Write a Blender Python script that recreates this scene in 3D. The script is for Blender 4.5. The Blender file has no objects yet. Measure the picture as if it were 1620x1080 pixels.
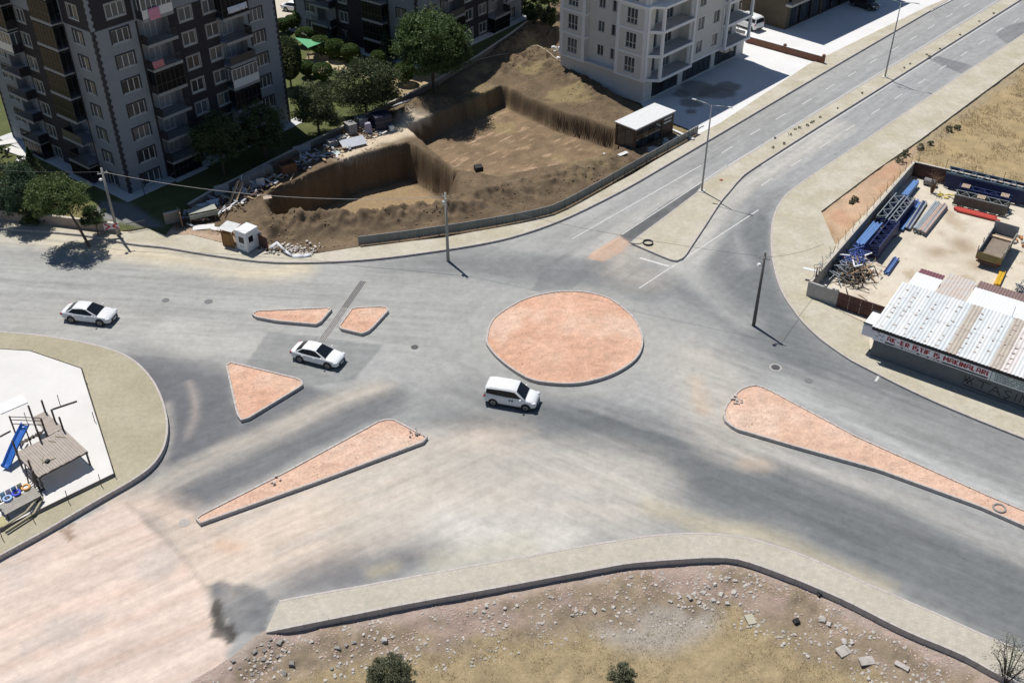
import bpy, bmesh, math, random
import numpy as np
from mathutils import Vector, Matrix
from mathutils.geometry import delaunay_2d_cdt
R = math.radians
SC = bpy.context.scene
COL = SC.collection
random.seed(7)
# ------------------------------------------------------------------ camera
CAM_H, FPX, PITCH = 56.0, 1685.0, R(36.35)
cd = bpy.data.cameras.new('camera'); co = bpy.data.objects.new('camera', cd); COL.objects.link(co)
co.location = (0, 0, CAM_H); co.rotation_euler = (R(90) - PITCH, 0, 0)
cd.sensor_width = 36; cd.lens = FPX / 1620 * 36; cd.clip_start = 0.5; cd.clip_end = 3000
SC.camera = co
# ------------------------------------------------------------------ sky + sun
SUN_EL, SUN_AZ = R(65.0), R(-35.0)          # azimuth from +Y towards +X
w = bpy.data.worlds.new('World'); SC.world = w; w.use_nodes = True
nt = w.node_tree; bgn = nt.nodes['Background']
sky = nt.nodes.new('ShaderNodeTexSky'); sky.sky_type = 'NISHITA'; sky.sun_disc = False
sky.air_density = 1.0; sky.dust_density = 0.2; sky.ozone_density = 3.0; sky.sun_elevation = SUN_EL; sky.sun_rotation = SUN_AZ
nt.links.new(sky.outputs[0], bgn.inputs[0]); bgn.inputs[1].default_value = 0.065
sl = bpy.data.lights.new('sun', 'SUN'); sl.energy = 4.6; sl.angle = R(0.53); sl.color = (1, 0.955, 0.9)
so = bpy.data.objects.new('sun', sl); COL.objects.link(so)
sd = Vector((math.sin(SUN_AZ) * math.cos(SUN_EL), math.cos(SUN_AZ) * math.cos(SUN_EL), math.sin(SUN_EL)))
so.rotation_euler = (-sd).to_track_quat('-Z', 'Y').to_euler(); so.location = sd * 150
SC.view_settings.view_transform = 'Standard'; SC.view_settings.look = 'None'
SC.view_settings.exposure = 0.15; SC.view_settings.gamma = 1
# ------------------------------------------------------------------ pixel -> ground
_c, _s = math.cos(PITCH), math.sin(PITCH)
def g(px, py, z=0.0):
    u = (px - 810) / FPX; v = (py - 540) / FPX
    d = (u, _c - v * _s, -_s - v * _c); t = (z - CAM_H) / d[2]
    return Vector((d[0] * t, d[1] * t, z))
def gl(pts, z=0.0): return [g(x, y, z) for x, y in pts]
def az_of(a, b): return math.atan2(b[1] - a[1], b[0] - a[0])
# ------------------------------------------------------------------ materials
MATS = {}
def mat(name, col, rough=0.8, var=0.15, scale=3.0, bump=0.0, bscale=30.0, metal=0.0, col2=None, spec=0.4, detail=6, stretch=None):
    """procedural: two-octave world-space noise mixes col with col2 (or a darker/lighter col), optional fine bump"""
    if name in MATS: return MATS[name]
    m = bpy.data.materials.new(name); m.use_nodes = True; n = m.node_tree.nodes; L = m.node_tree.links
    b = n['Principled BSDF']; b.inputs['Roughness'].default_value = rough; b.inputs['Metallic'].default_value = metal
    b.inputs['Specular IOR Level'].default_value = spec
    geo = n.new('ShaderNodeNewGeometry'); src = geo.outputs['Position']
    if stretch:
        mp = n.new('ShaderNodeMapping'); mp.inputs['Scale'].default_value = stretch; L.new(src, mp.inputs[0]); src = mp.outputs[0]
    nz = n.new('ShaderNodeTexNoise'); nz.inputs['Scale'].default_value = scale; nz.inputs['Detail'].default_value = detail
    nz.inputs['Roughness'].default_value = 0.65; L.new(src, nz.inputs['Vector'])
    rp = n.new('ShaderNodeValToRGB'); L.new(nz.outputs['Fac'], rp.inputs[0])
    c2 = col2 if col2 else tuple(min(1, c * (1 + var)) for c in col)
    c1 = col if col2 else tuple(c * (1 - var) for c in col)
    rp.color_ramp.elements[0].position = 0.32; rp.color_ramp.elements[0].color = (*c1, 1)
    rp.color_ramp.elements[1].position = 0.68; rp.color_ramp.elements[1].color = (*c2, 1)
    L.new(rp.outputs[0], b.inputs['Base Color'])
    if bump:
        bz = n.new('ShaderNodeTexNoise'); bz.inputs['Scale'].default_value = bscale; bz.inputs['Detail'].default_value = 5
        L.new(src, bz.inputs['Vector'])
        bp = n.new('ShaderNodeBump'); bp.inputs['Strength'].default_value = bump; bp.inputs['Distance'].default_value = 0.05
        L.new(bz.outputs['Fac'], bp.inputs['Height']); L.new(bp.outputs[0], b.inputs['Normal'])
    MATS[name] = m; return m
def vmat(name, rough=0.9, fine=0.18, fscale=6.0, bump=0.3, bscale=25.0, attr='albedo', spec=0.25, flows=None):
    """albedo from a vertex attribute (dirt, dust and patches with their own shape) times fine grain"""
    m = bpy.data.materials.new(name); m.use_nodes = True; n = m.node_tree.nodes; L = m.node_tree.links
    b = n['Principled BSDF']; b.inputs['Roughness'].default_value = rough; b.inputs['Specular IOR Level'].default_value = spec
    a = n.new('ShaderNodeAttribute'); a.attribute_name = attr
    geo = n.new('ShaderNodeNewGeometry')
    nz = n.new('ShaderNodeTexNoise'); nz.inputs['Scale'].default_value = fscale; nz.inputs['Detail'].default_value = 8; nz.inputs['Roughness'].default_value = 0.75
    L.new(geo.outputs['Position'], nz.inputs['Vector'])
    mr = n.new('ShaderNodeMapRange'); mr.inputs[1].default_value = 0.3; mr.inputs[2].default_value = 0.7
    mr.inputs[3].default_value = 1 - fine; mr.inputs[4].default_value = 1 + fine; L.new(nz.outputs['Fac'], mr.inputs[0])
    fac = mr.outputs[0]
    if flows:                                   # fine dust streaks along the traffic, weighted per approach
        fa = n.new('ShaderNodeAttribute'); fa.attribute_name = 'flow'; sp = n.new('ShaderNodeSeparateColor'); L.new(fa.outputs['Color'], sp.inputs[0]); ws = [sp.outputs[0], sp.outputs[1], sp.outputs[2], fa.outputs['Alpha']]
        for w_, ang in zip(ws, flows):
            mp = n.new('ShaderNodeMapping'); mp.vector_type = 'TEXTURE'; mp.inputs['Rotation'].default_value = (0, 0, ang); mp.inputs['Scale'].default_value = (10, 1, 1); L.new(geo.outputs['Position'], mp.inputs[0])
            z = n.new('ShaderNodeTexNoise'); z.inputs['Scale'].default_value = 1.3; z.inputs['Detail'].default_value = 9; z.inputs['Roughness'].default_value = .72; L.new(mp.outputs[0], z.inputs['Vector'])
            r = n.new('ShaderNodeMapRange'); r.inputs[1].default_value = .33; r.inputs[2].default_value = .67; r.inputs[3].default_value = -.15; r.inputs[4].default_value = .15; L.new(z.outputs['Fac'], r.inputs[0])
            m1 = n.new('ShaderNodeMath'); m1.operation = 'MULTIPLY_ADD'; L.new(r.outputs[0], m1.inputs[0]); L.new(w_, m1.inputs[1]); L.new(fac, m1.inputs[2]); fac = m1.outputs[0]
    mx = n.new('ShaderNodeVectorMath'); mx.operation = 'SCALE'
    L.new(a.outputs['Color'], mx.inputs[0]); L.new(fac, mx.inputs['Scale']); L.new(mx.outputs[0], b.inputs['Base Color'])
    bz = n.new('ShaderNodeTexNoise'); bz.inputs['Scale'].default_value = bscale; bz.inputs['Detail'].default_value = 6
    L.new(geo.outputs['Position'], bz.inputs['Vector'])
    bp = n.new('ShaderNodeBump'); bp.inputs['Strength'].default_value = bump; bp.inputs['Distance'].default_value = 0.04
    L.new(bz.outputs['Fac'], bp.inputs['Height']); L.new(bp.outputs[0], b.inputs['Normal'])
    MATS[name] = m; return m
def paver_mat(name, col, col2, ang, joint=0.82, bw=0.2, bh=0.1, nscale=0.25):
    m = bpy.data.materials.new(name); m.use_nodes = True; n = m.node_tree.nodes; L = m.node_tree.links
    b = n['Principled BSDF']; b.inputs['Roughness'].default_value = 0.9; b.inputs['Specular IOR Level'].default_value = 0.25
    geo = n.new('ShaderNodeNewGeometry'); mp = n.new('ShaderNodeMapping'); mp.inputs['Rotation'].default_value = (0, 0, ang)
    L.new(geo.outputs['Position'], mp.inputs[0])
    br = n.new('ShaderNodeTexBrick'); br.inputs['Scale'].default_value = 1; br.inputs['Brick Width'].default_value = bw; br.inputs['Row Height'].default_value = bh
    br.inputs['Mortar Size'].default_value = 0.012; br.inputs['Color1'].default_value = (1, 1, 1, 1); br.inputs['Color2'].default_value = (0.9, 0.9, 0.9, 1)
    br.inputs['Mortar'].default_value = (joint, joint, joint, 1); L.new(mp.outputs[0], br.inputs['Vector'])
    def noise(sc, lo, hi, ca, cb, det=7):
        z = n.new('ShaderNodeTexNoise'); z.inputs['Scale'].default_value = sc; z.inputs['Detail'].default_value = det; z.inputs['Roughness'].default_value = 0.68
        L.new(geo.outputs['Position'], z.inputs['Vector']); r = n.new('ShaderNodeValToRGB'); L.new(z.outputs['Fac'], r.inputs[0])
        r.color_ramp.elements[0].position = lo; r.color_ramp.elements[0].color = (*ca, 1)
        r.color_ramp.elements[1].position = hi; r.color_ramp.elements[1].color = (*cb, 1); return r.outputs[0]
    c = noise(nscale, 0.38, 0.62, col, col2)
    f = noise(2.2, 0.3, 0.75, (0.86, 0.86, 0.86), (1.1, 1.09, 1.05))
    def mul(a, bb):
        x = n.new('ShaderNodeMix'); x.data_type = 'RGBA'; x.blend_type = 'MULTIPLY'; x.inputs[0].default_value = 1
        L.new(a, x.inputs[6]); L.new(bb, x.inputs[7]); return x.outputs[2]
    L.new(mul(mul(c, f), br.outputs['Color']), b.inputs['Base Color'])
    bp = n.new('ShaderNodeBump'); bp.inputs['Strength'].default_value = 0.25; bp.inputs['Distance'].default_value = 0.02
    L.new(br.outputs['Fac'], bp.inputs['Height']); bp.invert = True; L.new(bp.outputs[0], b.inputs['Normal'])
    MATS[name] = m; return m
def glass(name, col=(0.02, 0.025, 0.03), rough=0.06):
    if name in MATS: return MATS[name]
    m = bpy.data.materials.new(name); m.use_nodes = True; n = m.node_tree.nodes; L = m.node_tree.links
    b = n['Principled BSDF']; b.inputs['Roughness'].default_value = rough; b.inputs['Specular IOR Level'].default_value = 0.6
    oi = n.new('ShaderNodeObjectInfo'); r = n.new('ShaderNodeValToRGB'); L.new(oi.outputs['Random'], r.inputs[0])
    r.color_ramp.elements[0].color = (*col, 1); r.color_ramp.elements[1].color = (*[min(1, c * 3.2 + 0.02) for c in col], 1)
    L.new(r.outputs[0], b.inputs['Base Color']); MATS[name] = m; return m
# ------------------------------------------------------------------ mesh builder
class MB:
    def __init__(s): s.v = []; s.f = []
    def quad(s, *p):
        i = len(s.v); s.v += [tuple(q) for q in p]; s.f.append(tuple(range(i, i + len(p)))); return s
    def box(s, c, d, rz=0, M=None, taper=1.0):
        x, y, z = d[0] / 2, d[1] / 2, d[2] / 2; i = len(s.v); ca, sa = math.cos(rz), math.sin(rz)
        for k, (a, b, e) in enumerate(((-x, -y, -z), (x, -y, -z), (x, y, -z), (-x, y, -z), (-x, -y, z), (x, -y, z), (x, y, z), (-x, y, z))):
            if k > 3: a *= taper; b *= taper
            p = Vector((a * ca - b * sa + c[0], a * sa + b * ca + c[1], e + c[2]))
            if M: p = M @ p
            s.v.append(tuple(p))
        s.f += [(i, i + 3, i + 2, i + 1), (i + 4, i + 5, i + 6, i + 7), (i, i + 1, i + 5, i + 4), (i + 1, i + 2, i + 6, i + 5), (i + 2, i + 3, i + 7, i + 6), (i + 3, i, i + 4, i + 7)]
        return s
    def bb(s, x0, x1, y0, y1, z0, z1): return s.box(((x0 + x1) / 2, (y0 + y1) / 2, (z0 + z1) / 2), (abs(x1 - x0), abs(y1 - y0), abs(z1 - z0)))
    def bar(s, a, b, wd, h=None, up=(0, 0, 1)):
        a, b = Vector(a), Vector(b); h = h or wd; d = (b - a)
        if d.length < 1e-6: return s
        d.normalize(); u = Vector(up)
        if abs(d.dot(u)) > 0.98: u = Vector((1, 0, 0))
        r = d.cross(u).normalized(); u = r.cross(d); i = len(s.v)
        for p in (a, b):
            for sx, sz in ((-1, -1), (1, -1), (1, 1), (-1, 1)): s.v.append(tuple(p + r * sx * wd / 2 + u * sz * h / 2))
        s.f += [(i, i + 1, i + 2, i + 3), (i + 7, i + 6, i + 5, i + 4)] + [(i + k, i + 4 + k, i + 4 + (k + 1) % 4, i + (k + 1) % 4) for k in range(4)]
        return s
    def tube(s, pts, rad, n=8, cap=True):
        pts = [Vector(p) for p in pts]; rs = rad if isinstance(rad, (list, tuple)) else [rad] * len(pts); i0 = len(s.v)
        for k, p in enumerate(pts):
            d = (pts[min(k + 1, len(pts) - 1)] - pts[max(k - 1, 0)]).normalized()
            u = Vector((0, 0, 1)) if abs(d.z) < 0.95 else Vector((1, 0, 0)); r = d.cross(u).normalized(); u = r.cross(d)
            for j in range(n):
                a = 2 * math.pi * j / n; s.v.append(tuple(p + (r * math.cos(a) + u * math.sin(a)) * rs[k]))
        for k in range(len(pts) - 1):
            for j in range(n):
                a = i0 + k * n + j; b = i0 + k * n + (j + 1) % n; s.f.append((a, b, b + n, a + n))
        if cap: s.f.append(tuple(i0 + j for j in range(n))[::-1]); s.f.append(tuple(i0 + (len(pts) - 1) * n + j for j in range(n)))
        return s
    def prism(s, poly, z0, z1, bottom=False):
        n = len(poly); i = len(s.v); A = sum(poly[k][0] * poly[(k + 1) % n][1] - poly[(k + 1) % n][0] * poly[k][1] for k in range(n))
        if A < 0: poly = poly[::-1]
        s.v += [(p[0], p[1], z0) for p in poly] + [(p[0], p[1], z1) for p in poly]
        s.f += [(i + k, i + (k + 1) % n, i + n + (k + 1) % n, i + n + k) for k in range(n)]
        s.f.append(tuple(range(i + n, i + 2 * n)))
        if bottom: s.f.append(tuple(range(i, i + n))[::-1])
        return s
    def disc(s, c, r, n=20, z=None):
        z = c[2] if z is None else z
        return s.quad(*[(c[0] + r * math.cos(2 * math.pi * k / n), c[1] + r * math.sin(2 * math.pi * k / n), z) for k in range(n)])
    def mesh(s, name):
        me = bpy.data.meshes.new(name); me.from_pydata(s.v, [], s.f); me.validate(); me.update(); return me
    def build(s, name, m, parent=None, smooth=False, bevel=0, **kw):
        me = s.mesh(name); o = link(name, me, m, parent)
        if smooth:
            for p in me.polygons: p.use_smooth = True
        if bevel:
            b = o.modifiers.new('bevel', 'BEVEL'); b.width = bevel; b.segments = 2; b.limit_method = 'ANGLE'
        if kw: tag(o, **kw)
        return o
def link(name, me, m=None, parent=None):
    o = bpy.data.objects.new(name, me); COL.objects.link(o)
    if m: me.materials.clear(); me.materials.append(m)
    if parent: o.parent = parent
    return o
def tag(o, label=None, cat=None, group=None, kind=None):
    if label: o['label'] = label
    if cat: o['category'] = cat
    if group: o['group'] = group
    if kind: o['kind'] = kind
    return o
def thing(name, label, cat, loc=(0, 0, 0), rz=0.0, group=None):
    o = bpy.data.objects.new(name, None); COL.objects.link(o); o.empty_display_size = 0.2
    o.location = loc; o.rotation_euler = (0, 0, rz); return tag(o, label, cat, group)
def copy_tree(o, parent=None, top=True):
    c = o.copy(); COL.objects.link(c); c.parent = parent
    for ch in KIDS.get(o.name, [x for x in bpy.data.objects if x.parent == o]): copy_tree(ch, c)
    return c
KIDS = {}
ORD = ['leftmost', 'second from the left', 'third from the left', 'fourth from the left', 'fifth from the left', 'sixth from the left', 'seventh from the left', 'eighth from the left', 'ninth from the left', 'tenth from the left', 'eleventh from the left', 'twelfth from the left', 'thirteenth from the left', 'fourteenth from the left', 'fifteenth from the left']
def rank_labels(spots, what):
    n = len(spots); order = sorted(range(n), key=lambda i: spots[i][0]); out = [''] * n
    for r, i in enumerate(order): out[i] = what + ', ' + (ORD[r] if r < (n + 1) // 2 else ORD[n - 1 - r].replace('left', 'right'))
    return out
def arc_uv(P, x, y):
    """arc length along and signed distance from a polyline"""
    best = np.full(x.shape, 1e9); U = np.zeros(x.shape); V = np.zeros(x.shape); acc = 0
    for i in range(len(P) - 1):
        a, b = P[i], P[i + 1]; dx, dy = b[0] - a[0], b[1] - a[1]; l = math.hypot(dx, dy) + 1e-9; t = ((x - a[0]) * dx + (y - a[1]) * dy) / (l * l); tc = np.clip(t, 0, 1)
        d = np.hypot(x - a[0] - tc * dx, y - a[1] - tc * dy); v = (dx * (y - a[1]) - dy * (x - a[0])) / l; k = d < best; best = np.where(k, d, best); U = np.where(k, acc + (t if i in (0, len(P) - 2) else tc) * l, U); V = np.where(k, v, V); acc += l
    return best, U, V
def poly_fill(poly, holes=(), z=0.0):
    """triangulated sheet of a polygon (world xy) with holes"""
    vs = []; es = []
    for ring in [poly] + list(holes):
        i = len(vs); n = len(ring); vs += [Vector((p[0], p[1])) for p in ring]; es += [(i + k, i + (k + 1) % n) for k in range(n)]
    V, E, F, *_ = delaunay_2d_cdt(vs, es, [], 1 if not holes else 2, 1e-5)
    mb = MB(); mb.v = [(p.x, p.y, z) for p in V]
    hs = [np.array([(p[0], p[1]) for p in h]) for h in holes]
    for f in F:
        if hs:
            cx = sum(V[k].x for k in f) / len(f); cy = sum(V[k].y for k in f) / len(f)
            if any(inside(h, np.array([cx]), np.array([cy]))[0] for h in hs): continue
        mb.f.append(tuple(f))
    for k, f in enumerate(mb.f):
        a, b, c = [Vector(mb.v[j]) for j in f[:3]]
        if (b - a).cross(c - a).z < 0: mb.f[k] = f[::-1]
    return mb
def inside(P, x, y):
    P = np.asarray([(p[0], p[1]) for p in P]); r = np.zeros(x.shape, bool); j = len(P) - 1
    for i in range(len(P)):
        xi, yi = P[i]; xj, yj = P[j]
        c = ((yi > y) != (yj > y)) & (x < (xj - xi) * (y - yi) / (yj - yi + 1e-12) + xi); r ^= c; j = i
    return r
def pdist(P, x, y, closed=True):
    """distance to a polyline, and parameter along it"""
    P = [(p[0], p[1]) for p in P]; best = np.full(x.shape, 1e9); n = len(P); tpar = np.zeros(x.shape)
    for i in range(n if closed else n - 1):
        a = P[i]; b = P[(i + 1) % n]; dx, dy = b[0] - a[0], b[1] - a[1]; l2 = dx * dx + dy * dy + 1e-12
        t = np.clip(((x - a[0]) * dx + (y - a[1]) * dy) / l2, 0, 1); d = np.hypot(x - a[0] - t * dx, y - a[1] - t * dy)
        k = d < best; best = np.where(k, d, best); tpar = np.where(k, i + t, tpar)
    return best, tpar
def sdist(P, x, y):
    d, _ = pdist(P, x, y); return np.where(inside(P, x, y), -d, d)
_rng = np.random.default_rng(3); _lat = _rng.random((256, 256))
def vn(x, y, sc, seed=0):
    x = np.asarray(x) / sc + seed * 17.3; y = np.asarray(y) / sc + seed * 31.7
    xi = np.floor(x).astype(int); yi = np.floor(y).astype(int); fx = x - xi; fy = y - yi
    fx = fx * fx * (3 - 2 * fx); fy = fy * fy * (3 - 2 * fy); q = lambda a, b: _lat[a & 255, b & 255]
    return (q(xi, yi) * (1 - fx) + q(xi + 1, yi) * fx) * (1 - fy) + (q(xi, yi + 1) * (1 - fx) + q(xi + 1, yi + 1) * fx) * fy
def fbm(x, y, sc, seed=0, oc=4):
    r = 0; a = 0.5; t = 0
    for k in range(oc): r = r + a * vn(x, y, sc / 2 ** k, seed + k * 3); t += a; a *= 0.55
    return r / t
def sst(e0, e1, x): t = np.clip((x - e0) / (e1 - e0), 0, 1); return t * t * (3 - 2 * t)
def nearest_on(P, x, y):
    P = [(p[0], p[1]) for p in P]; best = np.full(x.shape, 1e9); bx_, by_ = x.copy(), y.copy()
    for i in range(len(P)):
        a = P[i]; b = P[(i + 1) % len(P)]; dx, dy = b[0] - a[0], b[1] - a[1]
        t = np.clip(((x - a[0]) * dx + (y - a[1]) * dy) / (dx * dx + dy * dy + 1e-12), 0, 1); qx, qy = a[0] + t * dx, a[1] + t * dy; d = np.hypot(x - qx, y - qy)
        k = d < best; best = np.where(k, d, best); bx_ = np.where(k, qx, bx_); by_ = np.where(k, qy, by_)
    return bx_, by_
def grid_mesh(name, xs, ys, keep, hfun, cfun, m, flip=False, smooth=True, snap=None, extra=None):
    X, Y = np.meshgrid(xs, ys)
    if snap is not None:
        st = xs[1] - xs[0]; sdv = sdist(snap, X, Y); k = (sdv > 0) & (sdv < st * 1.6); nx_, ny_ = nearest_on(snap, X[k], Y[k]); X[k] = nx_; Y[k] = ny_
        xc0, yc0 = np.meshgrid((xs[:-1] + xs[1:]) / 2, (ys[:-1] + ys[1:]) / 2); keep = lambda x, y, K0=(sdist(snap, xc0, yc0) < st * .35): K0
    Z = hfun(X, Y); C = cfun(X, Y, Z)
    nx, ny = len(xs), len(ys); xc = (X[:-1, :-1] + X[1:, 1:]) / 2; yc = (Y[:-1, :-1] + Y[1:, 1:]) / 2
    K = keep(xc, yc); idx = np.arange(nx * ny).reshape(ny, nx)
    q = np.stack([idx[:-1, :-1], idx[:-1, 1:], idx[1:, 1:], idx[1:, :-1]], -1)[K]
    used = np.unique(q); remap = np.full(nx * ny, -1); remap[used] = np.arange(len(used)); q = remap[q]
    co_ = np.stack([X, Y, Z], -1).reshape(-1, 3)[used]; cc = np.clip(C.reshape(-1, 3)[used], 0.004, 0.95)
    me = bpy.data.meshes.new(name); me.vertices.add(len(co_)); me.vertices.foreach_set('co', co_.ravel().astype(np.float32))
    me.loops.add(q.size); me.loops.foreach_set('vertex_index', q.ravel().astype(np.int32)); me.polygons.add(len(q))
    me.polygons.foreach_set('loop_start', np.arange(0, q.size, 4, dtype=np.int32)); me.update(calc_edges=True)
    at = me.attributes.new('albedo', 'FLOAT_COLOR', 'POINT'); at.data.foreach_set('color', np.concatenate([cc, np.ones((len(cc), 1))], 1).ravel().astype(np.float32))
    if extra: ew = extra(X, Y).reshape(-1, 4)[used]; at = me.attributes.new('flow', 'FLOAT_COLOR', 'POINT'); at.data.foreach_set('color', ew.ravel().astype(np.float32))
    me.polygons.foreach_set('use_smooth', np.full(len(q), smooth)); me.validate()
    return link(name, me, m)
def smooth_line(pts, closed=False, sub=4):
    """Catmull-Rom resample of 2-D/3-D points"""
    P = [Vector(p) for p in pts]; n = len(P); out = []
    for i in range(n if closed else n - 1):
        p0 = P[(i - 1) % n] if closed or i > 0 else P[0]; p1 = P[i]; p2 = P[(i + 1) % n]; p3 = P[(i + 2) % n] if closed or i + 2 < n else P[n - 1]
        for k in range(sub):
            t = k / sub; out.append(0.5 * ((2 * p1) + (p2 - p0) * t + (2 * p0 - 5 * p1 + 4 * p2 - p3) * t * t + (3 * p1 - p0 - 3 * p2 + p3) * t ** 3))
    if not closed: out.append(P[-1])
    return out
def offset_line(pts, d, closed=False):
    n = len(pts); out = []
    for i in range(n):
        a = pts[(i - 1) % n] if closed or i > 0 else pts[i]; b = pts[(i + 1) % n] if closed or i < n - 1 else pts[i]
        t = (Vector(b) - Vector(a)); t.z = 0; t.normalize(); out.append(Vector(pts[i]) + Vector((-t.y, t.x, 0)) * d)
    return out
def resample(pts, step, closed=False):
    P = [Vector(p) for p in pts] + ([Vector(pts[0])] if closed else []); out = [P[0]]; acc = 0
    L = sum((P[i + 1] - P[i]).length for i in range(len(P) - 1)); n = max(2, int(L / step)); st = L / n; tgt = st
    for i in range(len(P) - 1):
        l = (P[i + 1] - P[i]).length
        while tgt <= acc + l + 1e-6 and len(out) < n + (0 if closed else 1): out.append(P[i].lerp(P[i + 1], (tgt - acc) / max(l, 1e-9))); tgt += st
        acc += l
    return out
def kerb_mesh(line, wdt, z0, z1, closed=False, stone=0.8, side=1, joint=0.006, jit=0.003):
    """row of separate kerb stones with open joints along a line; wdt to the left (side=1) or right"""
    P = resample(line, stone, closed); Q = offset_line(P, wdt * side, closed); mb = MB(); n = len(P)
    for i in range(n if closed else n - 1):
        j = (i + 1) % n; a, b, c, d = P[i], P[j], Q[j], Q[i]; t = joint / max((b - a).length, 0.05); dz = random.uniform(-jit, jit)
        a2, b2 = a.lerp(b, t), b.lerp(a, t); d2, c2 = d.lerp(c, t), c.lerp(d, t); poly = [a2, b2, c2, d2]
        mb.prism(poly, z0, z1 + dz)
    return mb
# ================================================================== SETTING
KZ = 0.20                                      # pavement level above the road
SW1_OUT = [(1501, 0), (1320, 105), (1140, 211), (1058, 259), (985, 301), (900, 343), (830, 369), (760, 386), (640, 404), (560, 412), (480, 415), (410, 413), (320, 401), (260, 391), (204, 385), (127, 371), (0, 361), (-150, 351)]
SW1_OUT = [(1604, -60)] + SW1_OUT
SW2_OUT = [(-150, 515), (0, 524), (60, 529), (120, 538), (160, 547), (193, 558), (215, 571), (232, 587), (246, 606), (256, 627), (263, 650), (266, 672), (264, 694), (256, 716), (242, 735), (224, 750), (200, 765), (170, 782), (130, 805), (67, 842), (10, 873), (-120, 945)]
SW3_OUT = [(441, 949), (510, 936), (573, 925), (687, 904), (780, 887), (849, 876), (900, 866), (960, 856), (1011, 848), (1050, 844), (1091, 842), (1130, 843), (1167, 847), (1200, 854), (1233, 864), (1266, 875), (1300, 889), (1345, 909), (1389, 929), (1478, 967), (1567, 1007), (1620, 1029), (1760, 1092)]
SW3_IN = [(421, 1000), (480, 988), (545, 975), (630, 958), (711, 943), (800, 927), (900, 908), (950, 899), (989, 892), (1040, 887), (1100, 883), (1130, 882), (1158, 883), (1180, 888), (1202, 895), (1240, 909), (1278, 924), (1344, 953), (1433, 998), (1522, 1035), (1584, 1069), (1720, 1128)]
SW4_OUT = [(1791, -60), (1620, 53), (1500, 132), (1371, 219), (1317, 255), (1288, 274), (1265, 290), (1250, 301), (1239, 312), (1230, 325), (1224, 340), (1220, 358), (1219, 380), (1220, 401), (1224, 424), (1231, 449), (1241, 470), (1254, 489), (1265, 504), (1278, 518), (1294, 533), (1311, 546), (1345, 569), (1366, 580), (1433, 614), (1511, 649), (1620, 693), (1800, 762)]
SW4_IN = [(1840, -60), (1620, 99), (1540, 158), (1457, 220), (1387, 268), (1299, 334), (1322, 388), (1311, 417), (1287, 473), (1320, 488), (1372, 512), (1376, 552), (1440, 578), (1540, 610), (1620, 636), (1800, 690)]
SITE = [(262, 372), (300, 371), (360, 386), (430, 397), (500, 401), (570, 390), (700, 376), (800, 357), (885, 337), (1000, 276), (1105, 212), (1060, 192), (1019, 172), (895, 113), (889, 40), (893, -30), (862, 22), (810, 62), (760, 96), (690, 138), (650, 157), (600, 180), (560, 202), (480, 240), (440, 260), (380, 291), (330, 316), (285, 342)]
DIRT_EDGE = [(250, 1130), (307, 1080), (340, 1060), (367, 1043), (390, 1022), (407, 1008)]
ROAD = SW1_OUT + [(-150, 351)] + SW2_OUT + [(-120, 945), (-150, 1160)] + DIRT_EDGE + [(421, 1000), (441, 949)] + SW3_OUT + [(1800, 762)] + SW4_OUT[::-1]
W = lambda pts, z=0.0: gl(pts, z)
roadP = W(ROAD)
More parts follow.
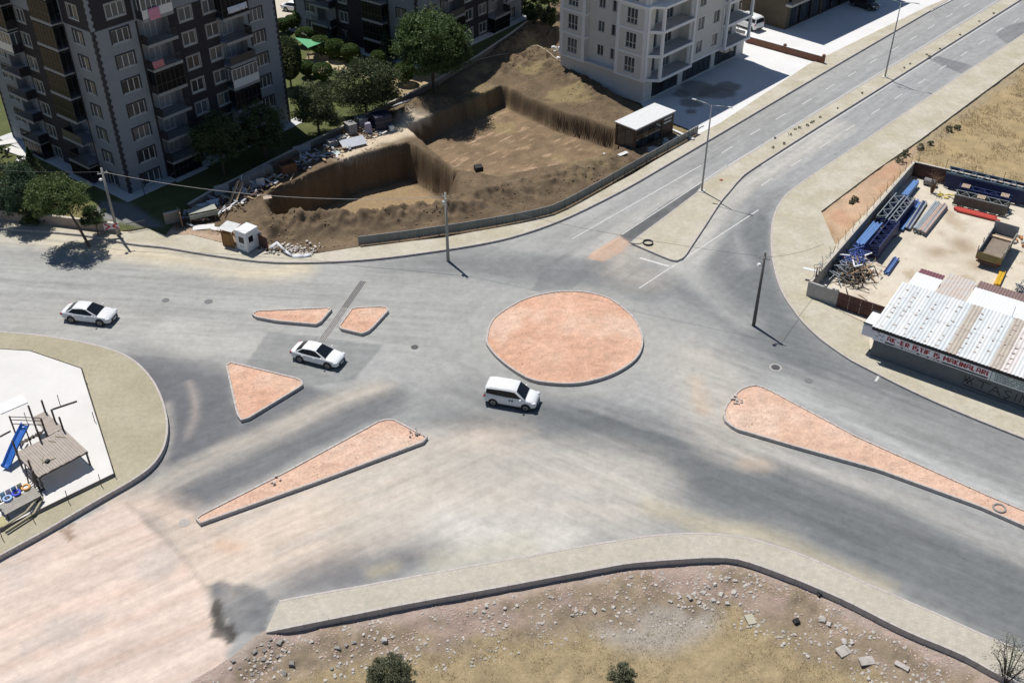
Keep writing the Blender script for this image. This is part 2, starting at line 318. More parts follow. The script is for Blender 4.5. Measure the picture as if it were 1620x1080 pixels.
# ---- painted-free albedo of the carriageway: old asphalt, fresh asphalt, cut patches, dust and trodden clay
STROKES = [  # points px, half width m, colour, strength, softness m, streak
    # fresh / dark asphalt
    ([(760, 640), (880, 668), (1000, 705), (1200, 765), (1400, 850), (1620, 965), (1780, 1045)], 3.6, (.128, .137, .146), .95, 2.4),
    ([(690, 640), (600, 640), (480, 660)], 2.5, (.171, .177, .183), .6, 2.5),
    ([(960, 425), (1060, 450), (1150, 490), (1230, 545), (1340, 595), (1450, 640), (1650, 715)], 2.6, (.165, .173, .183), .85, 2.4),
    ([(1195, 300), (1185, 360), (1188, 430), (1215, 500), (1270, 560)], 2.6, (.146, .156, .165), .9, 2.2),
    ([(620, 425), (720, 412), (830, 425), (930, 440), (1010, 455)], 2.4, (.171, .178, .185), .8, 2.4),
    ([(225, 590), (262, 610), (300, 660), (300, 720), (260, 790)], 3.4, (.122, .126, .140), .95, 2.5),
    ([(330, 590), (420, 600), (390, 700), (330, 760)], 2.3, (.140, .144, .156), .85, 2.2),
    ([(430, 720), (540, 660), (610, 630)], 1.6, (.146, .150, .159), .85, 1.6),
    ([(470, 905), (560, 872), (640, 858), (690, 848)], 1.9, (.146, .149, .165), .85, 1.6),
    ([(540, 900), (620, 885), (670, 868)], 1.3, (.134, .138, .152), .8, 1.2),
    ([(930, 800), (1040, 818), (1140, 832), (1240, 850)], 1.2, (.207, .207, .201), .7, 1.3),
    ([(1300, 645), (1450, 700), (1620, 760)], 2.0, (.190, .195, .200), .6, 2.5),
    ([(1180, 700), (1300, 730), (1460, 790), (1640, 880)], 1.3, (.190, .195, .200), .55, 1.6),
    # pale dust on asphalt
    ([(0, 400), (150, 420), (320, 440), (520, 455), (640, 470)], 4.5, (.300, .300, .292), .6, 4),
    ([(0, 495), (150, 505), (300, 535), (460, 545)], 3.0, (.330, .325, .312), .6, 3),
    ([(280, 525), (340, 545), (380, 555)], 2.0, (.400, .395, .380), .7, 2),
    ([(640, 500), (700, 560), (740, 610)], 3.0, (.290, .292, .285), .6, 3),
    ([(1100, 570), (1125, 620), (1130, 680), (1180, 705)], 2.2, (.400, .370, .335), .75, 2),
    ([(1180, 700), (1300, 745), (1450, 800), (1640, 890)], .8, (.380, .365, .345), .7, 1),
    ([(1040, 540), (1080, 580), (1120, 600)], 2.6, (.370, .360, .340), .6, 2.5),
    ([(1230, 610), (1330, 660), (1480, 735), (1640, 810)], 1.0, (.360, .365, .370), .75, 1.4),
    ([(1075, 420), (1125, 350), (1170, 300), (1230, 262), (1330, 200)], 1.5, (.400, .390, .370), .8, 1.4),
    ([(1000, 400), (985, 425), (1020, 440)], 2.0, (.380, .345, .310), .7, 2),
    ([(930, 400), (1010, 340), (1100, 285)], .9, (.360, .350, .330), .55, 1.2),
    ([(1090, 420), (1130, 470), (1180, 510)], 1.2, (.340, .340, .335), .6, 1.4),
    ([(1180, 420), (1160, 350), (1230, 290)], .7, (.300, .305, .310), .5, .9),
    # sandy verge left
    ([(60, 372), (180, 395), (300, 408), (400, 428), (470, 425)], 1.7, (.470, .420, .330), .85, 1.6),
    ([(0, 372), (120, 380)], 1.6, (.430, .400, .340), .7, 1.6),
    # clay
    ([(-60, 1010), (120, 940), (300, 900), (480, 830), (640, 770), (760, 735)], 4.0, (.520, .440, .375), .92, 3.2),
    ([(620, 800), (720, 780), (860, 770), (960, 775)], 4.2, (.430, .400, .365), .85, 3.4),
    ([(720, 830), (800, 850), (860, 845)], 2.2, (.480, .460, .430), .85, 2.2),
    ([(700, 720), (760, 740), (900, 735), (1010, 750)], 2.2, (.360, .345, .320), .6, 2.2),
    ([(690, 885), (760, 872), (830, 862)], 1.0, (.42, .39, .32), .6, .9),
    ([(590, 905), (620, 895)], .5, (.38, .34, .26), .6, .6),
    ([(1030, 800), (1130, 835), (1200, 845), (1300, 885), (1400, 930)], .7, (.420, .370, .280), .8, .8),
    ([(205, 800), (300, 745), (420, 690), (520, 640), (600, 610)], 1.1, (.400, .365, .325), .85, 1.1),
    ([(296, 690), (308, 655), (306, 625), (298, 605)], .25, (.38, .33, .30), .55, .6),
    ([(250, 760), (270, 690), (265, 640)], .3, (.360, .340, .320), .6, .5),
    ([(190, 800), (260, 810), (330, 850), (370, 870)], 1.4, (.500, .410, .350), .8, 1.5),
    ([(350, 862), (372, 866)], .5, (.500, .370, .290), .8, .4),
    ([(1180, 735), (1210, 735)], .6, (.460, .360, .290), .7, .6),
    ([(1100, 600), (1112, 650)], .5, (.450, .360, .290), .7, .7),
    ([(230, 372), (300, 380), (340, 388)], .6, (.500, .370, .280), .6, .8),
]
ZONES = [  # broad areas of newer, darker asphalt: first and third point give the lay
    ([(262, 640), (205, 562), (350, 572), (378, 665), (345, 790), (262, 838), (212, 800), (264, 705)], (.125, .13, .145), .95, .5),
    ([(320, 805), (384, 668), (484, 606), (610, 655)], (.135, .14, .152), .9, .6),
    ([(740, 632), (900, 655), (1640, 895), (1800, 1060), (1620, 1020), (1300, 880), (1020, 765), (860, 690)], (.155, .162, .17), .85, 1.0),
    ([(430, 950), (470, 895), (690, 835), (700, 880), (575, 922)], (.14, .144, .158), .85, .8),
    ([(1100, 430), (1188, 330), (1216, 400), (1240, 480), (1300, 545), (1180, 520)], (.15, .157, .165), .8, .9),
    ([(600, 430), (700, 405), (960, 408), (1030, 455), (940, 450), (800, 435)], (.165, .17, .178), .75, 1.0),
]
CUTS = [  # asphalt patches with a saw-cut edge
    ([(425, 524), (520, 535), (606, 546), (560, 602), (478, 612), (388, 577)], (.20, .205, .21), .8),
    ([(1463, 92), (1484, 89), (1538, 104), (1521, 117)], (.17, .172, .185), .9),
    ([(1575, 55), (1594, 41), (1640, 30), (1640, 58), (1591, 69)], (.17, .172, .185), .85),
    ([(980, 373), (1060, 318), (1112, 288), (1104, 304), (1000, 381), (996, 384)], (.10, .103, .11), .95),
    ([(860, 425), (935, 430), (905, 458), (840, 460)], (.16, .165, .175), .7),
    ([(1415, 655), (1425, 648), (1640, 745), (1640, 765)], (.23, .235, .24), .5),
    ([(980, 373), (997, 384), (985, 398), (955, 414), (930, 409), (937, 399)], (.47, .33, .25), .9),
]
CLAY = [(-150, 905), (10, 880), (70, 850), (150, 812), (200, 795), (235, 830), (290, 880), (318, 930), (345, 985), (368, 1020), (340, 1070), (300, 1160), (-150, 1160)]
def road_h(X, Y):
    d = sdist(W(CLAY), X, Y)
    return np.where(d < 0, 0.02 * (fbm(X, Y, 1.2, 4) - 0.5) + 0.02, 0) - 0.03 * sst(0.6, 0, np.abs(d)) * 0
def road_c(X, Y, Z):
    C = np.empty(X.shape + (3,)); b = 0.30 + 0.05 * (fbm(X, Y, 14, 1) - 0.5) * 2
    C[..., 0] = b * 0.99; C[..., 1] = b; C[..., 2] = b * 1.0
    # far dual carriageway: cleaner bluish asphalt
    far = sst(0, 8, sdist(W([(1000, 330), (1620, -70), (1900, -70), (1260, 330)]), X, Y) * -1 + 4)
    C = C * (1 - far[..., None]) + np.array([.275, .28, .29]) * far[..., None]
    warp = (fbm(X, Y, 3, 8) - 0.5) * 1.8 + (fbm(X, Y, .9, 83, 2) - .5) * 1.8
    for pts, col, st, soft in ZONES:
        L = W(pts); d = sdist(L, X, Y) + warp * .45 * soft; ang = az_of(L[0], L[2]); u = X * math.cos(ang) + Y * math.sin(ang); v = -X * math.sin(ang) + Y * math.cos(ang)
        a = np.clip(sst(soft, -soft, d) * st * (.8 + .4 * fbm(u * .12, v, 1.3, 44, 3)), 0, 1); C = C * (1 - a[..., None]) + np.array(col) * a[..., None]
    for i, (pts, hw, col, st, soft) in enumerate(STROKES):
        L = smooth_line(W(pts), sub=3); mg = hw + soft + 2.4
        i0, i1 = np.searchsorted(Y[:, 0], [min(p.y for p in L) - mg, max(p.y for p in L) + mg]); j0, j1 = np.searchsorted(X[0], [min(p.x for p in L) - mg, max(p.x for p in L) + mg])
        if i1 - i0 < 2 or j1 - j0 < 2: continue
        x_, y_ = X[i0:i1, j0:j1], Y[i0:i1, j0:j1]; d, u, v = arc_uv(L, x_, y_)
        streak = .6 * fbm(u * .06, v, .95, 20 + i, 2) + .4 * fbm(u * .35, v, 2.2, 90 + i, 3)
        a = sst(hw + soft, hw - soft, d + warp[i0:i1, j0:j1] * min(.5, soft * 0.22)) * st
        a = np.clip(a * (0.72 + .5 * sst(0.34, 0.62, streak)), 0, 1)
        C[i0:i1, j0:j1] = C[i0:i1, j0:j1] * (1 - a[..., None]) + np.array(col) * a[..., None]
    # circulating tyre wear round the island
    cx, cy = g(893, 532).x, g(893, 532).y; r = np.hypot(X - cx, Y - cy); th = np.arctan2(Y - cy, X - cx)
    ring = np.exp(-((r - 8.0) / 0.9) ** 2) * 0.5
    C = C * (1 - ring[..., None]) + np.array([.32, .318, .305]) * ring[..., None]
    sw = fbm(r * 1.0, th * 2.2, 0.5, 77, 3); C *= (1 + 0.16 * (sw - 0.5) * np.exp(-((r - 11) / 5) ** 2))[..., None]
    for pts, col, st in CUTS:
        d = sdist(W(pts), X, Y); a = sst(0.12, -0.12, d + 0.1 * (fbm(X, Y, .5, 5) - .5)) * st * (0.75 + 0.4 * fbm(X, Y, 1.6, 6)); a = np.clip(a, 0, 1)
        C = C * (1 - a[..., None]) + np.array(col) * a[..., None]
    # raw clay sub-base, bottom left
    d = sdist(W(CLAY), X, Y) + 0.7 * (fbm(X, Y, 1.2, 9) - 0.5); a = sst(0.3, -0.3, d) * 0.93
    u = X * math.cos(R(29)) + Y * math.sin(R(29)); v = -X * math.sin(R(29)) + Y * math.cos(R(29))
    s1 = fbm(u * 0.12, v, 1.3, 41, 5); s2 = fbm(u * 0.05, v, 0.9, 42, 2)
    cl = np.array([.56, .455, .405]) * (0.82 + 0.36 * s1)[..., None]; rd = np.clip((s2 - 0.56) * 4, 0, 1)[..., None]
    cl = cl * (1 - rd * 0.3) + np.array([.46, .32, .24]) * rd * 0.3
    gr = sst(0.52, 0.72, fbm(X, Y, 5, 43))[..., None]; cl = cl * (1 - gr * .5) + np.array([.36, .345, .335]) * gr * .5
    C = C * (1 - a[..., None]) + cl * a[..., None]
    for pts, col, st, ns in (([(326, 925), (345, 918), (414, 930), (436, 950), (418, 998), (374, 1006), (350, 965)], (.135, .138, .148), .85, .25), ([(333, 1008), (332, 965), (345, 950), (352, 962), (372, 1006), (360, 1016)], (.075, .07, .066), .95, .5), ([(98, 838), (112, 834), (120, 850), (125, 868), (112, 866)], (.20, .13, .08), .75, .9)):
        d = sdist(W(pts), X, Y) + ns * (fbm(X, Y, .8, 5, 4) - .5) * 2; a = np.clip(sst(.2, -.2, d) * st * (.6 + .7 * fbm(X, Y, 1.0, 66, 4)), 0, 1); C = C * (1 - a[..., None]) + np.array(col) * a[..., None]
    d, _ = pdist(W([(200, 795), (235, 828), (290, 880), (318, 918), (345, 965), (372, 1008)]), X, Y, False); a = sst(.35, .02, d + .3 * (fbm(X, Y, .8, 68) - .5)) * .5; C *= (1 - a * .45)[..., None]
    # tracks running along the four approaches
    for pts, per in (([(1560, 0), (1060, 320), (940, 400)], 1.6), ([(0, 440), (300, 460), (640, 490)], 1.7), ([(830, 660), (1200, 780), (1620, 985)], 1.7), ([(1230, 590), (1620, 760)], 1.6)):
        L = W(pts); d, t = pdist(L, X, Y, False); ang = az_of(L[0], L[-1]); u = X * math.cos(ang) + Y * math.sin(ang); v = -X * math.sin(ang) + Y * math.cos(ang)
        s = fbm(u * 0.03, v, 0.8, 51, 2) - 0.5; C *= (1 + 0.26 * s * sst(7, 3, d))[..., None]
    C *= (1 + 0.18 * (fbm(X, Y, 0.9, 60, 3) - 0.5))[..., None]; C[..., 2] *= .965
    return C
FLOW = [[(0, 440), (640, 480)], [(830, 660), (1620, 985)], [(940, 400), (1560, 0)], [(0, 985), (600, 720)]]
FLOWP = [[(-100, 430), (300, 450), (640, 490)], [(760, 660), (1000, 720), (1300, 640), (1700, 900)], [(1000, 360), (1560, 0)], [(-100, 1020), (300, 850), (700, 700)]]
road_m = vmat('dusty_asphalt', rough=0.9, fine=0.13, fscale=1.6, bump=0.25, bscale=40, flows=[az_of(g(*a), g(*b)) for a, b in FLOW])
def road_flow(X, Y):
    D = np.stack([pdist(W(p), X, Y, False)[0] for p in FLOWP], -1); w_ = 1 / (1.5 + np.maximum(0, D - 4)) ** 2; w_ /= w_.sum(-1, keepdims=True); rr_ = np.hypot(X - g(893, 532).x, Y - g(893, 532).y)
    return w_ * (.35 + .65 * sst(7, 16, rr_))[..., None]
_r = [p for i, p in enumerate(roadP) if (p - roadP[i - 1]).length > .05]; _A = sum(_r[i - 1].x * _r[i].y - _r[i].x * _r[i - 1].y for i in range(len(_r))); roadS = offset_line(_r, -.22 if _A > 0 else .22, True)
o = grid_mesh('road', np.arange(-72, 88, 0.23), np.arange(33, 186, 0.23), None, road_h, road_c, road_m, snap=roadS, extra=road_flow); tag(o, kind='structure')
# ---- pavements with kerb stones
pave_a = paver_mat('pavers_yellow_grey', (.43, .395, .30), (.52, .485, .41), R(20))
pave_b = paver_mat('pavers_pale', (.43, .405, .34), (.47, .435, .37), R(-12), joint=0.84, bw=0.3, bh=0.2)
pave_c = paver_mat('pavers_olive', (.36, .325, .235), (.415, .38, .285), R(35))
kerb_m = mat('kerb_concrete', (.42, .385, .36), 0.85, 0.14, 2.5, 0.2, 40)
kerb_d = mat('kerb_concrete_weathered', (.30, .28, .26), 0.88, 0.18, 2.0, 0.2, 40)
def pavement(name, out, inn, m, z=KZ, kerb_out=True, kerb_in=False, base=-0.6, kw=0.16, side=1, lab=None):
    O_ = smooth_line(W(out, z), sub=3); I_ = W(inn, z) if not kerb_in else smooth_line(W(inn, z), sub=3)
    poly = offset_line(O_, kw * side) + (offset_line(I_, -kw * side) if kerb_in else I_)[::-1]
    o = poly_fill(poly, z=z).build(name, m); tag(o, kind='structure')
    # skirt
    mb = MB(); n = len(poly)
    for i in range(n):
        a, b = poly[i], poly[(i + 1) % n]; mb.quad((a.x, a.y, base), (b.x, b.y, base), (b.x, b.y, z - .012), (a.x, a.y, z - .012))
    mb.build('foundation', kerb_d, o)
    kerb_mesh(O_, kw, base, z + 0.012, side=side).build('kerb', kerb_m, o)
    if kerb_in: kerb_mesh(I_, kw, base, z + 0.012, side=-side).build('kerb', kerb_m, o)
    return o
SW1_IN = [(1640, -60), (1466, 11), (1279, 102), (1140, 194), (1105, 212), (1000, 276), (885, 337), (800, 357), (700, 376), (570, 390), (500, 401), (430, 397), (360, 386), (300, 371), (262, 372), (233, 361), (205, 366), (190, 366), (80, 350), (0, 343), (-150, 333)]
pavement('pavement_by_site', SW1_OUT, SW1_IN, pave_a, side=-1)
pavement('pavement_by_playground', SW2_OUT, [(-150, 545), (0, 551), (48, 554), (130, 582), (183, 752), (0, 842), (-120, 900)], pave_c, z=0.44, side=-1)
pavement('pavement_by_field', SW3_OUT, SW3_IN, pave_b, z=0.16, kerb_in=True, side=-1, base=-0.9)
pavement('pavement_by_yard', SW4_OUT, SW4_IN, pave_a, z=0.16, side=1)
MED_L = [(1683, -60), (1584, 0), (1400, 112), (1250, 204), (1157, 260), (1114, 288), (1104, 303), (1050, 344), (1001, 380)]
MED_R = [(1712, -60), (1614, 0), (1420, 122), (1300, 197), (1200, 261), (1174, 280), (1154, 303), (1139, 321), (1115, 358), (1093, 391), (1086, 402), (1080, 408), (1072, 411), (1062, 411), (998, 384)]
def median():
    A = W(MED_L, KZ); B = smooth_line(W(MED_R, KZ), sub=3); ring = [p for p in B] + A[::-1]
    ring = [p for i, p in enumerate(ring) if (p - ring[i - 1]).length > .05]
    o = poly_fill(offset_line(ring, -0.12, True), z=KZ).build('median_pavement', pave_a); tag(o, kind='structure')
    kerb_mesh(ring, 0.14, -0.1, KZ + 0.012, closed=True, side=-1).build('kerb', kerb_m, o)
median()
# ---- traffic islands
soil_m = mat('red_clay_fill', (.43, .235, .15), 0.95, 0.22, 0.55, 0.9, 5.0, col2=(.56, .35, .245), detail=9)
ISL = {'round': [(768.5, 535), (778, 505), (807, 483), (838, 468.5), (882, 459.8), (923, 460), (960, 468.5), (984, 483.5), (1005, 503), (1016, 525), (1018, 541), (1013, 558), (1000, 573), (974, 589), (943, 600), (909, 606), (872, 605), (838, 599), (807, 581), (785, 563), (772, 547)],
 'a': [(397.6, 495), (406, 490), (524, 485), (525.5, 488), (504, 513), (436, 507), (400, 500)],
 'b': [(557, 485), (610, 483), (616.7, 488.5), (586, 522), (573, 527.5), (562, 525), (533, 518)],
 'c': [(356, 574), (365, 571), (474, 597.5), (481.5, 604), (479, 609), (388, 664), (380, 664), (374, 655)],
 'd': [(307.5, 817), (450, 745), (603, 662), (622, 661), (677, 690), (671, 698), (500, 762), (314, 828)],
 'e': [(1143.5, 662), (1145, 644), (1161, 622), (1177, 610), (1199, 607), (1216, 614), (1357, 689), (1565, 782), (1690, 834), (1690, 862), (1549, 800), (1389, 742), (1260, 706), (1161, 677)]}
LBL = {'round': 'round roundabout island of red clay ringed by a pale kerb', 'a': 'narrow wedge of red clay pointing left, beside the slotted drain', 'b': 'small four-sided clay island right of the slotted drain',
 'c': 'triangular red clay island beside the playground corner', 'd': 'long clay wedge island tapering down to the left', 'e': 'long clay splitter island tapering towards the right edge'}
clod_me = []
for k in range(6):
    bm = bmesh.new(); bmesh.ops.create_icosphere(bm, subdivisions=1, radius=1); rr = random.Random(k)
    for v in bm.verts: v.co *= rr.uniform(0.6, 1.15); v.co.z *= 0.65
    me = bpy.data.meshes.new('clod'); bm.to_mesh(me); bm.free(); clod_me.append(me)
def scatter_mesh(name, pts, m, kind=None, parent=None, smin=0.05, smax=0.2, sq=1.0):
    """many small lumps joined in one mesh"""
    V = []; F = []; src = [(np.array([v.co[:] for v in me.vertices]), [tuple(p.vertices) for p in me.polygons]) for me in clod_me]
    for (x, y, z) in pts:
        vs, fs = random.choice(src); s = smin + (smax - smin) * random.random() ** 2.2; a = random.uniform(0, 6.28); c_, s_ = math.cos(a), math.sin(a); i = len(V)
        for v in vs: V.append((x + s * (v[0] * c_ - v[1] * s_), y + s * (v[0] * s_ + v[1] * c_) * random.uniform(.9, 1.1), z + s * v[2] * sq))
        F += [tuple(i + j for j in f) for f in fs]
    mb = MB(); mb.v = V; mb.f = F; o = mb.build(name, m, parent)
    if kind: o['kind'] = kind
    return o
clod_red = mat('red_clay_clods', (.50, .32, .225), 0.95, 0.2, 2.0)
for key, pts in ISL.items():
    z = 0.31; ring = W(pts, z)
    if key in ('round',): ring = smooth_line(ring, True, 4)
    else:
        r2 = []                                   # rounded corners
        for i in range(len(ring)): a, b, c = ring[i - 1], ring[i], ring[(i + 1) % len(ring)]; r2 += [b.lerp(a, min(.25, .25 / (a - b).length)), b, b.lerp(c, min(.25, .25 / (c - b).length))]
        ring = r2
    cen = sum(ring, Vector()) / len(ring); t = thing('traffic_island', LBL[key], 'traffic island', (cen.x, cen.y, 0)); off = Vector((cen.x, cen.y, 0))
    A = sum(ring[i - 1].x * ring[i].y - ring[i].x * ring[i - 1].y for i in range(len(ring))); sd_ = 1 if A > 0 else -1
    loc = [p - off for p in ring]
    kerb_mesh(loc, 0.17, -0.05, z, True, 0.7, sd_).build('kerb', kerb_m, t, bevel=0.015)
    inn = offset_line(loc, 0.165 * sd_, True); P = np.array([(p.x, p.y) for p in inn]); st = 0.16 if key != 'round' else 0.2
    xs = np.arange(P[:, 0].min() - .2, P[:, 0].max() + .3, st); ys = np.arange(P[:, 1].min() - .2, P[:, 1].max() + .3, st)
    def hf(X, Y, P=P, key=key):
        d = -sdist(P, X, Y); n = fbm(X + 50, Y + 50, 2.0, 3, 5) - 0.5; n2 = fbm(X * .7 + Y * .5, Y * 1.4, 0.6, 9, 3) - .5
        hump = 0.30 if key == 'round' else 0.10
        return 0.24 + hump * sst(0, 3.5, d) + (0.34 * n + 0.16 * n2) * sst(0, 0.9, d)
    def cf(X, Y, Z, key=key):
        a = fbm(X, Y, 2.5, 13, 5)[..., None]; b = sst(.5, .75, fbm(X + 9, Y, 4.5, 15, 4))[..., None]; f = fbm(X, Y * 1.6, .5, 18, 3)[..., None]
        c = np.array([.47, .265, .175]) * (1 - a) + np.array([.60, .395, .29]) * a
        if key in 'de': c = c * .5 + np.array([.55, .40, .31]) * .5
        return (c * (1 - b * .4) + np.array([.56, .47, .39]) * b * .4) * (0.8 + 0.4 * f)
    kp = lambda x, y, P=P: sdist(P, x, y) < st * 0.9
    so_ = grid_mesh('clay_fill', xs, ys, kp, hf, cf, MATS.get('clay_v') or vmat('clay_v', 0.95, 0.25, 5, 0.8, 9), snap=P); so_.parent = t
    so_.name = 'clay_fill'
    n = int(40 + 2.2 * len(xs) * len(ys) * st * st); rq = np.random.default_rng(len(xs)); cx_, cy_ = rq.uniform(xs[0], xs[-1], n * 3), rq.uniform(ys[0], ys[-1], n * 3)
    kk = sdist(P, cx_, cy_) < -.12; cx_, cy_ = cx_[kk][:n], cy_[kk][:n]; pp = list(zip(cx_, cy_, hf(cx_, cy_)))
    scatter_mesh('clods', pp, clod_red, 'stuff', t, 0.02, 0.075)
# ---- excavation plot: one height field with two pits and spoil heaps
siteP = W(SITE); G0 = lambda x, y, z=0: g(x, y, z)
PIT1 = [g(647, 203), g(794, 137), g(880, 176), g(973, 205), g(978, 240), g(940, 252), g(860, 262), g(790, 276), g(725, 268), g(690, 243)]
PIT2 = [g(427, 305), g(560, 248), g(647, 228), g(711, 267), g(716, 300), g(690, 330), g(560, 350), g(440, 345)]
RIDGE = [([(405, 372), (470, 362), (560, 354), (650, 343), (740, 328), (830, 305), (900, 286), (960, 262), (995, 246)], 2.4, [1.3, 1.9, 1.9, 1.7, 1.6, 1.4, 1.1, .9, .4]),
 ([(640, 190), (668, 172), (690, 165)], 1.8, [1.2, 1.8, 1.0]), ([(790, 112), (850, 95), (900, 118), (950, 158)], 3.0, [1.2, 1.7, 1.5, .9]), ([(800, 75), (850, 55), (880, 60)], 2.6, [1.0, 1.4, 1.2])]
def site_h(X, Y):
    n = fbm(X, Y, 3.0, 2, 6) - 0.5; n1 = fbm(X, Y, 1.1, 6, 3) - .5; n2 = np.abs(fbm(X, Y, .8, 46, 2) - .5)
    h = 0.10 + 0.35 * n + 0.18 * n1
    for pts, w_, hs in RIDGE:
        L = W(pts); d, t = pdist(L, X, Y, False); hh = np.interp(t, np.arange(len(hs)), hs)
        k = hh * np.exp(-(np.maximum(0, d + n * 1.2) / w_) ** 2 * 1.3); h = np.maximum(h, 0) + k * (1 + .8 * n1 - .9 * n2)
    e = 0.25 * (fbm(X, Y, 1.3, 31, 3) - .5)
    d1 = sdist(PIT1, X, Y) + e; back = pdist([g(647, 203), g(794, 137), g(973, 205)], X, Y, False)[0]
    fl1 = -2.6 + 2.5 * sst(8, 24, back) + 0.15 * n + 0.06 * n1; steep = sst(26, 10, back)
    wd = 0.38 + 3.0 * (1 - steep); a = sst(0, 1, -d1 / wd + .5); h = h * (1 - a) + fl1 * a
    d2 = sdist(PIT2, X, Y) + e; fr = pdist([g(716, 300), g(690, 330), g(560, 350), g(440, 345)], X, Y, False)[0]
    wd = np.where(fr < 4, 2.0, 0.4); a = sst(0, 1, -d2 / wd + .5); fl2 = -4.4 + 0.25 * n + .1 * n1 + 1.4 * sst(6, 0, fr)
    h = np.where(a > 0, np.minimum(h, h * (1 - a) + fl2 * a), h)
    edge = -sdist(siteP, X, Y); return h * sst(-0.2, 0.7, edge) + 0.02
def site_c(X, Y, Z):
    a = fbm(X, Y, 4, 11, 5)[..., None]; b = fbm(X, Y, 1.1, 12, 5)[..., None]
    c = np.array([.10, .072, .044]) * (1 - a) + np.array([.165, .12, .076]) * a
    c = c * (.6 + .8 * b)
    d1 = sdist(PIT1, X, Y); u = X * math.cos(R(48)) + Y * math.sin(R(48)); v = -X * math.sin(R(48)) + Y * math.cos(R(48))
    tr = sst(.52, .72, fbm(u * .6, v * 1.5, 1.6, 14, 5)); p1 = sst(0.4, -1.0, d1) * (0.55 + .45 * tr)
    c = c * (1 - p1[..., None] * .8) + (np.array([.235, .165, .10]) * (.8 + .4 * b)) * p1[..., None] * .8
    pk = (sst(.6, .8, fbm(u * .5, v * 2, 1.0, 16, 4)) * sst(0, -2, d1))[..., None]; c = c * (1 - pk * .6) + np.array([.47, .33, .22]) * pk * .6
    d2 = sdist(PIT2, X, Y); p2 = (sst(0, -1.5, d2) * sst(-3.5, -4.2, Z))[..., None]; c = c * (1 - p2 * .7) + np.array([.33, .235, .13]) * p2 * .7
    # pale trampled shelf between pits and wall
    sh = pdist(W([(545, 240), (590, 222), (640, 208), (665, 196)]), X, Y, False)[0]; s = (sst(3.2, .8, sh + 1.5 * (fbm(X, Y, 1.5, 19) - .5)) * sst(-.6, 0.0, Z))[..., None]
    c = c * (1 - s) + np.array([.50, .42, .31]) * s
    gr = (sst(.55, .75, fbm(X, Y, 3.5, 21, 4)) * sst(26, 8, pdist(W([(880, 60), (900, 110), (980, 175)]), X, Y, False)[0]))[..., None]
    c = c * (1 - gr * .7) + np.array([.25, .20, .10]) * gr * .7
    dv = pdist(W([(250, 372), (330, 380), (400, 395)]), X, Y, False)[0]; s = sst(2.6, .8, dv + (fbm(X, Y, 1, 25) - .5) * 1.5)[..., None]; c = c * (1 - s * .8) + np.array([.44, .33, .24]) * s * .8
    return c
site_m = vmat('dug_earth', 0.97, 0.28, 4, 0.8, 12)
bx = [min(p.x for p in siteP), max(p.x for p in siteP), min(p.y for p in siteP), max(p.y for p in siteP)]
o = grid_mesh('excavation_ground', np.arange(bx[0] - 1, bx[1] + 1, 0.19), np.arange(bx[2] - 1, bx[3] + 1, 0.19), None, site_h, site_c, site_m, snap=siteP); tag(o, kind='structure')
def site_z(x, y): return float(site_h(np.array([x]), np.array([y]))[0])
pp = []
rx, ry = np.random.default_rng(5).uniform(bx[0], bx[1], 30000), np.random.default_rng(6).uniform(bx[2], bx[3], 30000)
ok = (sdist(siteP, rx, ry) < -0.4) & (fbm(rx, ry, 4, 70) > .42) & ((sdist(PIT1, rx, ry) > 0.5) & (sdist(PIT2, rx, ry) > .3)); rx, ry = rx[ok][:6500], ry[ok][:6500]
rz = site_h(rx, ry); o = scatter_mesh('earth_clods', list(zip(rx, ry, rz)), mat('earth_clod', (.165, .118, .074), .95, .3, 1.5), None, None, .03, .15); tag(o, 'loose brown earth clods strewn over the spoil heaps', 'earth', kind='stuff')
# ---- bottom field
FIELD = DIRT_EDGE + SW3_IN + [(1760, 1260), (150, 1260)]; fieldP = W(FIELD, -0.2)
edgeL = W(DIRT_EDGE[1:] + SW3_IN, -0.2)
def field_h(X, Y):
    d, t = pdist(edgeL, X, Y, False); n = fbm(X, Y, 2.6, 5, 5) - .5; n1 = fbm(X, Y, .7, 7, 4) - .5
    left = sst(-8, -20, X); de = pdist(W(DIRT_EDGE), X, Y, False)[0]
    return .44 * sst(2.2, .3, de) - 0.36 - 0.45 * sst(.5, 5.5, d) + (0.55 * n + .22 * n1) * sst(.1, 1.2, d) * (1 + 1.0 * left) + 0.35 * sst(3.2, 1.5, d) * sst(.6, 1.4, d) * (fbm(X, Y, 4, 17) - .2)
def field_c(X, Y, Z):
    d, t = pdist(edgeL, X, Y, False); b = fbm(X, Y, .9, 12, 5)[..., None]; n = fbm(X, Y, 2.4, 33, 4)
    soil = np.array([.235, .185, .13]) * (.6 + .75 * b)
    pink = (sst(1.6, .2, d + (n - .5) * 2.4))[..., None]; soil = soil * (1 - pink * .85) + np.array([.37, .305, .265]) * (.8 + .4 * b) * pink * .75
    pk = (sst(.56, .7, fbm(X, Y, 3.3, 36, 3)) * sst(5, 2, d))[..., None]; soil = soil * (1 - pk * .55) + np.array([.41, .31, .27]) * pk * .45
    gr = sst(3.2, 5.2, d + (n - .5) * 4.5)[..., None]
    gcol = np.array([.285, .225, .132]) * (.74 + .52 * b); drk = sst(.5, .75, fbm(X, Y, 1.6, 39, 4))[..., None]; gcol = gcol * (1 - drk * .35) + np.array([.235, .19, .115]) * drk * .35
    gv = (sst(3.2, 1.2, pdist(W([(985, 975), (1040, 985), (1085, 965)], -.6), X, Y, False)[0]))[..., None]; gcol = gcol * (1 - gv) + np.array([.30, .27, .23]) * gv
    return soil * (1 - gr) + gcol * gr
field_m = vmat('dry_field_soil', .97, .25, 5, .8, 10)
fx = [min(p.x for p in fieldP), max(p.x for p in fieldP), min(p.y for p in fieldP), max(p.y for p in fieldP)]
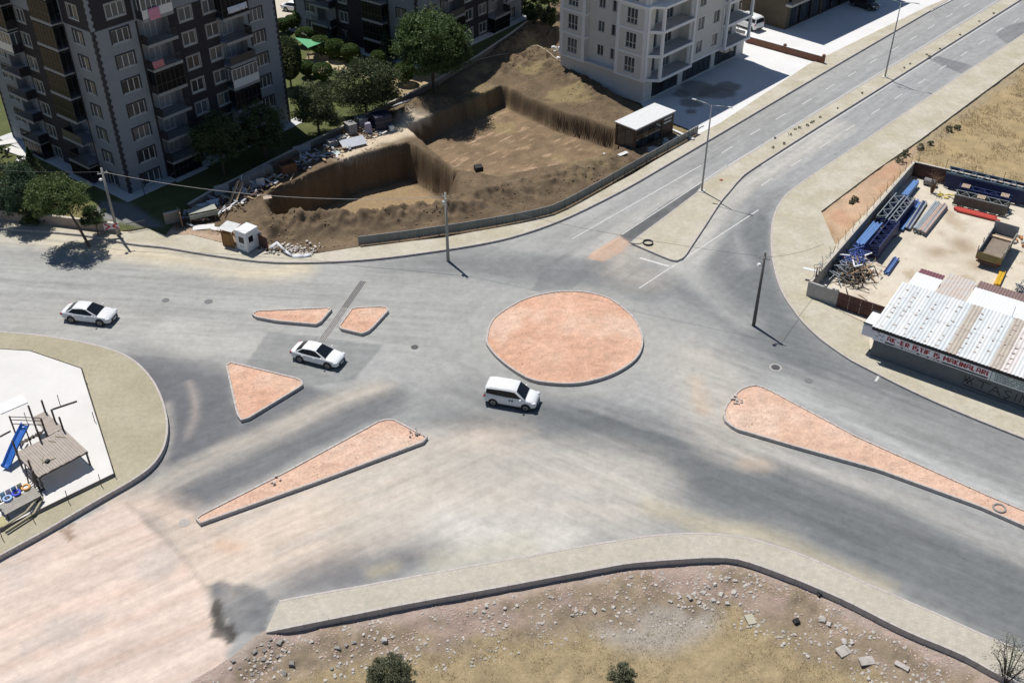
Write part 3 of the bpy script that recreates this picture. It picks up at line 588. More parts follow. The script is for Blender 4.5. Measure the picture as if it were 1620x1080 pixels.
o = grid_mesh('field_ground', np.arange(fx[0] - .5, fx[1] + .5, .16), np.arange(fx[2], fx[3] + .5, .16), None, field_h, field_c, field_m, snap=fieldP); tag(o, kind='structure')
def field_z(x, y): return float(field_h(np.array([x]), np.array([y]))[0])
# ---- right field (dry grass) and yard floor
RF = [(1299, 334), (1387, 268), (1457, 220), (1540, 158), (1620, 99), (1840, -60), (2050, 60), (2050, 420), (1620, 302), (1442, 259), (1322, 388)]
rfP = W(RF)
def rf_h(X, Y): return -0.05 + 0.22 * (fbm(X, Y, 3, 5, 5) - .5) + .12 * (fbm(X, Y, .8, 8, 3) - .5)
def rf_c(X, Y, Z):
    b = fbm(X, Y, 1.0, 12, 5)[..., None]; n = fbm(X, Y, 4, 33, 4)[..., None]
    c = (np.array([.285, .215, .11]) * (1 - n) + np.array([.34, .265, .15]) * n) * (.75 + .5 * b)
    d = pdist(W([(1299, 334), (1387, 268), (1457, 220), (1620, 99), (1840, -60)]), X, Y, False)[0]
    g1 = sst(2.5, .3, d + (fbm(X, Y, 2, 3) - .5) * 3)[..., None]; c = c * (1 - g1 * .7) + np.array([.27, .225, .155]) * g1 * .7
    tri = sst(1, -1, sdist(W([(1299, 334), (1387, 268), (1445, 232), (1436, 262), (1322, 389)]), X, Y))[..., None]
    r = sst(.4, .65, fbm(X, Y, 2.2, 61, 4))[..., None]; cl = np.array([.46, .32, .22]) * (1 - r) + np.array([.42, .25, .165]) * r
    return c * (1 - tri * .85) + cl * (.75 + .5 * b) * tri * .85
o = grid_mesh('dry_field_ground', np.arange(25, 105, .3), np.arange(80, 186, .3), None, rf_h, rf_c, field_m, snap=rfP); tag(o, kind='structure')
YARD = [(1322, 388), (1442, 259), (1620, 302), (1800, 345), (1950, 800), (1620, 660), (1540, 632), (1440, 590), (1372, 560), (1374, 513), (1320, 488), (1287, 473)]
yP = W(YARD)
def yd_c(X, Y, Z):
    a = fbm(X, Y, 3, 5, 5)[..., None]; b = fbm(X, Y, .8, 9, 4)[..., None]; s = sst(.56, .74, fbm(X, Y, 2.6, 14, 5))[..., None]
    c = (np.array([.49, .435, .345]) * (1 - a) + np.array([.57, .52, .43]) * a) * (.85 + .3 * b)
    c = c * (1 - s * .55) + np.array([.30, .22, .14]) * s * .55
    for px in ((1520, 385), (1528, 395), (1545, 420), (1480, 400)):
        q = g(*px); k = np.exp(-(((X - q.x) ** 2 + (Y - q.y) ** 2) / 1.4))[..., None] * .6; c = c * (1 - k) + np.array([.24, .165, .10]) * k
    return c
o = grid_mesh('yard_floor', np.arange(27, 90, .3), np.arange(52, 116, .3), None, lambda X, Y: 0.04 + .03 * (fbm(X, Y, 2, 4) - .5), yd_c, vmat('yard_concrete', .92, .12, 5, .3, 20), snap=yP); tag(o, kind='structure')
# ---- forecourt of the white building
FC = [(1000, 150), (1019, 172), (1050, 190), (1108, 215), (1147, 200), (1287, 108), (1475, 18), (1620, -60), (1300, -75), (1100, -40)]
fcP = W(FC)
def fc_c(X, Y, Z):
    b = fbm(X, Y, 2.0, 9, 4)[..., None]; c = np.array([.62, .62, .615]) * (.93 + .12 * b)
    for px, r in (((1105, 143), 2.6), ((1130, 148), 2.2), ((1150, 138), 1.6), ((1090, 165), 1.4), ((1078, 150), 1.2), ((1093, 178), .7)):
        q = g(*px); k = np.clip(sst(1.15, .8, np.hypot(X - q.x, Y - q.y) / r + .9 * (fbm(X, Y, 1.5, 23, 4) - .5)), 0, 1)[..., None] * .8
        c = c * (1 - k) + np.array([.22, .20, .175]) * k
    return c
o = grid_mesh('forecourt', np.arange(10, 75, .4), np.arange(112, 195, .4), None, lambda X, Y: X * 0 + .13, fc_c, vmat('forecourt_concrete', .85, .06, 3, .12, 20), snap=fcP); tag(o, kind='structure')
# ---- garden of the apartment blocks
GARD = [(-150, 333), (0, 343), (80, 350), (190, 366), (233, 361), (262, 372), (285, 342), (330, 316), (380, 291), (440, 260), (480, 240), (560, 202), (600, 180), (650, 157), (690, 138), (760, 96), (810, 62), (862, 22), (893, -30), (930, -120), (-420, -120)]
gdP = W(GARD)
def gd_c(X, Y, Z):
    a = fbm(X, Y, 3, 5, 5)[..., None]; b = fbm(X, Y, .7, 9, 4)[..., None]
    c = (np.array([.06, .078, .024]) * (1 - a) + np.array([.105, .112, .042]) * a) * (.7 + .6 * b)
    def put(c, k, col): return c * (1 - k[..., None]) + np.array(col) * k[..., None]
    p = pdist(W([(500, 112), (505, 104), (520, 101), (540, 105), (565, 112), (600, 120), (640, 128), (670, 132)]), X, Y, False)[0]; c = put(c, sst(1.5, 1.1, p) * .95, (.43, .36, .23))
    p = sdist(W([(492, 85), (530, 92), (535, 100), (500, 104), (485, 95)]), X, Y); c = put(c, sst(.4, -.2, p) * .8, (.34, .27, .17))
    p = sdist(W([(620, 118), (690, 118), (700, 132), (650, 160), (625, 150)]), X, Y); c = put(c, sst(.6, -.4, p + (a[..., 0] - .5) * 3) * .8, (.36, .28, .16))
    p = sdist(W([(425, -40), (470, -40), (490, 25), (440, 40), (425, 30)]), X, Y); c = put(c, sst(.3, -.3, p) * .95, (.50, .455, .375))
    p = sdist(W([(150, 345), (235, 361), (262, 360), (205, 322), (160, 318)]), X, Y); c = put(c, sst(.3, -.3, p) * .9, (.20, .205, .205))
    p = sdist(W([(-150, 345), (20, 340), (135, 345), (135, 325), (-150, 300)]), X, Y); c = put(c, sst(1, -1, p + (a[..., 0] - .5) * 4) * .6, (.30, .22, .11))
    return c
o = grid_mesh('lawn', np.arange(-135, 22, .45), np.arange(90, 205, .45), None, lambda X, Y: .05 + .06 * (fbm(X, Y, 2, 5) - .5), gd_c, vmat('garden_lawn', .95, .3, 8, .6, 18), snap=gdP); tag(o, kind='structure')
# ---- playground slab
PG = [(-150, 546), (0, 552), (47, 555), (129, 583), (134, 600), (181.5, 750), (0, 838), (-120, 896)]
pgm = mat('playground_white_floor', (.58, .57, .545), .8, .05, .4, .05, 20)
o = poly_fill(W(PG, .60), z=.60).build('playground_floor', pgm); tag(o, kind='structure'); pg = W(PG, .60); mb = MB()
for i in range(len(pg)):
    a, b = pg[i], pg[(i + 1) % len(pg)]; mb.quad((a.x, a.y, -.3), (b.x, b.y, -.3), (b.x, b.y, .59), (a.x, a.y, .59))
mb.build('slab_edge', mat('slab_edge', (.30, .28, .255), .9, .2, 2), o)
# ---- the wide land all round
big = 900; hol = [W(SITE), fieldP]
o = poly_fill([(-big, -big), (big, -big), (big, big * 1.5), (-big, big * 1.5)], [[(p[0], p[1]) for p in h] for h in hol], z=-.34).build('ground', mat('plain_ground', (.27, .215, .125), .95, .3, .05, .4, 3, col2=(.36, .29, .18))); tag(o, kind='structure')
# ================================================================== BUILDINGS
grey_w = mat('render_light_grey', (.22, .243, .275), .9, .06, 1.2, .15, 60)
dark_w = mat('render_charcoal', (.030, .028, .034), .9, .12, 1.2, .15, 60)
lip_m = mat('slab_lip_grey', (.27, .275, .28), .9, .08, 2)
trim_w = mat('window_upvc_white', (.60, .61, .61), .45, .03, 5)
dtrim = mat('dark_surround', (.035, .036, .045), .8, .1, 4)
gtrim = mat('pale_surround', (.27, .27, .265), .8, .06, 4)
pane_m = glass('window_glass', (.03, .035, .04), .15)
dglass = mat('balcony_glass_dark', (.008, .009, .011), .25, .3, 1, spec=.12)
logg_m = mat('loggia_wall_pale', (.27, .28, .30), .9, .06, 2)
rail_m = mat('balcony_rail_metal', (.07, .07, .075), .5, .1, 5, metal=.4)
conc_m = mat('plain_concrete', (.50, .49, .465), .9, .1, 1.5, .2, 30)
class Facade:
    """wall in a plane with real openings; P0 origin, t along, n outward (2-D unit vectors in the parent's frame)"""
    def __init__(s, P0, t, n): s.P0, s.t, s.n = Vector(P0), Vector(t), Vector(n); s.op = []; s.S = set(); s.Z = set()
    def p(s, a, z, d=0): q = s.P0 + s.t * a - s.n * d; return (q.x, q.y, z)
    def build(s, s0, s1, z0, z1, region, mbs, cutsS=(), cutsZ=()):
        S = sorted({round(v, 4) for v in [s0, s1, *cutsS] + [q for o in s.op for q in o[:2]] if s0 - 1e-6 <= v <= s1 + 1e-6})
        Z = sorted({round(v, 4) for v in [z0, z1, *cutsZ] + [q for o in s.op for q in o[2:4]] if z0 - 1e-6 <= v <= z1 + 1e-6})
        for i in range(len(S) - 1):
            for j in range(len(Z) - 1):
                a, b = (S[i] + S[i + 1]) / 2, (Z[j] + Z[j + 1]) / 2
                if any(o[0] < a < o[1] and o[2] < b < o[3] for o in s.op): continue
                mb = mbs.setdefault(region(a, b), MB()); q = [s.p(S[i], Z[j]), s.p(S[i + 1], Z[j]), s.p(S[i + 1], Z[j + 1]), s.p(S[i], Z[j + 1])]
                nn = (Vector(q[1]) - Vector(q[0])).cross(Vector(q[3]) - Vector(q[0]))
                if nn.x * s.n.x + nn.y * s.n.y < 0: q = q[::-1]
                mb.quad(*q)
        for (a, b, c, d, dep, key) in s.op:
            mb = mbs.setdefault(region(a - .05, (c + d) / 2) if key == 'rev' else key, MB()); A, B = s.p, dep
            mb.quad(A(a, c), A(b, c), A(b, c, B), A(a, c, B)); mb.quad(A(a, d), A(a, d, B), A(b, d, B), A(b, d))
            mb.quad(A(a, c), A(a, c, B), A(a, d, B), A(a, d)); mb.quad(A(b, c), A(b, d), A(b, d, B), A(b, c, B))
            if dep > .5: mb.quad(A(a, c, B), A(b, c, B), A(b, d, B), A(a, d, B))
    def rz(s): return math.atan2(s.t.y, s.t.x) if (s.t.x * -s.n.y + s.t.y * s.n.x) > 0 else math.atan2(-s.t.y, -s.t.x)
    def at(s, a, wdt):  # start corner so that local +x runs left-to-right seen from outside
        return a if (s.t.x * -s.n.y + s.t.y * s.n.x) > 0 else a + wdt
WIN = {}
def win_mesh(wd, h, lights, kind):
    k = (round(wd, 2), round(h, 2), lights, kind)
    if k in WIN: return WIN[k]
    f = .06; mb = MB(); mb.bb(0, wd, .06, .13, 0, f).bb(0, wd, .06, .13, h - f, h).bb(0, f, .06, .13, f, h - f).bb(wd - f, wd, .06, .13, f, h - f)
    for i in range(1, lights): x = wd * i / lights; mb.bb(x - .035, x + .035, .055, .125, f, h - f)
    if kind == 'french': mb.bb(f, wd - f, .057, .127, h * .36 - .03, h * .36 + .03)
    mb.bb(-.04, wd + .04, -.05, .06, -.05, .0)
    pn = MB(); pn.bb(.03, wd - .03, .10, .115, .03, h - .03)
    sr = MB(); b = .17; sr.bb(-b, 0, -.035, .03, -.0, h + b).bb(wd, wd + b, -.035, .03, 0, h + b).bb(0, wd, -.035, .03, h, h + b)
    if kind == 'pale': sr.bb(-b, wd + b, -.035, .03, -b, -.051)
    M = [mb.mesh('window'), pn.mesh('pane'), sr.mesh('surround')]
    M[0].materials.append(trim_w); M[1].materials.append(pane_m)
    M[2].materials.append({'dark': dtrim, 'pale': gtrim}.get(kind, trim_w)); WIN[k] = M; return M
def raw(name, me, parent, loc=(0, 0, 0), rz=0):
    o = bpy.data.objects.new(name, me); COL.objects.link(o); o.parent = parent; o.location = loc; o.rotation_euler = (0, 0, rz); return o
def window(fc, root, s0, z0, wd, h, lights, kind, surround=True):
    M = win_mesh(wd, h, lights, kind); x, y, _ = fc.p(fc.at(s0, wd), z0)
    o = raw('window', M[0], root, (x, y, z0), fc.rz()); raw('pane', M[1], o)
    if surround: raw('surround', M[2], o)
    return o
BAL = {}
def balcony(fc, root, s0, s1, zf, kind, dep=1.2, side='left', fh=2.65):
    wd = s1 - s0; key = (round(wd, 2), kind, side, dep)
    if key not in BAL:
        D = -dep; m = {}
        sl = MB(); sl.bb(0, wd, D, -.004, -.16, 0); sl.bb(-.02, wd + .02, D - .03, D + .05, -.2, .12); m['slab'] = (sl, lip_m)
        sp = MB()
        for sx in ((.06,) if side == 'left' else (wd - .06,)): sp.bb(sx - .055, sx + .055, D + .05, -.005, .0, .95)
        m['side_panel'] = (sp, dark_w)
        rl = MB(); rl.bb(.05, wd - .05, D + .01, D + .05, .98, 1.03)
        if kind == 'open':
            n = int(wd / .14)
            for i in range(n + 1): x = .06 + (wd - .12) * i / n; rl.bb(x - .011, x + .011, D + .02, D + .045, .12, .98)
        elif kind == 'solid': rl.bb(.05, wd - .05, D + .015, D + .045, .12, .97)
        m['railing'] = (rl, rail_m)
        if kind in ('dark', 'white', 'half'):
            H = fh - .36; fr = MB(); gz = MB(); fm = trim_w if kind == 'white' else rail_m; t = .07 if kind == 'white' else .04
            lo = .95 if kind == 'white' else .13
            for yy in (D + .03,): fr.bb(.0, wd, yy - t / 2, yy + t / 2, H - t, H).bb(0, wd, yy - t / 2, yy + t / 2, lo, lo + t)
            n = 6
            for i in range(n + 1): x = .04 + (wd - .08) * i / n; fr.bb(x - t / 2, x + t / 2, D + .0, D + .06, lo, H)
            for x in (.03, wd - .03):
                fr.bb(x - t / 2, x + t / 2, D + .03, -.01, H - t, H)
                for q in (.5, 1): fr.bb(x - t / 2, x + t / 2, -q * dep * .97, -q * dep * .97 + t, lo, H)
                gz.bb(x - .01, x + .01, D + .05, -.01, max(lo, .96), H - .05)
            gz.bb(.03, wd - .03, D + .022, D + .034, lo + .03, H - .03)
            m['glazing_frame'] = (fr, fm); m['glazing'] = (gz, dglass if kind != 'white' else pane_m)
            if kind == 'white': wp = MB(); wp.bb(.0, wd, D - .012, D + .04, .1, .95); m['apron'] = (wp, trim_w)
        BAL[key] = {k: (v[0].mesh(k), v[1]) for k, v in m.items()}
        for me, mm in BAL[key].values(): me.materials.append(mm)
    x, y, _ = fc.p(fc.at(s0, wd), zf); B = BAL[key]; o = raw('balcony', B['slab'][0], root, (x, y, zf), fc.rz())
    for k, (me, _) in B.items():
        if k != 'slab': raw(k, me, o)
    return o
def tower(label, O, az, W_, D_, nf, b0, fh, kindsR, kindsL, seed, group='charcoal and grey apartment towers'):
    root = thing('apartment_tower', label, 'building', (O[0], O[1], 0), az, group); rnd = random.Random(seed); mbs = {}
    top = b0 + fh * nf + .35; inv = b0 + fh * 7
    def region(width):
        e0, e1 = 4.95, width - 4.85
        def r(s, z):
            edge = s < e0 or s > e1
            return ('grey' if z < inv else 'dark') if edge else ('dark' if z < inv - .2 else 'grey')
        return r, e0, e1
    kinds = {'R': kindsR, 'L': kindsL}
    for nm, P0, t, n, width in (('R', (0, 0), (1, 0), (0, -1), W_), ('L', (0, 0), (0, 1), (-1, 0), D_)):
        fc = Facade(P0, t, n); rg, e0, e1 = region(width)
        cols = [(1.98, 2.06, 3, 'e')]
        if nm == 'R': cols += [(10.3, 1.58, 2, 'm'), (13.45, 1.58, 2, 'm'), (width - 3.95, 1.85, 3, 'e')]
        else: cols = [(1.98, 1.55, 2, 'e'), (width / 2 + 1.1, 1.5, 2, 'm'), (width - 3.9, 1.55, 2, 'e')] + ([(width / 2 - 1.9, 1.2, 2, 'm')] if False else [])
        bals = [(5.2, 8.9, 'left'), (width - 8.4, width - 4.7, 'right')]
        wl = []
        for k in range(nf):
            zf = b0 + fh * k; z0 = zf + .88; h = 1.36
            if k == 0: z0 = max(z0, .3)
            for (s0, wd, li, q) in cols:
                fc.op.append((s0, s0 + wd, z0, z0 + h, .14, 'rev')); wl.append((s0, z0, wd, h, li, ('dark' if (z0 < inv) else 'pale') if q == 'e' else ('pale' if z0 < inv else 'dark')))
            for bi, (a, b, side) in enumerate(bals):
                lo = max(zf + .02, .1); fc.op.append((a, b, lo, zf + fh - .22, 1.1, 'loggia%s%d%d' % (nm, bi, k))); kd = kinds[nm][bi][k % len(kinds[nm][bi])]
                if k > 0: balcony(fc, root, a, b, zf, kd, side=side, fh=fh)
                else: balcony(fc, root, a, b, .12, 'dark', side='', fh=fh - .2)
                dm = win_mesh(1.5, 1.95, 2, 'door'); x, y, _ = fc.p(fc.at(a + 1.3, 1.5), lo, 1.02); d = raw('balcony_door', dm[0], root, (x, y, lo + .04), fc.rz()); raw('pane', dm[1], d)
        fc.build(0, width, 0, top, rg, mbs, cutsS=(e0, e1), cutsZ=(inv, inv - .2))
        for a in wl: window(fc, root, *a)
    for q in ((W_, 0, W_, D_), (W_, D_, 0, D_)): mbs.setdefault('grey', MB()).quad((q[0], q[1], 0), (q[2], q[3], 0), (q[2], q[3], top), (q[0], q[1], top))
    nmn = {'grey': ('wall', grey_w), 'dark': ('wall', dark_w), 'rev': ('reveals', grey_w), 'loggia': ('loggia', logg_m)}
    for k, mb in mbs.items(): mb.build(nmn[k[:6] if k[:6] == 'loggia' else k][0], nmn[k[:6] if k[:6] == 'loggia' else k][1], root)
    rf = MB(); rf.bb(-.25, W_ + .25, -.25, .1, top, top + .45).bb(-.25, W_ + .25, D_ - .1, D_ + .25, top, top + .45).bb(-.25, .1, .1, D_ - .1, top, top + .45).bb(W_ - .1, W_ + .25, .1, D_ - .1, top, top + .45)
    pr = rf.build('parapet', lip_m, root); MB().quad((0, 0, top - .05), (W_, 0, top - .05), (W_, D_, top - .05), (0, D_, top - .05)).build('roof', conc_m, root)
    for cx, cy, sx, sy in ((0, 0, 1, 1), (W_, 0, -1, 1), (0, D_, 1, -1)):
        qd, qg = MB(), MB(); k = 0; z = .1
        while z < top - .1:
            h = .34; a = .34 if k % 2 else .2; b = .2 if k % 2 else .34; (qd if z < inv else qg).bb(cx - .04 * sx, cx + a * sx, cy - .04 * sy, cy + b * sy, z, z + h - .012); z += h; k += 1
        qd.build('quoin', dtrim, root); qg.build('quoin', grey_w, root)
    return root
T1O = (-41.59, 103.09)
tower('charcoal and grey apartment tower at the left, balconies with laundry', T1O, R(52), 23.35, 23.0, 9, -.6, 2.66,
      [['open', 'open', 'open', 'open', 'dark', 'open', 'open', 'white', 'open'], ['open', 'open', 'dark', 'white', 'solid', 'open', 'dark', 'open', 'dark']],
      [['dark', 'open', 'solid', 'dark', 'dark', 'dark', 'dark', 'dark', 'open'], ['open', 'open', 'open', 'open', 'open', 'white', 'half', 'dark', 'open']], 3)
T2O = g(663, 104)
tower('charcoal and grey apartment tower at the back, behind the large tree', T2O, R(53.5), 24.0, 23.6, 9, -.4, 2.7,
      [['open', 'dark', 'solid', 'open', 'dark', 'open', 'open', 'white', 'open'], ['dark', 'open', 'solid', 'dark', 'open', 'open', 'dark', 'open', 'dark']],
      [['dark', 'dark', 'dark', 'open', 'dark', 'solid', 'dark', 'dark', 'open'], ['open', 'open', 'open', 'open', 'open', 'white', 'half', 'dark', 'open']], 5)
# walkways round the towers
def ring_walk(name, O, az, W_, D_, m, wd=1.3, z=.12):
    ca, sa = math.cos(az), math.sin(az); P = lambda x, y: Vector((O[0] + x * ca - y * sa, O[1] + x * sa + y * ca, z))
    a = [P(-wd, -wd), P(4.9, -wd), P(4.9, -wd - .5), P(9.2, -wd - .5), P(9.2, -wd), P(W_ + wd, -wd), P(W_ + wd, .5), P(.5, .5), P(.5, D_ + wd), P(-wd, D_ + wd), P(-wd, 9.2), P(-wd - .5, 9.2), P(-wd - .5, 4.9), P(-wd, 4.9)]
    mb = MB(); mb.prism([(p.x, p.y) for p in a], -.1, z); o = mb.build(name, m); o['kind'] = 'structure'
walk_m = mat('walkway_slabs', (.50, .51, .50), .9, .08, 1.2, .1, 20)
ring_walk('tower_walkway', T1O, R(52), 23.35, 23, walk_m); ring_walk('tower_walkway', T2O, R(53.5), 24, 23.6, walk_m)
# laundry on the left tower
def tower_pt(x, y, z, O=T1O, az=R(52)): return Vector((O[0] + x * math.cos(az) - y * math.sin(az), O[1] + x * math.sin(az) + y * math.cos(az), z))
def cloth(label, s0, s1, zt, zb, m, y=-1.30, wave=.05, face='R'):
    mb = MB(); n = 14; rows = 5; V = []
    for j in range(rows + 1):
        for i in range(n + 1):
            s = s0 + (s1 - s0) * i / n; z = zt + (zb - zt) * j / rows; d = y - .02 - wave * (.5 + .5 * math.sin(i * 1.7 + j * .4)) * (j / rows)
            V.append(tower_pt(s, d, z))
    mb.v = [tuple(v) for v in V]; mb.f = [(j * (n + 1) + i, j * (n + 1) + i + 1, (j + 1) * (n + 1) + i + 1, (j + 1) * (n + 1) + i) for j in range(rows) for i in range(n)]
    o = mb.build('laundry', m, smooth=True); so_ = o.modifiers.new('s', 'SOLIDIFY'); so_.thickness = .012; tag(o, label, 'laundry')
cloth('pink sheet hung over a balcony rail of the left tower', 5.9, 7.2, 19.1, 17.9, mat('cloth_pink', (.55, .24, .34), .95, .1, 4), y=-1.3)
cloth('white and blue washing over a right-hand balcony of the left tower', 15.6, 18.3, 16.6, 15.9, mat('cloth_white_blue', (.55, .57, .66), .95, .2, 2.5), y=-1.3, wave=.12)
cloth('pink rug draped on a lower balcony rail of the left tower', 5.1, 6.5, 13.75, 13.0, mat('cloth_rose', (.45, .19, .21), .95, .15, 6), y=-1.3, wave=.2)
# ---------------------------------------------------------------- white block
ww = mat('white_block_wall', (.56, .555, .53), .9, .05, 1.5, .1, 50); wt = mat('white_block_trim', (.70, .71, .72), .85, .04, 3); wd_floor = mat('balcony_floor', (.42, .41, .40), .9, .08, 3)
shopg = glass('shop_glass', (.012, .015, .018), .05)
WB = thing('white_apartment_block', 'white apartment block with corner balconies and dark shop windows', 'building', (16.43, 126.6, 0), R(47))
S1, S2, S3, EV, TOP = 3.3, 6.4, 9.45, 12.35, 16.3
mbs = {}
reg = lambda s, z: 'w'
fr = Facade((0, .2), (1, 0), (0, -1))
for a, b in ((2.2, 7.9), (8.9, 15.4), (16.3, 21.6)): fr.op.append((a, b, .25, 2.95, .25, 'rev'))
fr.build(.4, 23.4, 0, S1 - .28, reg, mbs)
for a, b in ((2.2, 7.9), (8.9, 15.4), (16.3, 21.6)):
    fm = MB(); n = max(3, int((b - a) / 1.3))
    for i in range(n + 1): x = a + (b - a) * i / n; fm.bb(x - .04, x + .04, .38, .46, .25, 2.95)
    fm.bb(a, b, .38, .46, 2.2, 2.28).bb(a, b, .38, .46, .25, .33); f = fm.build('shop_window', mat('shop_frame_dark', (.04, .04, .045), .4, .05, 3), WB)
    for i in range(n): x0, x1 = a + (b - a) * i / n + .04, a + (b - a) * (i + 1) / n - .04; MB().bb(x0, x1, .42, .435, .33, 2.95).build('pane', shopg, f)
fl = Facade((.4, 0), (0, 1), (-1, 0)); fl.build(.2, 14.0, 0, S1 - .28, reg, mbs)
mbs['w'].quad((23.4, .2, 0), (23.4, 14, 0), (23.4, 14, S1), (23.4, .2, S1))
# upper floors: left side bays and recess
def ufacade(P0, t, n, s0, s1, wins, zlist=((S1, S2), (S2, S3), (S3, EV), (EV, TOP))):
    f = Facade(P0, t, n); todo = []
    for (za, zb) in zlist:
        for (a, wd, zo, h, li, kd) in wins:
            if za + zo + h < TOP: f.op.append((a, a + wd, za + zo, za + zo + h, .16, 'rev')); todo.append((a, za + zo, wd, h, li, kd))
    f.build(s0, s1, S1, TOP, reg, mbs)
    for q in todo: window(f, WB, *q)
    return f
ufacade((0, 0), (0, 1), (-1, 0), 0.0, 4.7, [(1.55, 1.65, .5, 1.95, 3, 'french')])
ufacade((0, 0), (0, 1), (-1, 0), 9.7, 13.9, [(10.95, 1.65, .5, 1.95, 3, 'french')])
ufacade((.8, 0), (0, 1), (-1, 0), 4.7, 9.7, [(4.95, 1.15, 1.0, 1.4, 2, 'plain'), (7.2, 1.05, 1.0, 1.4, 2, 'plain')])
for y in (4.7, 9.7): mbs['w'].quad((0, y, S1), (.8, y, S1), (.8, y, TOP), (0, y, TOP))
mbs['w'].quad((0, 0, S1), (1.5, 0, S1), (1.5, 0, TOP), (0, 0, TOP)); mbs['w'].quad((0, 13.9, S1), (22, 13.9, S1), (22, 13.9, TOP), (0, 13.9, TOP))
ufacade((0, -.7), (1, 0), (0, -1), 8.3, 15.9, [(10.0, 1.4, .75, 1.6, 2, 'plain'), (13.5, 1.4, .75, 1.6, 2, 'plain')])
ufacade((0, .9), (1, 0), (0, -1), 1.5, 8.3, [(2.5, .95, .05, 2.2, 1, 'plain'), (5.0, 1.6, .05, 2.2, 2, 'plain')])
ufacade((0, .9), (1, 0), (0, -1), 15.9, 22.0, [(17.3, 1.6, .05, 2.2, 2, 'plain'), (20.0, .9, .05, 2.2, 1, 'plain')])
for x, y0 in ((8.3, -.7), (15.9, -.7), (1.5, 0), ): mbs['w'].quad((x, y0, S1), (x, .9, S1), (x, .9, TOP), (x, y0, TOP))
mbs['w'].quad((22, .9, S1), (22, 13.9, S1), (22, 13.9, TOP), (22, .9, TOP))
mbs['w'].build('wall', ww, WB)
MB().quad((0, -.7, TOP), (22, -.7, TOP), (22, 13.9, TOP), (0, 13.9, TOP)).build('roof', conc_m, WB); MB().prism([(.02, .02), (8.4, .02), (8.4, -.69), (15.8, -.69), (15.8, .02), (21.98, .02), (21.98, 13.88), (.02, 13.88)], S1 - .28, S1 - .005, True).build('soffit', ww, WB)
# underside + balcony slabs, bands, columns
for z in (S1, S2, S3):
    b = MB(); pts = [(.5, -.05), (1.5, -1.4), (8.35, -1.4), (8.35, .9), (1.45, .9)]; b.prism(pts, z - .22, z, True)
    o = b.build('balcony', wd_floor, WB); band = MB()
    for (x0, y0), (x1, y1) in (((.5, -.05), (1.5, -1.4)), ((1.5, -1.4), (8.35, -1.4)), ((8.35, -1.4), (8.35, -.7))): band.bar((x0, y0, z - .1), (x1, y1, z - .1), .12, .36)
    band.build('band', wt, o)
    b = MB(); b.bb(15.85, 22.0, -1.4, .9, z - .22, z); o = b.build('balcony', wd_floor, WB); band = MB()
    band.bar((15.85, -1.4, z - .1), (22.06, -1.4, z - .1), .12, .36).bar((22.0, -1.4, z - .1), (22.0, .9, z - .1), .12, .36).bar((15.85, -1.4, z - .1), (15.85, -.7, z - .1), .12, .36); band.build('band', wt, o)
    # half-height curved side wall of the near balcony
    m2 = MB(); n = 10; prof = [(8.2 - 4.2 * i / n, z + 1.05 * (1 - (i / n)) ** .7 + .02) for i in range(n + 1)]
    pass
    m3 = MB(); m3.bb(22 - .03, 22.03, -1.3, .9, z, z + .06).bb(21.97, 22.03, -1.33, -1.27, z, z + 1).bb(21.97, 22.03, .5, .56, z, z + 1); m3.build('railing', wt, o)
bn = MB()
for z in (S1, S2, S3, EV):
    bn.bb(-.07, .1, -.06, 4.76, z - .3, z); bn.bb(-.07, .1, 9.64, 13.95, z - .3, z); bn.bb(-.06, 1.5, -.07, .1, z - .3, z); bn.bb(.0, .8, 9.6, 9.77, z - .3, z); bn.bb(.0, .8, 4.63, 4.8, z - .3, z)
bn.bb(8.3, 15.9, -.76, -.6, S1 - .3, S1)
for y in (.25, 4.45, 9.95, 13.65): bn.bb(-.06, .1, y - .25, y + .25, S1, TOP)
for x in (.3, 8.3, 15.9): bn.bb(x - .22, x + .22, -.77 if x > 1 else -.06, -.6 if x > 1 else .1, S1, TOP)
bn.build('moulding', wt, WB)
for x, y in ((1.65, -1.25), (8.25, -1.25), (16.0, -1.25), (21.85, -1.25)): MB().bb(x - .17, x + .17, y - .17, y + .17, S1 - .2, EV - .1).build('column', wt, WB)
rw = mat('roof_white', (.78, .78, .78), .8, .04, 3); MB().prism([(.1, -.2), (1.3, -1.7), (8.5, -1.7), (8.5, .9), (.95, .9)], EV, EV + .3, True).build('balcony_roof', rw, WB); MB().bb(15.7, 22.3, -1.7, .9, EV, EV + .3).build('balcony_roof', rw, WB)
MB().bb(-.35, .9, -.35, 4.9, EV + .004, EV + .28).build('bay_roof', rw, WB); MB().bb(-.35, .9, 9.5, 14.1, EV, EV + .28).build('bay_roof', rw, WB)
rp = MB(); rp.bb(-.6, 22.6, -1.3, 14.5, TOP + .003, TOP + .4); rp.build('eaves', wt, WB)
# ---------------------------------------------------------------- low brown parade
bro = mat('brown_render', (.105, .085, .06), .9, .1, 1.5, .1, 30); fas = mat('fascia_concrete', (.42, .40, .37), .9, .08, 2)
BO = g(1241, 49); BB = thing('brown_shop_building', 'brown shop building with dark glazed fronts beside the white block', 'building', (BO.x, BO.y, 0), R(45)); mbs = {}
f = Facade((0, 0), (1, 0), (0, -1)); f.op.append((.9, 24, .25, 3.5, .3, 'rev')); f.build(0, 25, 0, 16.2, lambda s, z: 'w', mbs)
mbs['w'].quad((0, 0, 0), (0, 14, 0), (0, 14, 16.2), (0, 0, 16.2)); mbs['w'].quad((0, 0, 16.2), (25, 0, 16.2), (25, 14, 16.2), (0, 14, 16.2)); mbs['w'].quad((25, 0, 0), (25, 14, 0), (25, 14, 16.2), (25, 0, 16.2)); mbs['w'].quad((0, 14, 0), (25, 14, 0), (25, 14, 16.2), (0, 14, 16.2))
mbs['w'].build('wall', bro, BB); x = .9
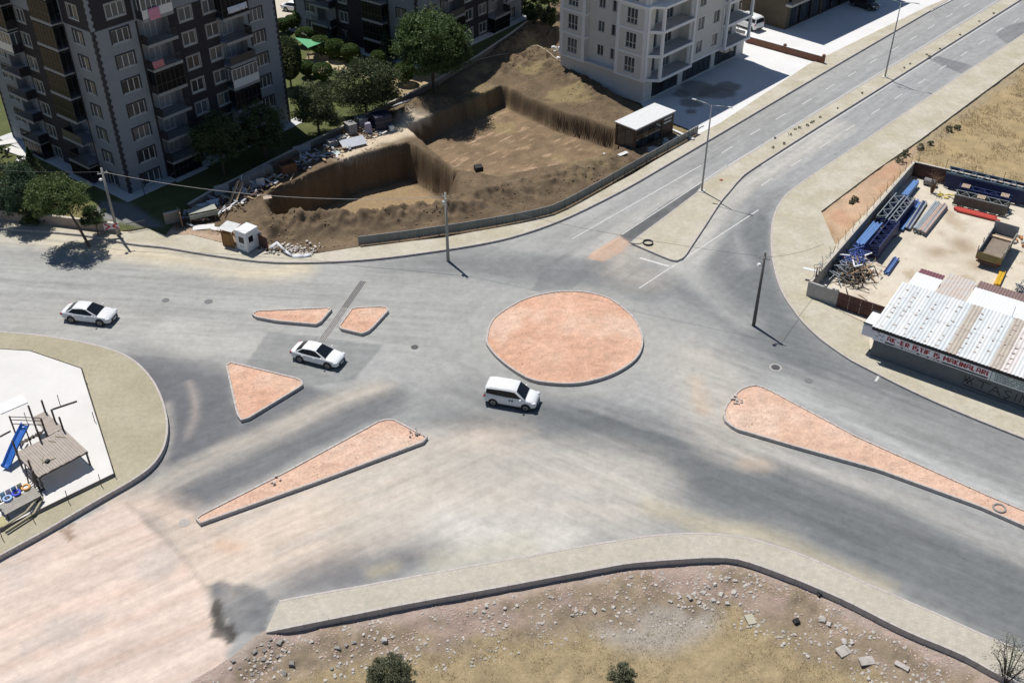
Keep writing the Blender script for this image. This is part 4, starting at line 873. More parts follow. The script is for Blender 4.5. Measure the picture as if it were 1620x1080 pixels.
for i in range(8):
    wd = 2.6; fm = MB(); fm.bb(x, x + .12, .05, .25, .25, 3.5).bb(x, x + wd, .14, .22, 3.38, 3.5).bb(x, x + wd, .14, .22, .25, .35)
    for k in (1, 2): fm.bb(x + wd * k / 3 - .03, x + wd * k / 3 + .03, .16, .22, .25, 3.5)
    o = fm.build('shop_window', mat('shop_frame_dark', (.04, .04, .045)), BB)
    for k in range(3): MB().bb(x + wd * k / 3 + .05, x + wd * (k + 1) / 3 - .05, .19, .205, .35, 3.4).build('pane', shopg, o)
    if i % 3 == 2: MB().bb(x + wd, x + wd + .35, -.06, .2, .13, 3.6).build('pilaster', bro, BB)
    x += wd + .29
mb = MB(); mb.bb(-.7, 25.5, -1.0, 0, 3.75, 4.1); mb.build('fascia', fas, BB)
mb = MB(); mb.bb(-.7, 25.5, -.98, -.9, 4.1, 5.0); mb.build('railing', rail_m, BB)
# low brick wall between the forecourts
bl = g(1180, 67, .13); br_ = g(1303, 101, .13); t = thing('brick_boundary_wall', 'low reddish brown wall with posts between two white forecourts', 'wall', (bl.x, bl.y, .13), az_of(bl, br_)); Lw = (br_ - bl).length
MB().bb(0, Lw, -.12, .12, -.05, .95).build('wall', mat('red_brown_render', (.19, .09, .06), .9, .12, 2, .2, 20), t); MB().bb(.2, Lw - .2, -.16, .16, .951, 1.02).build('coping', wt, t)
for k in range(3): x = .15 + (Lw - .3) * k / 2; MB().bb(x - .17, x + .17, -.19, .19, -.05, 1.25).build('post', mat('red_brown_render', (.19, .09, .06)), t)
# ---------------------------------------------------------------- glazed sales cabin by the hoarding
cb = g(1003, 242); cz = .1; t = thing('sales_cabin', 'dark glazed cabin with a pale flat roof behind the hoarding', 'cabin', (cb.x, cb.y, cz), R(45)); L_, D_ = 7.2, 3.0; hh = 2.75
brn = mat('cabin_brown_panel', (.075, .045, .03), .6, .2, 3)
mb = MB(); mb.bb(0, .25, 0, .25, 0, hh).bb(L_ - .25, L_, 0, .25, 0, hh).bb(0, .25, D_ - .25, D_, 0, hh).bb(4.9, 5.15, 0, .2, 0, hh).bb(5.15, L_ - .25, .04, .14, 0, hh).bb(.25, L_ - .25, 0, .16, hh - .35, hh).bb(.0, .16, .25, D_ - .25, hh - .3, hh).bb(.25, 4.9, 0, .16, 0, .15).bb(0, .16, .25, D_ - .25, 0, .15).bb(L_ - .14, L_, .25, D_, 0, hh).bb(.25, L_ - .14, D_ - .14, D_, 0, hh)
mb.build('frame', brn, t)
for i in range(4): MB().bb(.27 + 1.16 * i, .27 + 1.16 * (i + 1) - .06, .07, .085, .15, hh - .35).build('pane', shopg, t)
for i in range(2): MB().bb(.07, .085, .27 + 1.25 * i, .27 + 1.25 * (i + 1) - .06, .15, hh - .3).build('pane', shopg, t)
MB().bb(-.12, L_ + .12, -.15, D_ + .12, hh, hh + .16).build('roof', mat('cabin_roof', (.56, .57, .57), .7, .05, 2), t, bevel=.03)
MB().bb(-.3, L_, -1.6, 0, -.1, .04).build('deck', conc_m, t)
for z_, w_ in ((2.2, 1.5), (1.75, 1.4)): MB().bb(5.35, 5.35 + w_, .02, .038, z_, z_ + .16).build('name_strip', wt, t)
# ================================================================== STREET THINGS
def text_mesh(body, size, bold=0.0, ext=.004, align='LEFT', sx=1.0):
    c = bpy.data.curves.new('t', 'FONT'); c.body = body; c.size = size; c.offset = bold; c.extrude = ext; c.align_x = align; c.resolution_u = 3
    o = bpy.data.objects.new('t', c); COL.objects.link(o); dg = bpy.context.evaluated_depsgraph_get(); dg.update()
    me = bpy.data.meshes.new_from_object(o.evaluated_get(dg)); bpy.data.objects.remove(o); bpy.data.curves.remove(c)
    for v in me.vertices: v.co.x *= sx
    return me
# ---- road markings, drains
paint = mat('worn_white_paint', (.50, .50, .48), .85, .25, 6)
def strip(name, a, b, wd, m=paint, z=.006):
    a, b = Vector(a), Vector(b); d = (b - a); d.z = 0; d.normalize(); n = Vector((-d.y, d.x, 0)) * wd / 2
    return MB().quad((a - n).to_tuple()[:2] + (z,), (b - n).to_tuple()[:2] + (z,), (b + n).to_tuple()[:2] + (z,), (a + n).to_tuple()[:2] + (z,)).build(name, m)
zz = lambda x, y: (1140 + x / 3.375, y / 3.375)
road_o = bpy.data.objects['road']
for row in ([(35, 800), (185, 705), (320, 623), (460, 543), (585, 465), (700, 397), (815, 328), (933, 260), (1030, 203), (1125, 145), (1222, 85), (1313, 30)],
            [(245, 973), (405, 870), (555, 773), (693, 683), (827, 597), (950, 515), (1075, 435), (1185, 362), (1300, 288), (1395, 225), (1490, 160), (1580, 110)]):
    P = [g(*zz(*p)) for p in row]; d = (P[-1] - P[0]).normalized()
    for p in P: strip('lane_dash', p - d * 1.15, p + d * 1.15, .13).parent = road_o
for a, b, w_ in (((905, 378), (1109, 262), .12), ((1011, 456), (1200, 332), .13), ((1012, 408), (1058, 421), .3), ((984, 371), (1150, 262), .12), ((1205, 262), (1612, 6), .14), ((1152, 262), (1583, -2), .12), ((1385, 603), (1392, 592), .2)):
    strip('painted_line', g(*a), g(*b), w_).parent = road_o
steel = mat('cast_iron', (.09, .09, .095), .6, .2, 8, metal=.3)
def manhole(px, r, label, m, ring=True):
    p = g(*px); t = thing('manhole_cover', label, 'manhole', (p.x, p.y, .004)); mb = MB()
    mb.tube([(0, 0, -.03), (0, 0, .012)], r, 24); mb.build('lid', m, t)
    for k in range(-3, 4):
        l = math.sqrt(max(0, r * r - (k * r / 4) ** 2)) * .85
        MB().bb(-l, l, k * r / 4 - .015, k * r / 4 + .015, .012, .022).build('rib', m, t)
    if ring: mb = MB(); n = 28; mb.v = [(q * math.cos(6.2832 * i / n), q * math.sin(6.2832 * i / n), .004) for q in (r + .03, r + .2) for i in range(n)]; mb.f = [(i, (i + 1) % n, n + (i + 1) % n, n + i) for i in range(n)]; mb.build('surround', mat('manhole_collar', (.33, .32, .30), .9, .1, 4), t)
manhole((656, 549), .33, 'dark round manhole cover between the wedge islands and the roundabout', steel, False)
manhole((1227, 581), .36, 'dark manhole cover on the road left of the painted shed', steel)
manhole((1279, 602), .36, 'faint grey manhole cover just above the long splitter island', mat('dusty_iron', (.19, .19, .19), .9, .1, 6), False)
manhole((291, 827), .42, 'pale dusty manhole cover by the tip of the long clay wedge', mat('dusty_cover', (.40, .37, .34), .9, .1, 4), False)
manhole((262, 475), .34, 'grey manhole cover ahead of the silver saloon', mat('dusty_iron', (.19, .19, .19)), False)
manhole((330, 477), .40, 'grey patched manhole left of the narrow clay wedge', mat('dusty_iron', (.19, .19, .19)), False)
# slotted drain across the left road
A, B = g(574.5, 445), g(480, 580); t = thing('drain_channel', 'slotted metal drain channel crossing the road by the wedge islands', 'drain', (A.x, A.y, .0), az_of(A, B)); LD = (B - A).length
MB().bb(0, LD, -.36, .36, -.05, .008).build('channel_bed', mat('drain_bed', (.34, .33, .31), .9, .15, 2), t)
for k in range(4): y = -.24 + .16 * k; MB().bb(0, LD * .33, y - .05, y + .05, .008, .03).build('grate_bar', steel, t); MB().bb(LD * .33 + .03, LD, y - .04, y + .04, .008, .028).build('grate_bar', mat('dusty_bar', (.17, .165, .16), .9, .2, 4), t)
# ---- poles and lamps
galv = mat('galvanised_steel', (.30, .31, .32), .45, .08, 3, metal=.5); poleg = mat('concrete_pole', (.30, .29, .27), .9, .15, 3, .2, 20); poled = mat('tarred_pole', (.10, .095, .09), .9, .2, 3, .2, 20)
def lamp(px, label, a0):
    p = g(*px, KZ); t = thing('street_lamp', label, 'street lamp', (p.x, p.y, KZ), a0, 'double-armed street lamps on the median'); H_ = 10.0
    MB().bb(-.35, .35, -.35, .35, -.05, .06).build('base', conc_m, t); MB().tube([(0, 0, 0), (0, 0, 2.0), (0, 0, H_)], [.115, .10, .06], 10).build('pole', galv, t, smooth=True)
    for s in (-1, 1):
        arm = MB().tube([(0, 0, H_ - .15), (s * .5, 0, H_ + .05), (s * 1.75, 0, H_ + .2)], .035, 8).build('arm', galv, t, smooth=True)
        MB().box((s * 1.98, 0, H_ + .2), (.55, .2, .09), taper=.8).build('lamp_head', mat('lamp_head_grey', (.55, .56, .56), .5, .04, 4), arm)
la, lb = g(1098, 160, 10.3), g(1152, 172, 10.3)
lamp((1110, 302), 'tall double-armed street lamp at the tip of the paved median', az_of(la, lb)); lamp((1400, 122), 'tall double-armed street lamp far up the median, cut by the picture top', az_of(la, lb))
POLE_TOP = {}
def upole(key, px, label, m, H_=7.6, arm_az=0.0, light=False, z=0.0):
    p = g(*px, z); t = thing('utility_pole', label, 'utility pole', (p.x, p.y, z), arm_az); MB().tube([(0, 0, -.3), (0, 0, H_)], [.17, .10], 10).build('pole', m, t, smooth=True)
    c = MB(); c.bb(-.5, .5, -.18, -.10, H_ - .55, H_ - .47); c.build('crossarm', galv, t)
    for x in (-.4, 0, .4): MB().tube([(x, -.14, H_ - .47), (x, -.14, H_ - .40), (x, -.14, H_ - .30)], [.03, .05, .03], 8).build('insulator', mat('porcelain', (.55, .54, .52), .3, .05, 4), t)
    if light: MB().tube([(0, -.1, H_ - 1.1), (-.25, -.45, H_ - .9)], .025, 6).build('lamp_arm', galv, t); MB().box((-.32, -.55, H_ - .92), (.3, .34, .16), .6, taper=.7).build('lamp_head', mat('lamp_white', (.7, .7, .7), .5, .03, 4), t)
    else: MB().box((0, -.24, H_ - 1.0), (.26, .2, .34)).build('junction_box', mat('box_pale', (.55, .54, .5), .7, .05, 4), t)
    POLE_TOP[key] = Vector((p.x, p.y, z + H_ - .4)); return t
upole('a', (187, 372), 'pale concrete utility pole by the red chevron board, left', poleg, 7.6, R(25), True, KZ)
upole('b', (709, 413), 'concrete utility pole at the road edge below the hoarding', poleg, 7.6, R(-60))
upole('c', (1192, 515), 'dark utility pole standing on the road near the yard', poled, 7.7, R(-20), True)
wire_m = mat('overhead_cable', (.12, .12, .12), .6, .05, 3); wire_p = mat('overhead_cable_pale', (.38, .37, .35), .6, .05, 3)
def wire(a, b, sag, label, m=wire_m, r=.014):
    a, b = Vector(a), Vector(b); n = 24; pts = [a.lerp(b, i / n) - Vector((0, 0, sag * 4 * (i / n) * (1 - i / n))) for i in range(n + 1)]
    MB().tube(pts, r, 5).build('cable', m, None, True, label=label, cat='cable')
wire(POLE_TOP['a'], POLE_TOP['b'], 1.3, 'sagging pale cable between the left pole and the middle pole', wire_p, .022)
wire(POLE_TOP['b'], POLE_TOP['c'], .6, 'long thin cable from the middle pole over the roundabout', wire_m, .014)
wire(POLE_TOP['c'], Vector((31.3, 75.4, 3.35)) + Vector((-1.6, 11.8, 0)), .35, 'thin cable from the dark pole to the yard corner wall', wire_m, .016)
wire(POLE_TOP['a'], g(-160, 250, 6.5), .6, 'thin cable leaving the left pole past the tower', wire_m, .014)
# chevron board on the left pole
p = g(181, 372, KZ); t = thing('chevron_board', 'red and white chevron board fixed at the foot of the left pole', 'sign', (p.x + .05, p.y - .3, KZ), R(12)); MB().bb(-.75, .75, -.02, .02, .9, 1.55).build('board', mat('board_white', (.65, .62, .62), .6, .05, 4), t); redp = mat('sign_red', (.50, .05, .06), .6, .1, 4)
for s in (-1, 1): MB().bar((s * .62, -.026, 1.5), (s * .12, -.026, 1.22), .02, .16).bar((s * .62, -.026, .95), (s * .12, -.026, 1.22), .02, .16).build('chevron', redp, t)
# ---- cars
wht = mat('car_white', (.72, .735, .74), .22, .02, 1, spec=.6); silv = mat('car_silver_white', (.66, .67, .68), .22, .03, 1, spec=.6); blk = mat('car_black_trim', (.015, .015, .016), .5, .1, 6); tyre_m = mat('tyre_rubber', (.018, .018, .019), .85, .1, 8); rim_m = mat('alloy_rim', (.32, .33, .34), .35, .08, 6, metal=.6); cg = mat('car_glass', (.010, .013, .018), .12, .05, 2, spec=.25); lmp = mat('lamp_lens', (.60, .62, .64), .12, .04, 6, spec=.7); red_l = mat('tail_lens', (.35, .02, .02), .25, .05, 6); dkgreen = mat('car_dark', (.022, .027, .026), .25, .05, 1, spec=.6)
SEDAN = dict(L=[(-2.31, .36, .74, .80, .70), (-2.25, .29, .88, .97, .80), (-2.05, .22, .93, 1.04, .86), (-1.7, .19, .94, 1.05, .895), (-1.2, .17, .93, 1.02, .905), (0, .16, .91, .99, .91), (.9, .16, .905, .985, .905), (1.25, .17, .89, .985, .895), (1.7, .19, .83, .93, .88), (2.05, .22, .75, .845, .83), (2.22, .25, .67, .75, .75), (2.31, .34, .55, .60, .62)],
  roof=[(-1.83, 1.0), (-1.1, 1.40), (-.45, 1.475), (.15, 1.455), (1.22, .96)], belt=.93, y0=.815, sl=.42, wx=(-1.33, 1.37), wr=.325, b=-.28,
  sw=[[(-1.52, 1.0), (-1.08, 1.345), (-.33, 1.40), (-.33, .97)], [(-.23, .97), (-.23, 1.40), (.13, 1.375), (.95, .97)]])
VAN = dict(L=[(-2.2, .40, .92, .98, .84), (-2.17, .3, 1.02, 1.06, .89), (-2.0, .24, 1.05, 1.10, .915), (-1.3, .2, 1.05, 1.10, .92), (0, .19, 1.03, 1.08, .92), (.9, .19, 1.03, 1.09, .915), (1.3, .2, 1.02, 1.11, .90), (1.7, .22, .95, 1.04, .885), (1.98, .25, .85, .93, .83), (2.13, .28, .74, .80, .74), (2.2, .36, .58, .62, .62)],
  roof=[(-2.17, 1.04), (-2.08, 1.70), (-1.6, 1.83), (-.3, 1.85), (.5, 1.80), (1.32, 1.09)], belt=1.04, y0=.86, sl=.17, wx=(-1.38, 1.37), wr=.33, b=-.4,
  sw=[[(-2.0, 1.18), (-1.96, 1.60), (-.98, 1.65), (-.98, 1.12)], [(-.93, 1.12), (-.93, 1.65), (-.12, 1.66), (-.12, 1.10)], [(-.05, 1.10), (-.05, 1.66), (.42, 1.63), (1.02, 1.12)]])
def car(name, label, cat, loc, rz, S, body, glassm=cg, scale=1.0, group=None, marks=False):
    t = thing(name, label, cat, loc, rz, group); t.scale = (scale,) * 3; ring = []; mb = MB()
    for (x, zb, zs, zt, w_) in S['L']:
        h = [(0, zb), (w_ * .86, zb), (w_ * .98, zb + .1), (w_, zb + (zs - zb) * .5), (w_ * .985, zs - .05), (w_ * .93, zs + .01), (w_ * .62, zt - .015), (0, zt)]
        ring.append([(x, -a, b) for a, b in h] + [(x, a, b) for a, b in h[-2:0:-1]])
    n = len(ring[0]); mb.v = [p for r in ring for p in r]
    for k in range(len(ring) - 1):
        for j in range(n): a = k * n + j; b = k * n + (j + 1) % n; mb.f.append((a, a + n, b + n, b))
    mb.f.append(tuple(range(n))); mb.f.append(tuple((len(ring) - 1) * n + j for j in range(n))[::-1])
    o = mb.build('body', body, t, True); ss = o.modifiers.new('s', 'SUBSURF'); ss.levels = ss.render_levels = 1
    y = lambda z: S['y0'] - S['sl'] * (z - S['belt'])
    # cabin shell
    R_ = S['roof']; cs = []
    for k, (x, z) in enumerate(R_):
        zz_ = max(z - .05, S['belt'] - .02); cs.append([(x, -y(S['belt']) - .005, S['belt'] - .08), (x, -y(zz_), zz_), (x, -y(zz_) * .75, z - .005), (x, 0, z + .015), (x, y(zz_) * .75, z - .005), (x, y(zz_), zz_), (x, y(S['belt']) + .005, S['belt'] - .08)])
    mb = MB(); mb.v = [p for r in cs for p in r]
    for k in range(len(cs) - 1):
        for j in range(6): a = k * 7 + j; mb.f.append((a, a + 7, a + 8, a + 1))
    mb.build('roof', body, t, True)
    def panel(nm, i, j, m, iu=.07, off=.014):
        a, b = R_[i], R_[j]; wa, wb = y(max(a[1] - .05, S['belt'])), y(max(b[1] - .05, S['belt'])); mb = MB(); rows = 4; cols = 8; V = []
        nx, nz = (b[1] - a[1]), -(b[0] - a[0]); l = math.hypot(nx, nz); nx, nz = nx / l, nz / l
        if nz < 0: nx, nz = -nx, -nz
        for r in range(rows + 1):
            f = iu + (1 - 2 * iu) * r / rows; x, z, w_ = a[0] + (b[0] - a[0]) * f, a[1] + (b[1] - a[1]) * f, (wa + (wb - wa) * f) * .93
            for c in range(cols + 1):
                u = -1 + 2 * c / cols; drop = .02 * abs(u) ** 2 + (.03 * max(0, abs(u) - .75) / .25 if True else 0)
                V.append((x + nx * (off + .006), u * w_, z + nz * (off + .012) - drop))
        mb.v = V; mb.f = [(r * (cols + 1) + c, r * (cols + 1) + c + 1, (r + 1) * (cols + 1) + c + 1, (r + 1) * (cols + 1) + c) for r in range(rows) for c in range(cols)]
        mb.build(nm, m, t, True)
    panel('windscreen', len(R_) - 2, len(R_) - 1, glassm, .05); panel('rear_window', 0, 1, glassm, .1)
    for s in (-1, 1):
        for q0, q1 in zip(S['sw'][:-1], S['sw'][1:]): xa, xb = q0[-1][0], q1[0][0]; zl, zh = q0[-1][1], q0[-2][1]; qq = [(xa, zl), (xa, zh), (xb, zh), (xb, zl)]; MB().quad(*[(x, s * (y(z) + .009), z) for x, z in (qq if s < 0 else qq[::-1])]).build('door_pillar', blk, t)
        for poly in S['sw']: MB().quad(*[(x, s * (y(z) + .012), z) for x, z in (poly if s < 0 else poly[::-1])]).build('side_window', glassm, t)
        for wx in S['wx']:
            yy = s * (S['L'][5][4] - .1); wr = S['wr']
            n2 = 24; a = MB(); a.tube([(wx, s * (S['L'][5][4] - .3), wr + .02), (wx, s * (S['L'][5][4] + .004), wr + .02)], wr + .075, n2); a.build('wheel_arch', blk, t)
            wl = MB(); wl.tube([(wx, yy - s * .12, wr), (wx, yy - s * .10, wr), (wx, yy + s * .10, wr), (wx, yy + s * .125, wr)], [wr - .04, wr, wr, wr - .05], n2); wo = wl.build('wheel', tyre_m, t, False)
            rm = MB(); rm.tube([(wx, yy, wr), (wx, yy + s * .132, wr)], wr * .66, 20); rm.build('rim', rim_m, wo)
            for k in range(5): q = k * 1.2566 + .3; MB().bar((wx, yy + s * .137, wr), (wx + math.cos(q + .63) * wr * .6, yy + s * .137, wr + math.sin(q + .63) * wr * .6), .02, .05, up=(0, 1, 0)).build('spoke', blk, wo)
        fx = S['L'][-3][0]; fz = S['L'][-3][2]; fw = S['L'][-3][4]
        MB().box((fx + .02, s * (fw - .08), fz - .06), (.34, .24, .14), -s * .5).build('headlight', lmp, t, bevel=.03)
        rx_ = S['L'][1][0]; MB().box((rx_ + .06, s * (S['L'][1][4] - .06), S['L'][1][2] - .08), (.16, .26, .18), s * .25).build('tail_light', red_l, t, bevel=.03)
        bx_ = S['sw'][-1][-1][0]; MB().box((bx_ - .08, s * (y(S['belt']) + .17), S['belt'] + .09), (.12, .2, .13)).build('mirror', body, t, bevel=.03)
        for hx in (S['b'] - .75, S['b'] + .35): MB().box((hx, s * (S['L'][5][4] + .006), S['belt'] - .14), (.17, .03, .035)).build('door_handle', body, t)
        MB().bb(S['wx'][0] + .45, S['wx'][1] - .45, s * (S['L'][5][4] - .02) - .02, s * (S['L'][5][4] - .02) + .035 * s, .2, .27).build('sill', blk, t)
    fx = S['L'][-1][0]; MB().box((fx - .06, 0, .47), (.16, 1.0, .2)).build('grille', blk, t, bevel=.03); MB().box((fx - .05, 0, .28), (.16, 1.15, .12)).build('bumper_intake', blk, t, bevel=.02)
    MB().box((fx + .03, 0, .40), (.02, .5, .11)).build('number_plate', wt, t); MB().box((S['L'][0][0] - .01, 0, .72), (.03, .5, .11)).build('number_plate', wt, t)
    MB().box((S['L'][0][0] + .04, 0, .36), (.14, 1.2, .16)).build('rear_bumper', blk, t)
    if marks:
        for k in range(2): MB().bb(-.05 + .22 * k, .08 + .22 * k, -S['L'][5][4] - .012, -S['L'][5][4] + .01, .76, .93).build('door_mark', blk, t)
    return t
def place_car(rear, front, S, z=.32, half=.8, sc=1):
    a, b = g(*rear, z), g(*front, z); h = az_of(a, b); m = (a + b) / 2; mid = (S['wx'][0] + S['wx'][1]) / 2 * sc
    return Vector((m.x - math.sin(h) * half - math.cos(h) * mid, m.y + math.cos(h) * half - math.sin(h) * mid, 0)), h
l, h = place_car((475.4, 567.4), (518.3, 578), SEDAN); car('car', 'white saloon car driving over the slotted drain between the islands', 'car', l, h, SEDAN, wht, group='moving white cars', scale=1.0)
l, h = place_car((115.6, 505), (157, 509.8), SEDAN, sc=1.04); car('car', 'silver-white saloon car on the left road, nearest the left edge', 'car', l, h, SEDAN, silv, scale=1.04, group='moving white cars')
l, h = place_car((779.7, 635.5), (832.7, 644.7), VAN); car('small_van', 'small white van below the roundabout, two black marks on its door', 'van', l, h, VAN, wht, marks=True)
p = g(469, 18); car('car', 'white car parked behind the garden hedge at the top', 'car', (p.x, p.y, .06), R(-20), SEDAN, wht, scale=.98)
p = g(1367, 12, .13); car('car', 'dark car parked in the shade by the brown shops', 'car', (p.x, p.y, .13), R(-48), VAN, dkgreen, scale=1.0)
p = g(1195, 47, .13); car('small_van', 'white minibus half hidden behind the white block', 'van', (p.x - 1.2, p.y + 1.2, .13), R(130), VAN, wht, scale=1.15)
# ---- site hoarding, each panel its own part
HB = [(568, 388), (640, 379), (720, 367.5), (800, 354), (850, 344), (885, 333), (950, 298), (1020, 258), (1104, 211)]
pts = resample(smooth_line(W(HB, KZ), sub=5), 2.05); o0 = pts[0]; t = thing('site_hoarding', 'low grey sheet metal hoarding curving along the excavation', 'fence', o0); hm = mat('hoarding_grey', (.145, .165, .17), .55, .12, 1.5, metal=.3)
for i in range(len(pts) - 1):
    a, b = pts[i] - o0, pts[i + 1] - o0; d = (b - a).normalized(); pm = MB(); n = 10; lean = .06
    for k in range(n):
        q0, q1 = a.lerp(b, k / n + .002), a.lerp(b, (k + 1) / n - .002); off = Vector((-d.y, d.x, 0)) * (.025 if k % 2 else 0); lo = Vector((0, 0, random.uniform(-.02, .02)))
        pm.bar(q0 + off + Vector((0, 0, .5)), q1 + off + Vector((0, 0, .5)), .02, .98)
    pm.build('panel', hm, t); MB().bar(a + Vector((0, 0, -.1)), a + Vector((0, 0, 1.05)), .06, .06).build('post', hm, t)
    MB().bar(a + Vector((0, 0, 1.0)), b + Vector((0, 0, 1.0)), .05, .04).build('top_rail', galv, t)
# ---- guard booth
p = g(393, 401, KZ); t = thing('guard_booth', 'white guard booth with dark windows on the pavement by the excavation', 'booth', (p.x, p.y, KZ), R(57)); bw = mat('booth_white', (.62, .645, .67), .5, .04, 2); W0, D0, H0 = 1.65, 1.4, 2.2
# local x to the right-back, local -x... front-left face at x=0 plane, right face y=0
mb = MB(); f1 = Facade((0, 0), (1, 0), (0, -1)); f1.op.append((.32, .95, 1.0, 1.7, .08, 'w')); f2 = Facade((0, 0), (0, 1), (-1, 0)); f2.op.append((.35, 1.1, .95, 1.65, .08, 'w')); ms = {}
f1.build(0, W0, .08, H0, lambda s, z: 'w', ms); f2.build(0, D0, .08, H0, lambda s, z: 'w', ms); m0 = ms['w']; m0.quad((W0, 0, .08), (W0, D0, .08), (W0, D0, H0), (W0, 0, H0)); m0.quad((0, D0, .08), (0, D0, H0), (W0, D0, H0), (W0, D0, .08)); m0.build('shell', bw, t)
MB().bb(-.06, W0 + .06, -.06, D0 + .06, H0, H0 + .12).build('roof', wht, t, bevel=.05); MB().bb(-.03, W0 + .03, -.03, D0 + .03, 0, .08).build('base', galv, t)
MB().bb(.32, .95, .05, .07, 1.0, 1.7).build('window', cg, t); MB().bb(.05, .07, .35, 1.1, .95, 1.65).build('window', cg, t)
for q in ((.02, 0), (W0 - .02, 0), (.02, D0)): MB().bb(q[0] - .05, q[0] + .05, q[1] - .03, q[1] + .05, .08, H0).build('corner_trim', wt, t)
MB().bb(-.008, .004, .45, 1.0, .55, .63).build('mark', mat('booth_ink', (.20, .23, .30), .7, .05, 5), t)
ply = mat('plywood_brown', (.22, .115, .04), .8, .2, 2, stretch=(1, 1, .2)); redb = mat('brown_panel', (.075, .04, .028), .8, .2, 2); tin = mat('tin_sheet_white', (.62, .64, .65), .55, .06, 2)
def board(name, label, cat, px, z, dims, rz=0, tilt=0, roll=0, m=None, group=None, dz=0):
    p = g(*px, z); o = MB().box((0, 0, dims[2] / 2), dims).build(name, m, None, bevel=min(.01, dims[2] / 3)); o.location = (p.x, p.y, z + dz); o.rotation_euler = (tilt, roll, rz); return tag(o, label, cat, group)
t = thing('lean_to', 'small lean-to of brown boards under white sheeting beside the guard booth', 'shelter', g(364, 391, KZ), R(-25)); MB().bb(-.7, .55, -.03, .03, 0, 1.5).build('board', ply, t); MB().bb(-.9, -.84, .1, 1.4, 0, 1.5).build('board', ply, t)
rf = MB().box((-.25, .85, 1.9), (1.7, 1.55, .04)).build('roof_sheet', mat('tin_sheet_dull', (.50, .51, .51), .6, .1, 2), t); rf.rotation_euler = (R(5), 0, 0)
for x, y_ in ((-.85, .05), (.5, .05), (-.85, 1.7), (.8, 1.7)): MB().bb(x - .04, x + .04, y_ - .04, y_ + .04, 0, 1.84).build('post', ply, t)
board('panel', 'upright dark brown panel standing right of the guard booth', 'panel', (417, 393), KZ, (1.6, .05, 1.5), R(-40), 0, 0, redb)
board('panel', 'pale grey upright sheet between the booth and the brown panel', 'panel', (411, 387), KZ, (1.2, .04, 1.7), R(-42), 0, 0, mat('panel_pale', (.42, .43, .44), .6, .05, 2))
rubm = mat('rubble_pale', (.50, .46, .42), .9, .2, 3); c0 = g(434, 394, KZ); pp = []
for k in range(240): a = random.random(); pp.append((c0.x + random.gauss(1.6, 1.6), c0.y + random.gauss(-.1, .5), KZ + abs(random.gauss(.1, .12))))
o = scatter_mesh('rubble_heap', pp, rubm, None, None, .04, .2); tag(o, 'heap of pale rubble and torn bags beside the guard booth', 'rubble', kind='stuff')
mb = MB(); P = [g(x, y, KZ) + Vector((0, 0, zz_)) for x, y, zz_ in ((428, 396, .5), (440, 392, .75), (452, 400, .4), (462, 404, .1), (480, 404, .12), (492, 402, .15))]
n = len(P)
for i in range(n - 1): a, b = P[i], P[i + 1]; mb.quad(a, b, b + Vector((.1, -.45, -.06)), a + Vector((.1, -.45, -.1)))
o = mb.build('tarpaulin', mat('tarp_grey_white', (.55, .57, .60), .7, .06, 3), None, True); so_ = o.modifiers.new('s', 'SOLIDIFY'); so_.thickness = .03; tag(o, 'crumpled white tarpaulin strip lying at the pavement edge', 'tarpaulin')
board('plank', 'single plank leaning over the rubble by the booth', 'plank', (416, 402), KZ, (2.2, .14, .05), R(18), 0, R(-9), rubm)
# red paver on the median, tyre by the kerb
board('loose_tile', 'single dark red tile lying on the median paving', 'tile', (1141, 285), KZ, (.34, .34, .05), R(20), m=mat('tile_red', (.25, .05, .035), .8, .1, 5))
p = g(1025, 385, KZ); t = thing('cable_coil', 'coil of black pipe lying at the median corner', 'coil', (p.x, p.y, KZ)); pm = mat('black_pipe', (.035, .035, .04), .6, .1, 6)
for k in range(3): MB().tube([(.5 * math.cos(a * .2618 + k), .5 * math.sin(a * .2618 + k), .05 + .06 * k) for a in range(25)], .035, 6, False).build('loop', pm, t, True)
MB().tube([(-.45, .1, .05), (-.9, -.15, .05), (-1.4, -.1, .05), (-1.9, 0, .04)], .03, 6).build('tail', pm, t, True)
p = g(1581, 803, .3); t = thing('manhole_shaft', 'open concrete manhole ring in the long splitter island', 'manhole', (p.x, p.y, .05)); mb = MB(); n = 24
mb.v = [(q * math.cos(6.2832 * i / n), q * math.sin(6.2832 * i / n), z) for q, z in ((.48, 0), (.48, .3), (.36, .3), (.36, .02)) for i in range(n)]; mb.f = [(r * n + i, r * n + (i + 1) % n, (r + 1) * n + (i + 1) % n, (r + 1) * n + i) for r in range(3) for i in range(n)]; mb.build('ring', mat('shaft_grey', (.26, .255, .24), .9, .15, 3), t); MB().disc((0, 0, .15), .37).build('lid', steel, t)
for k in range(4): a = k * .785; MB().bb(-.3, .3, -.02, .02, .16 + .003 * k, .175 + .003 * k).build('rib', galv, t).rotation_euler = (0, 0, a)
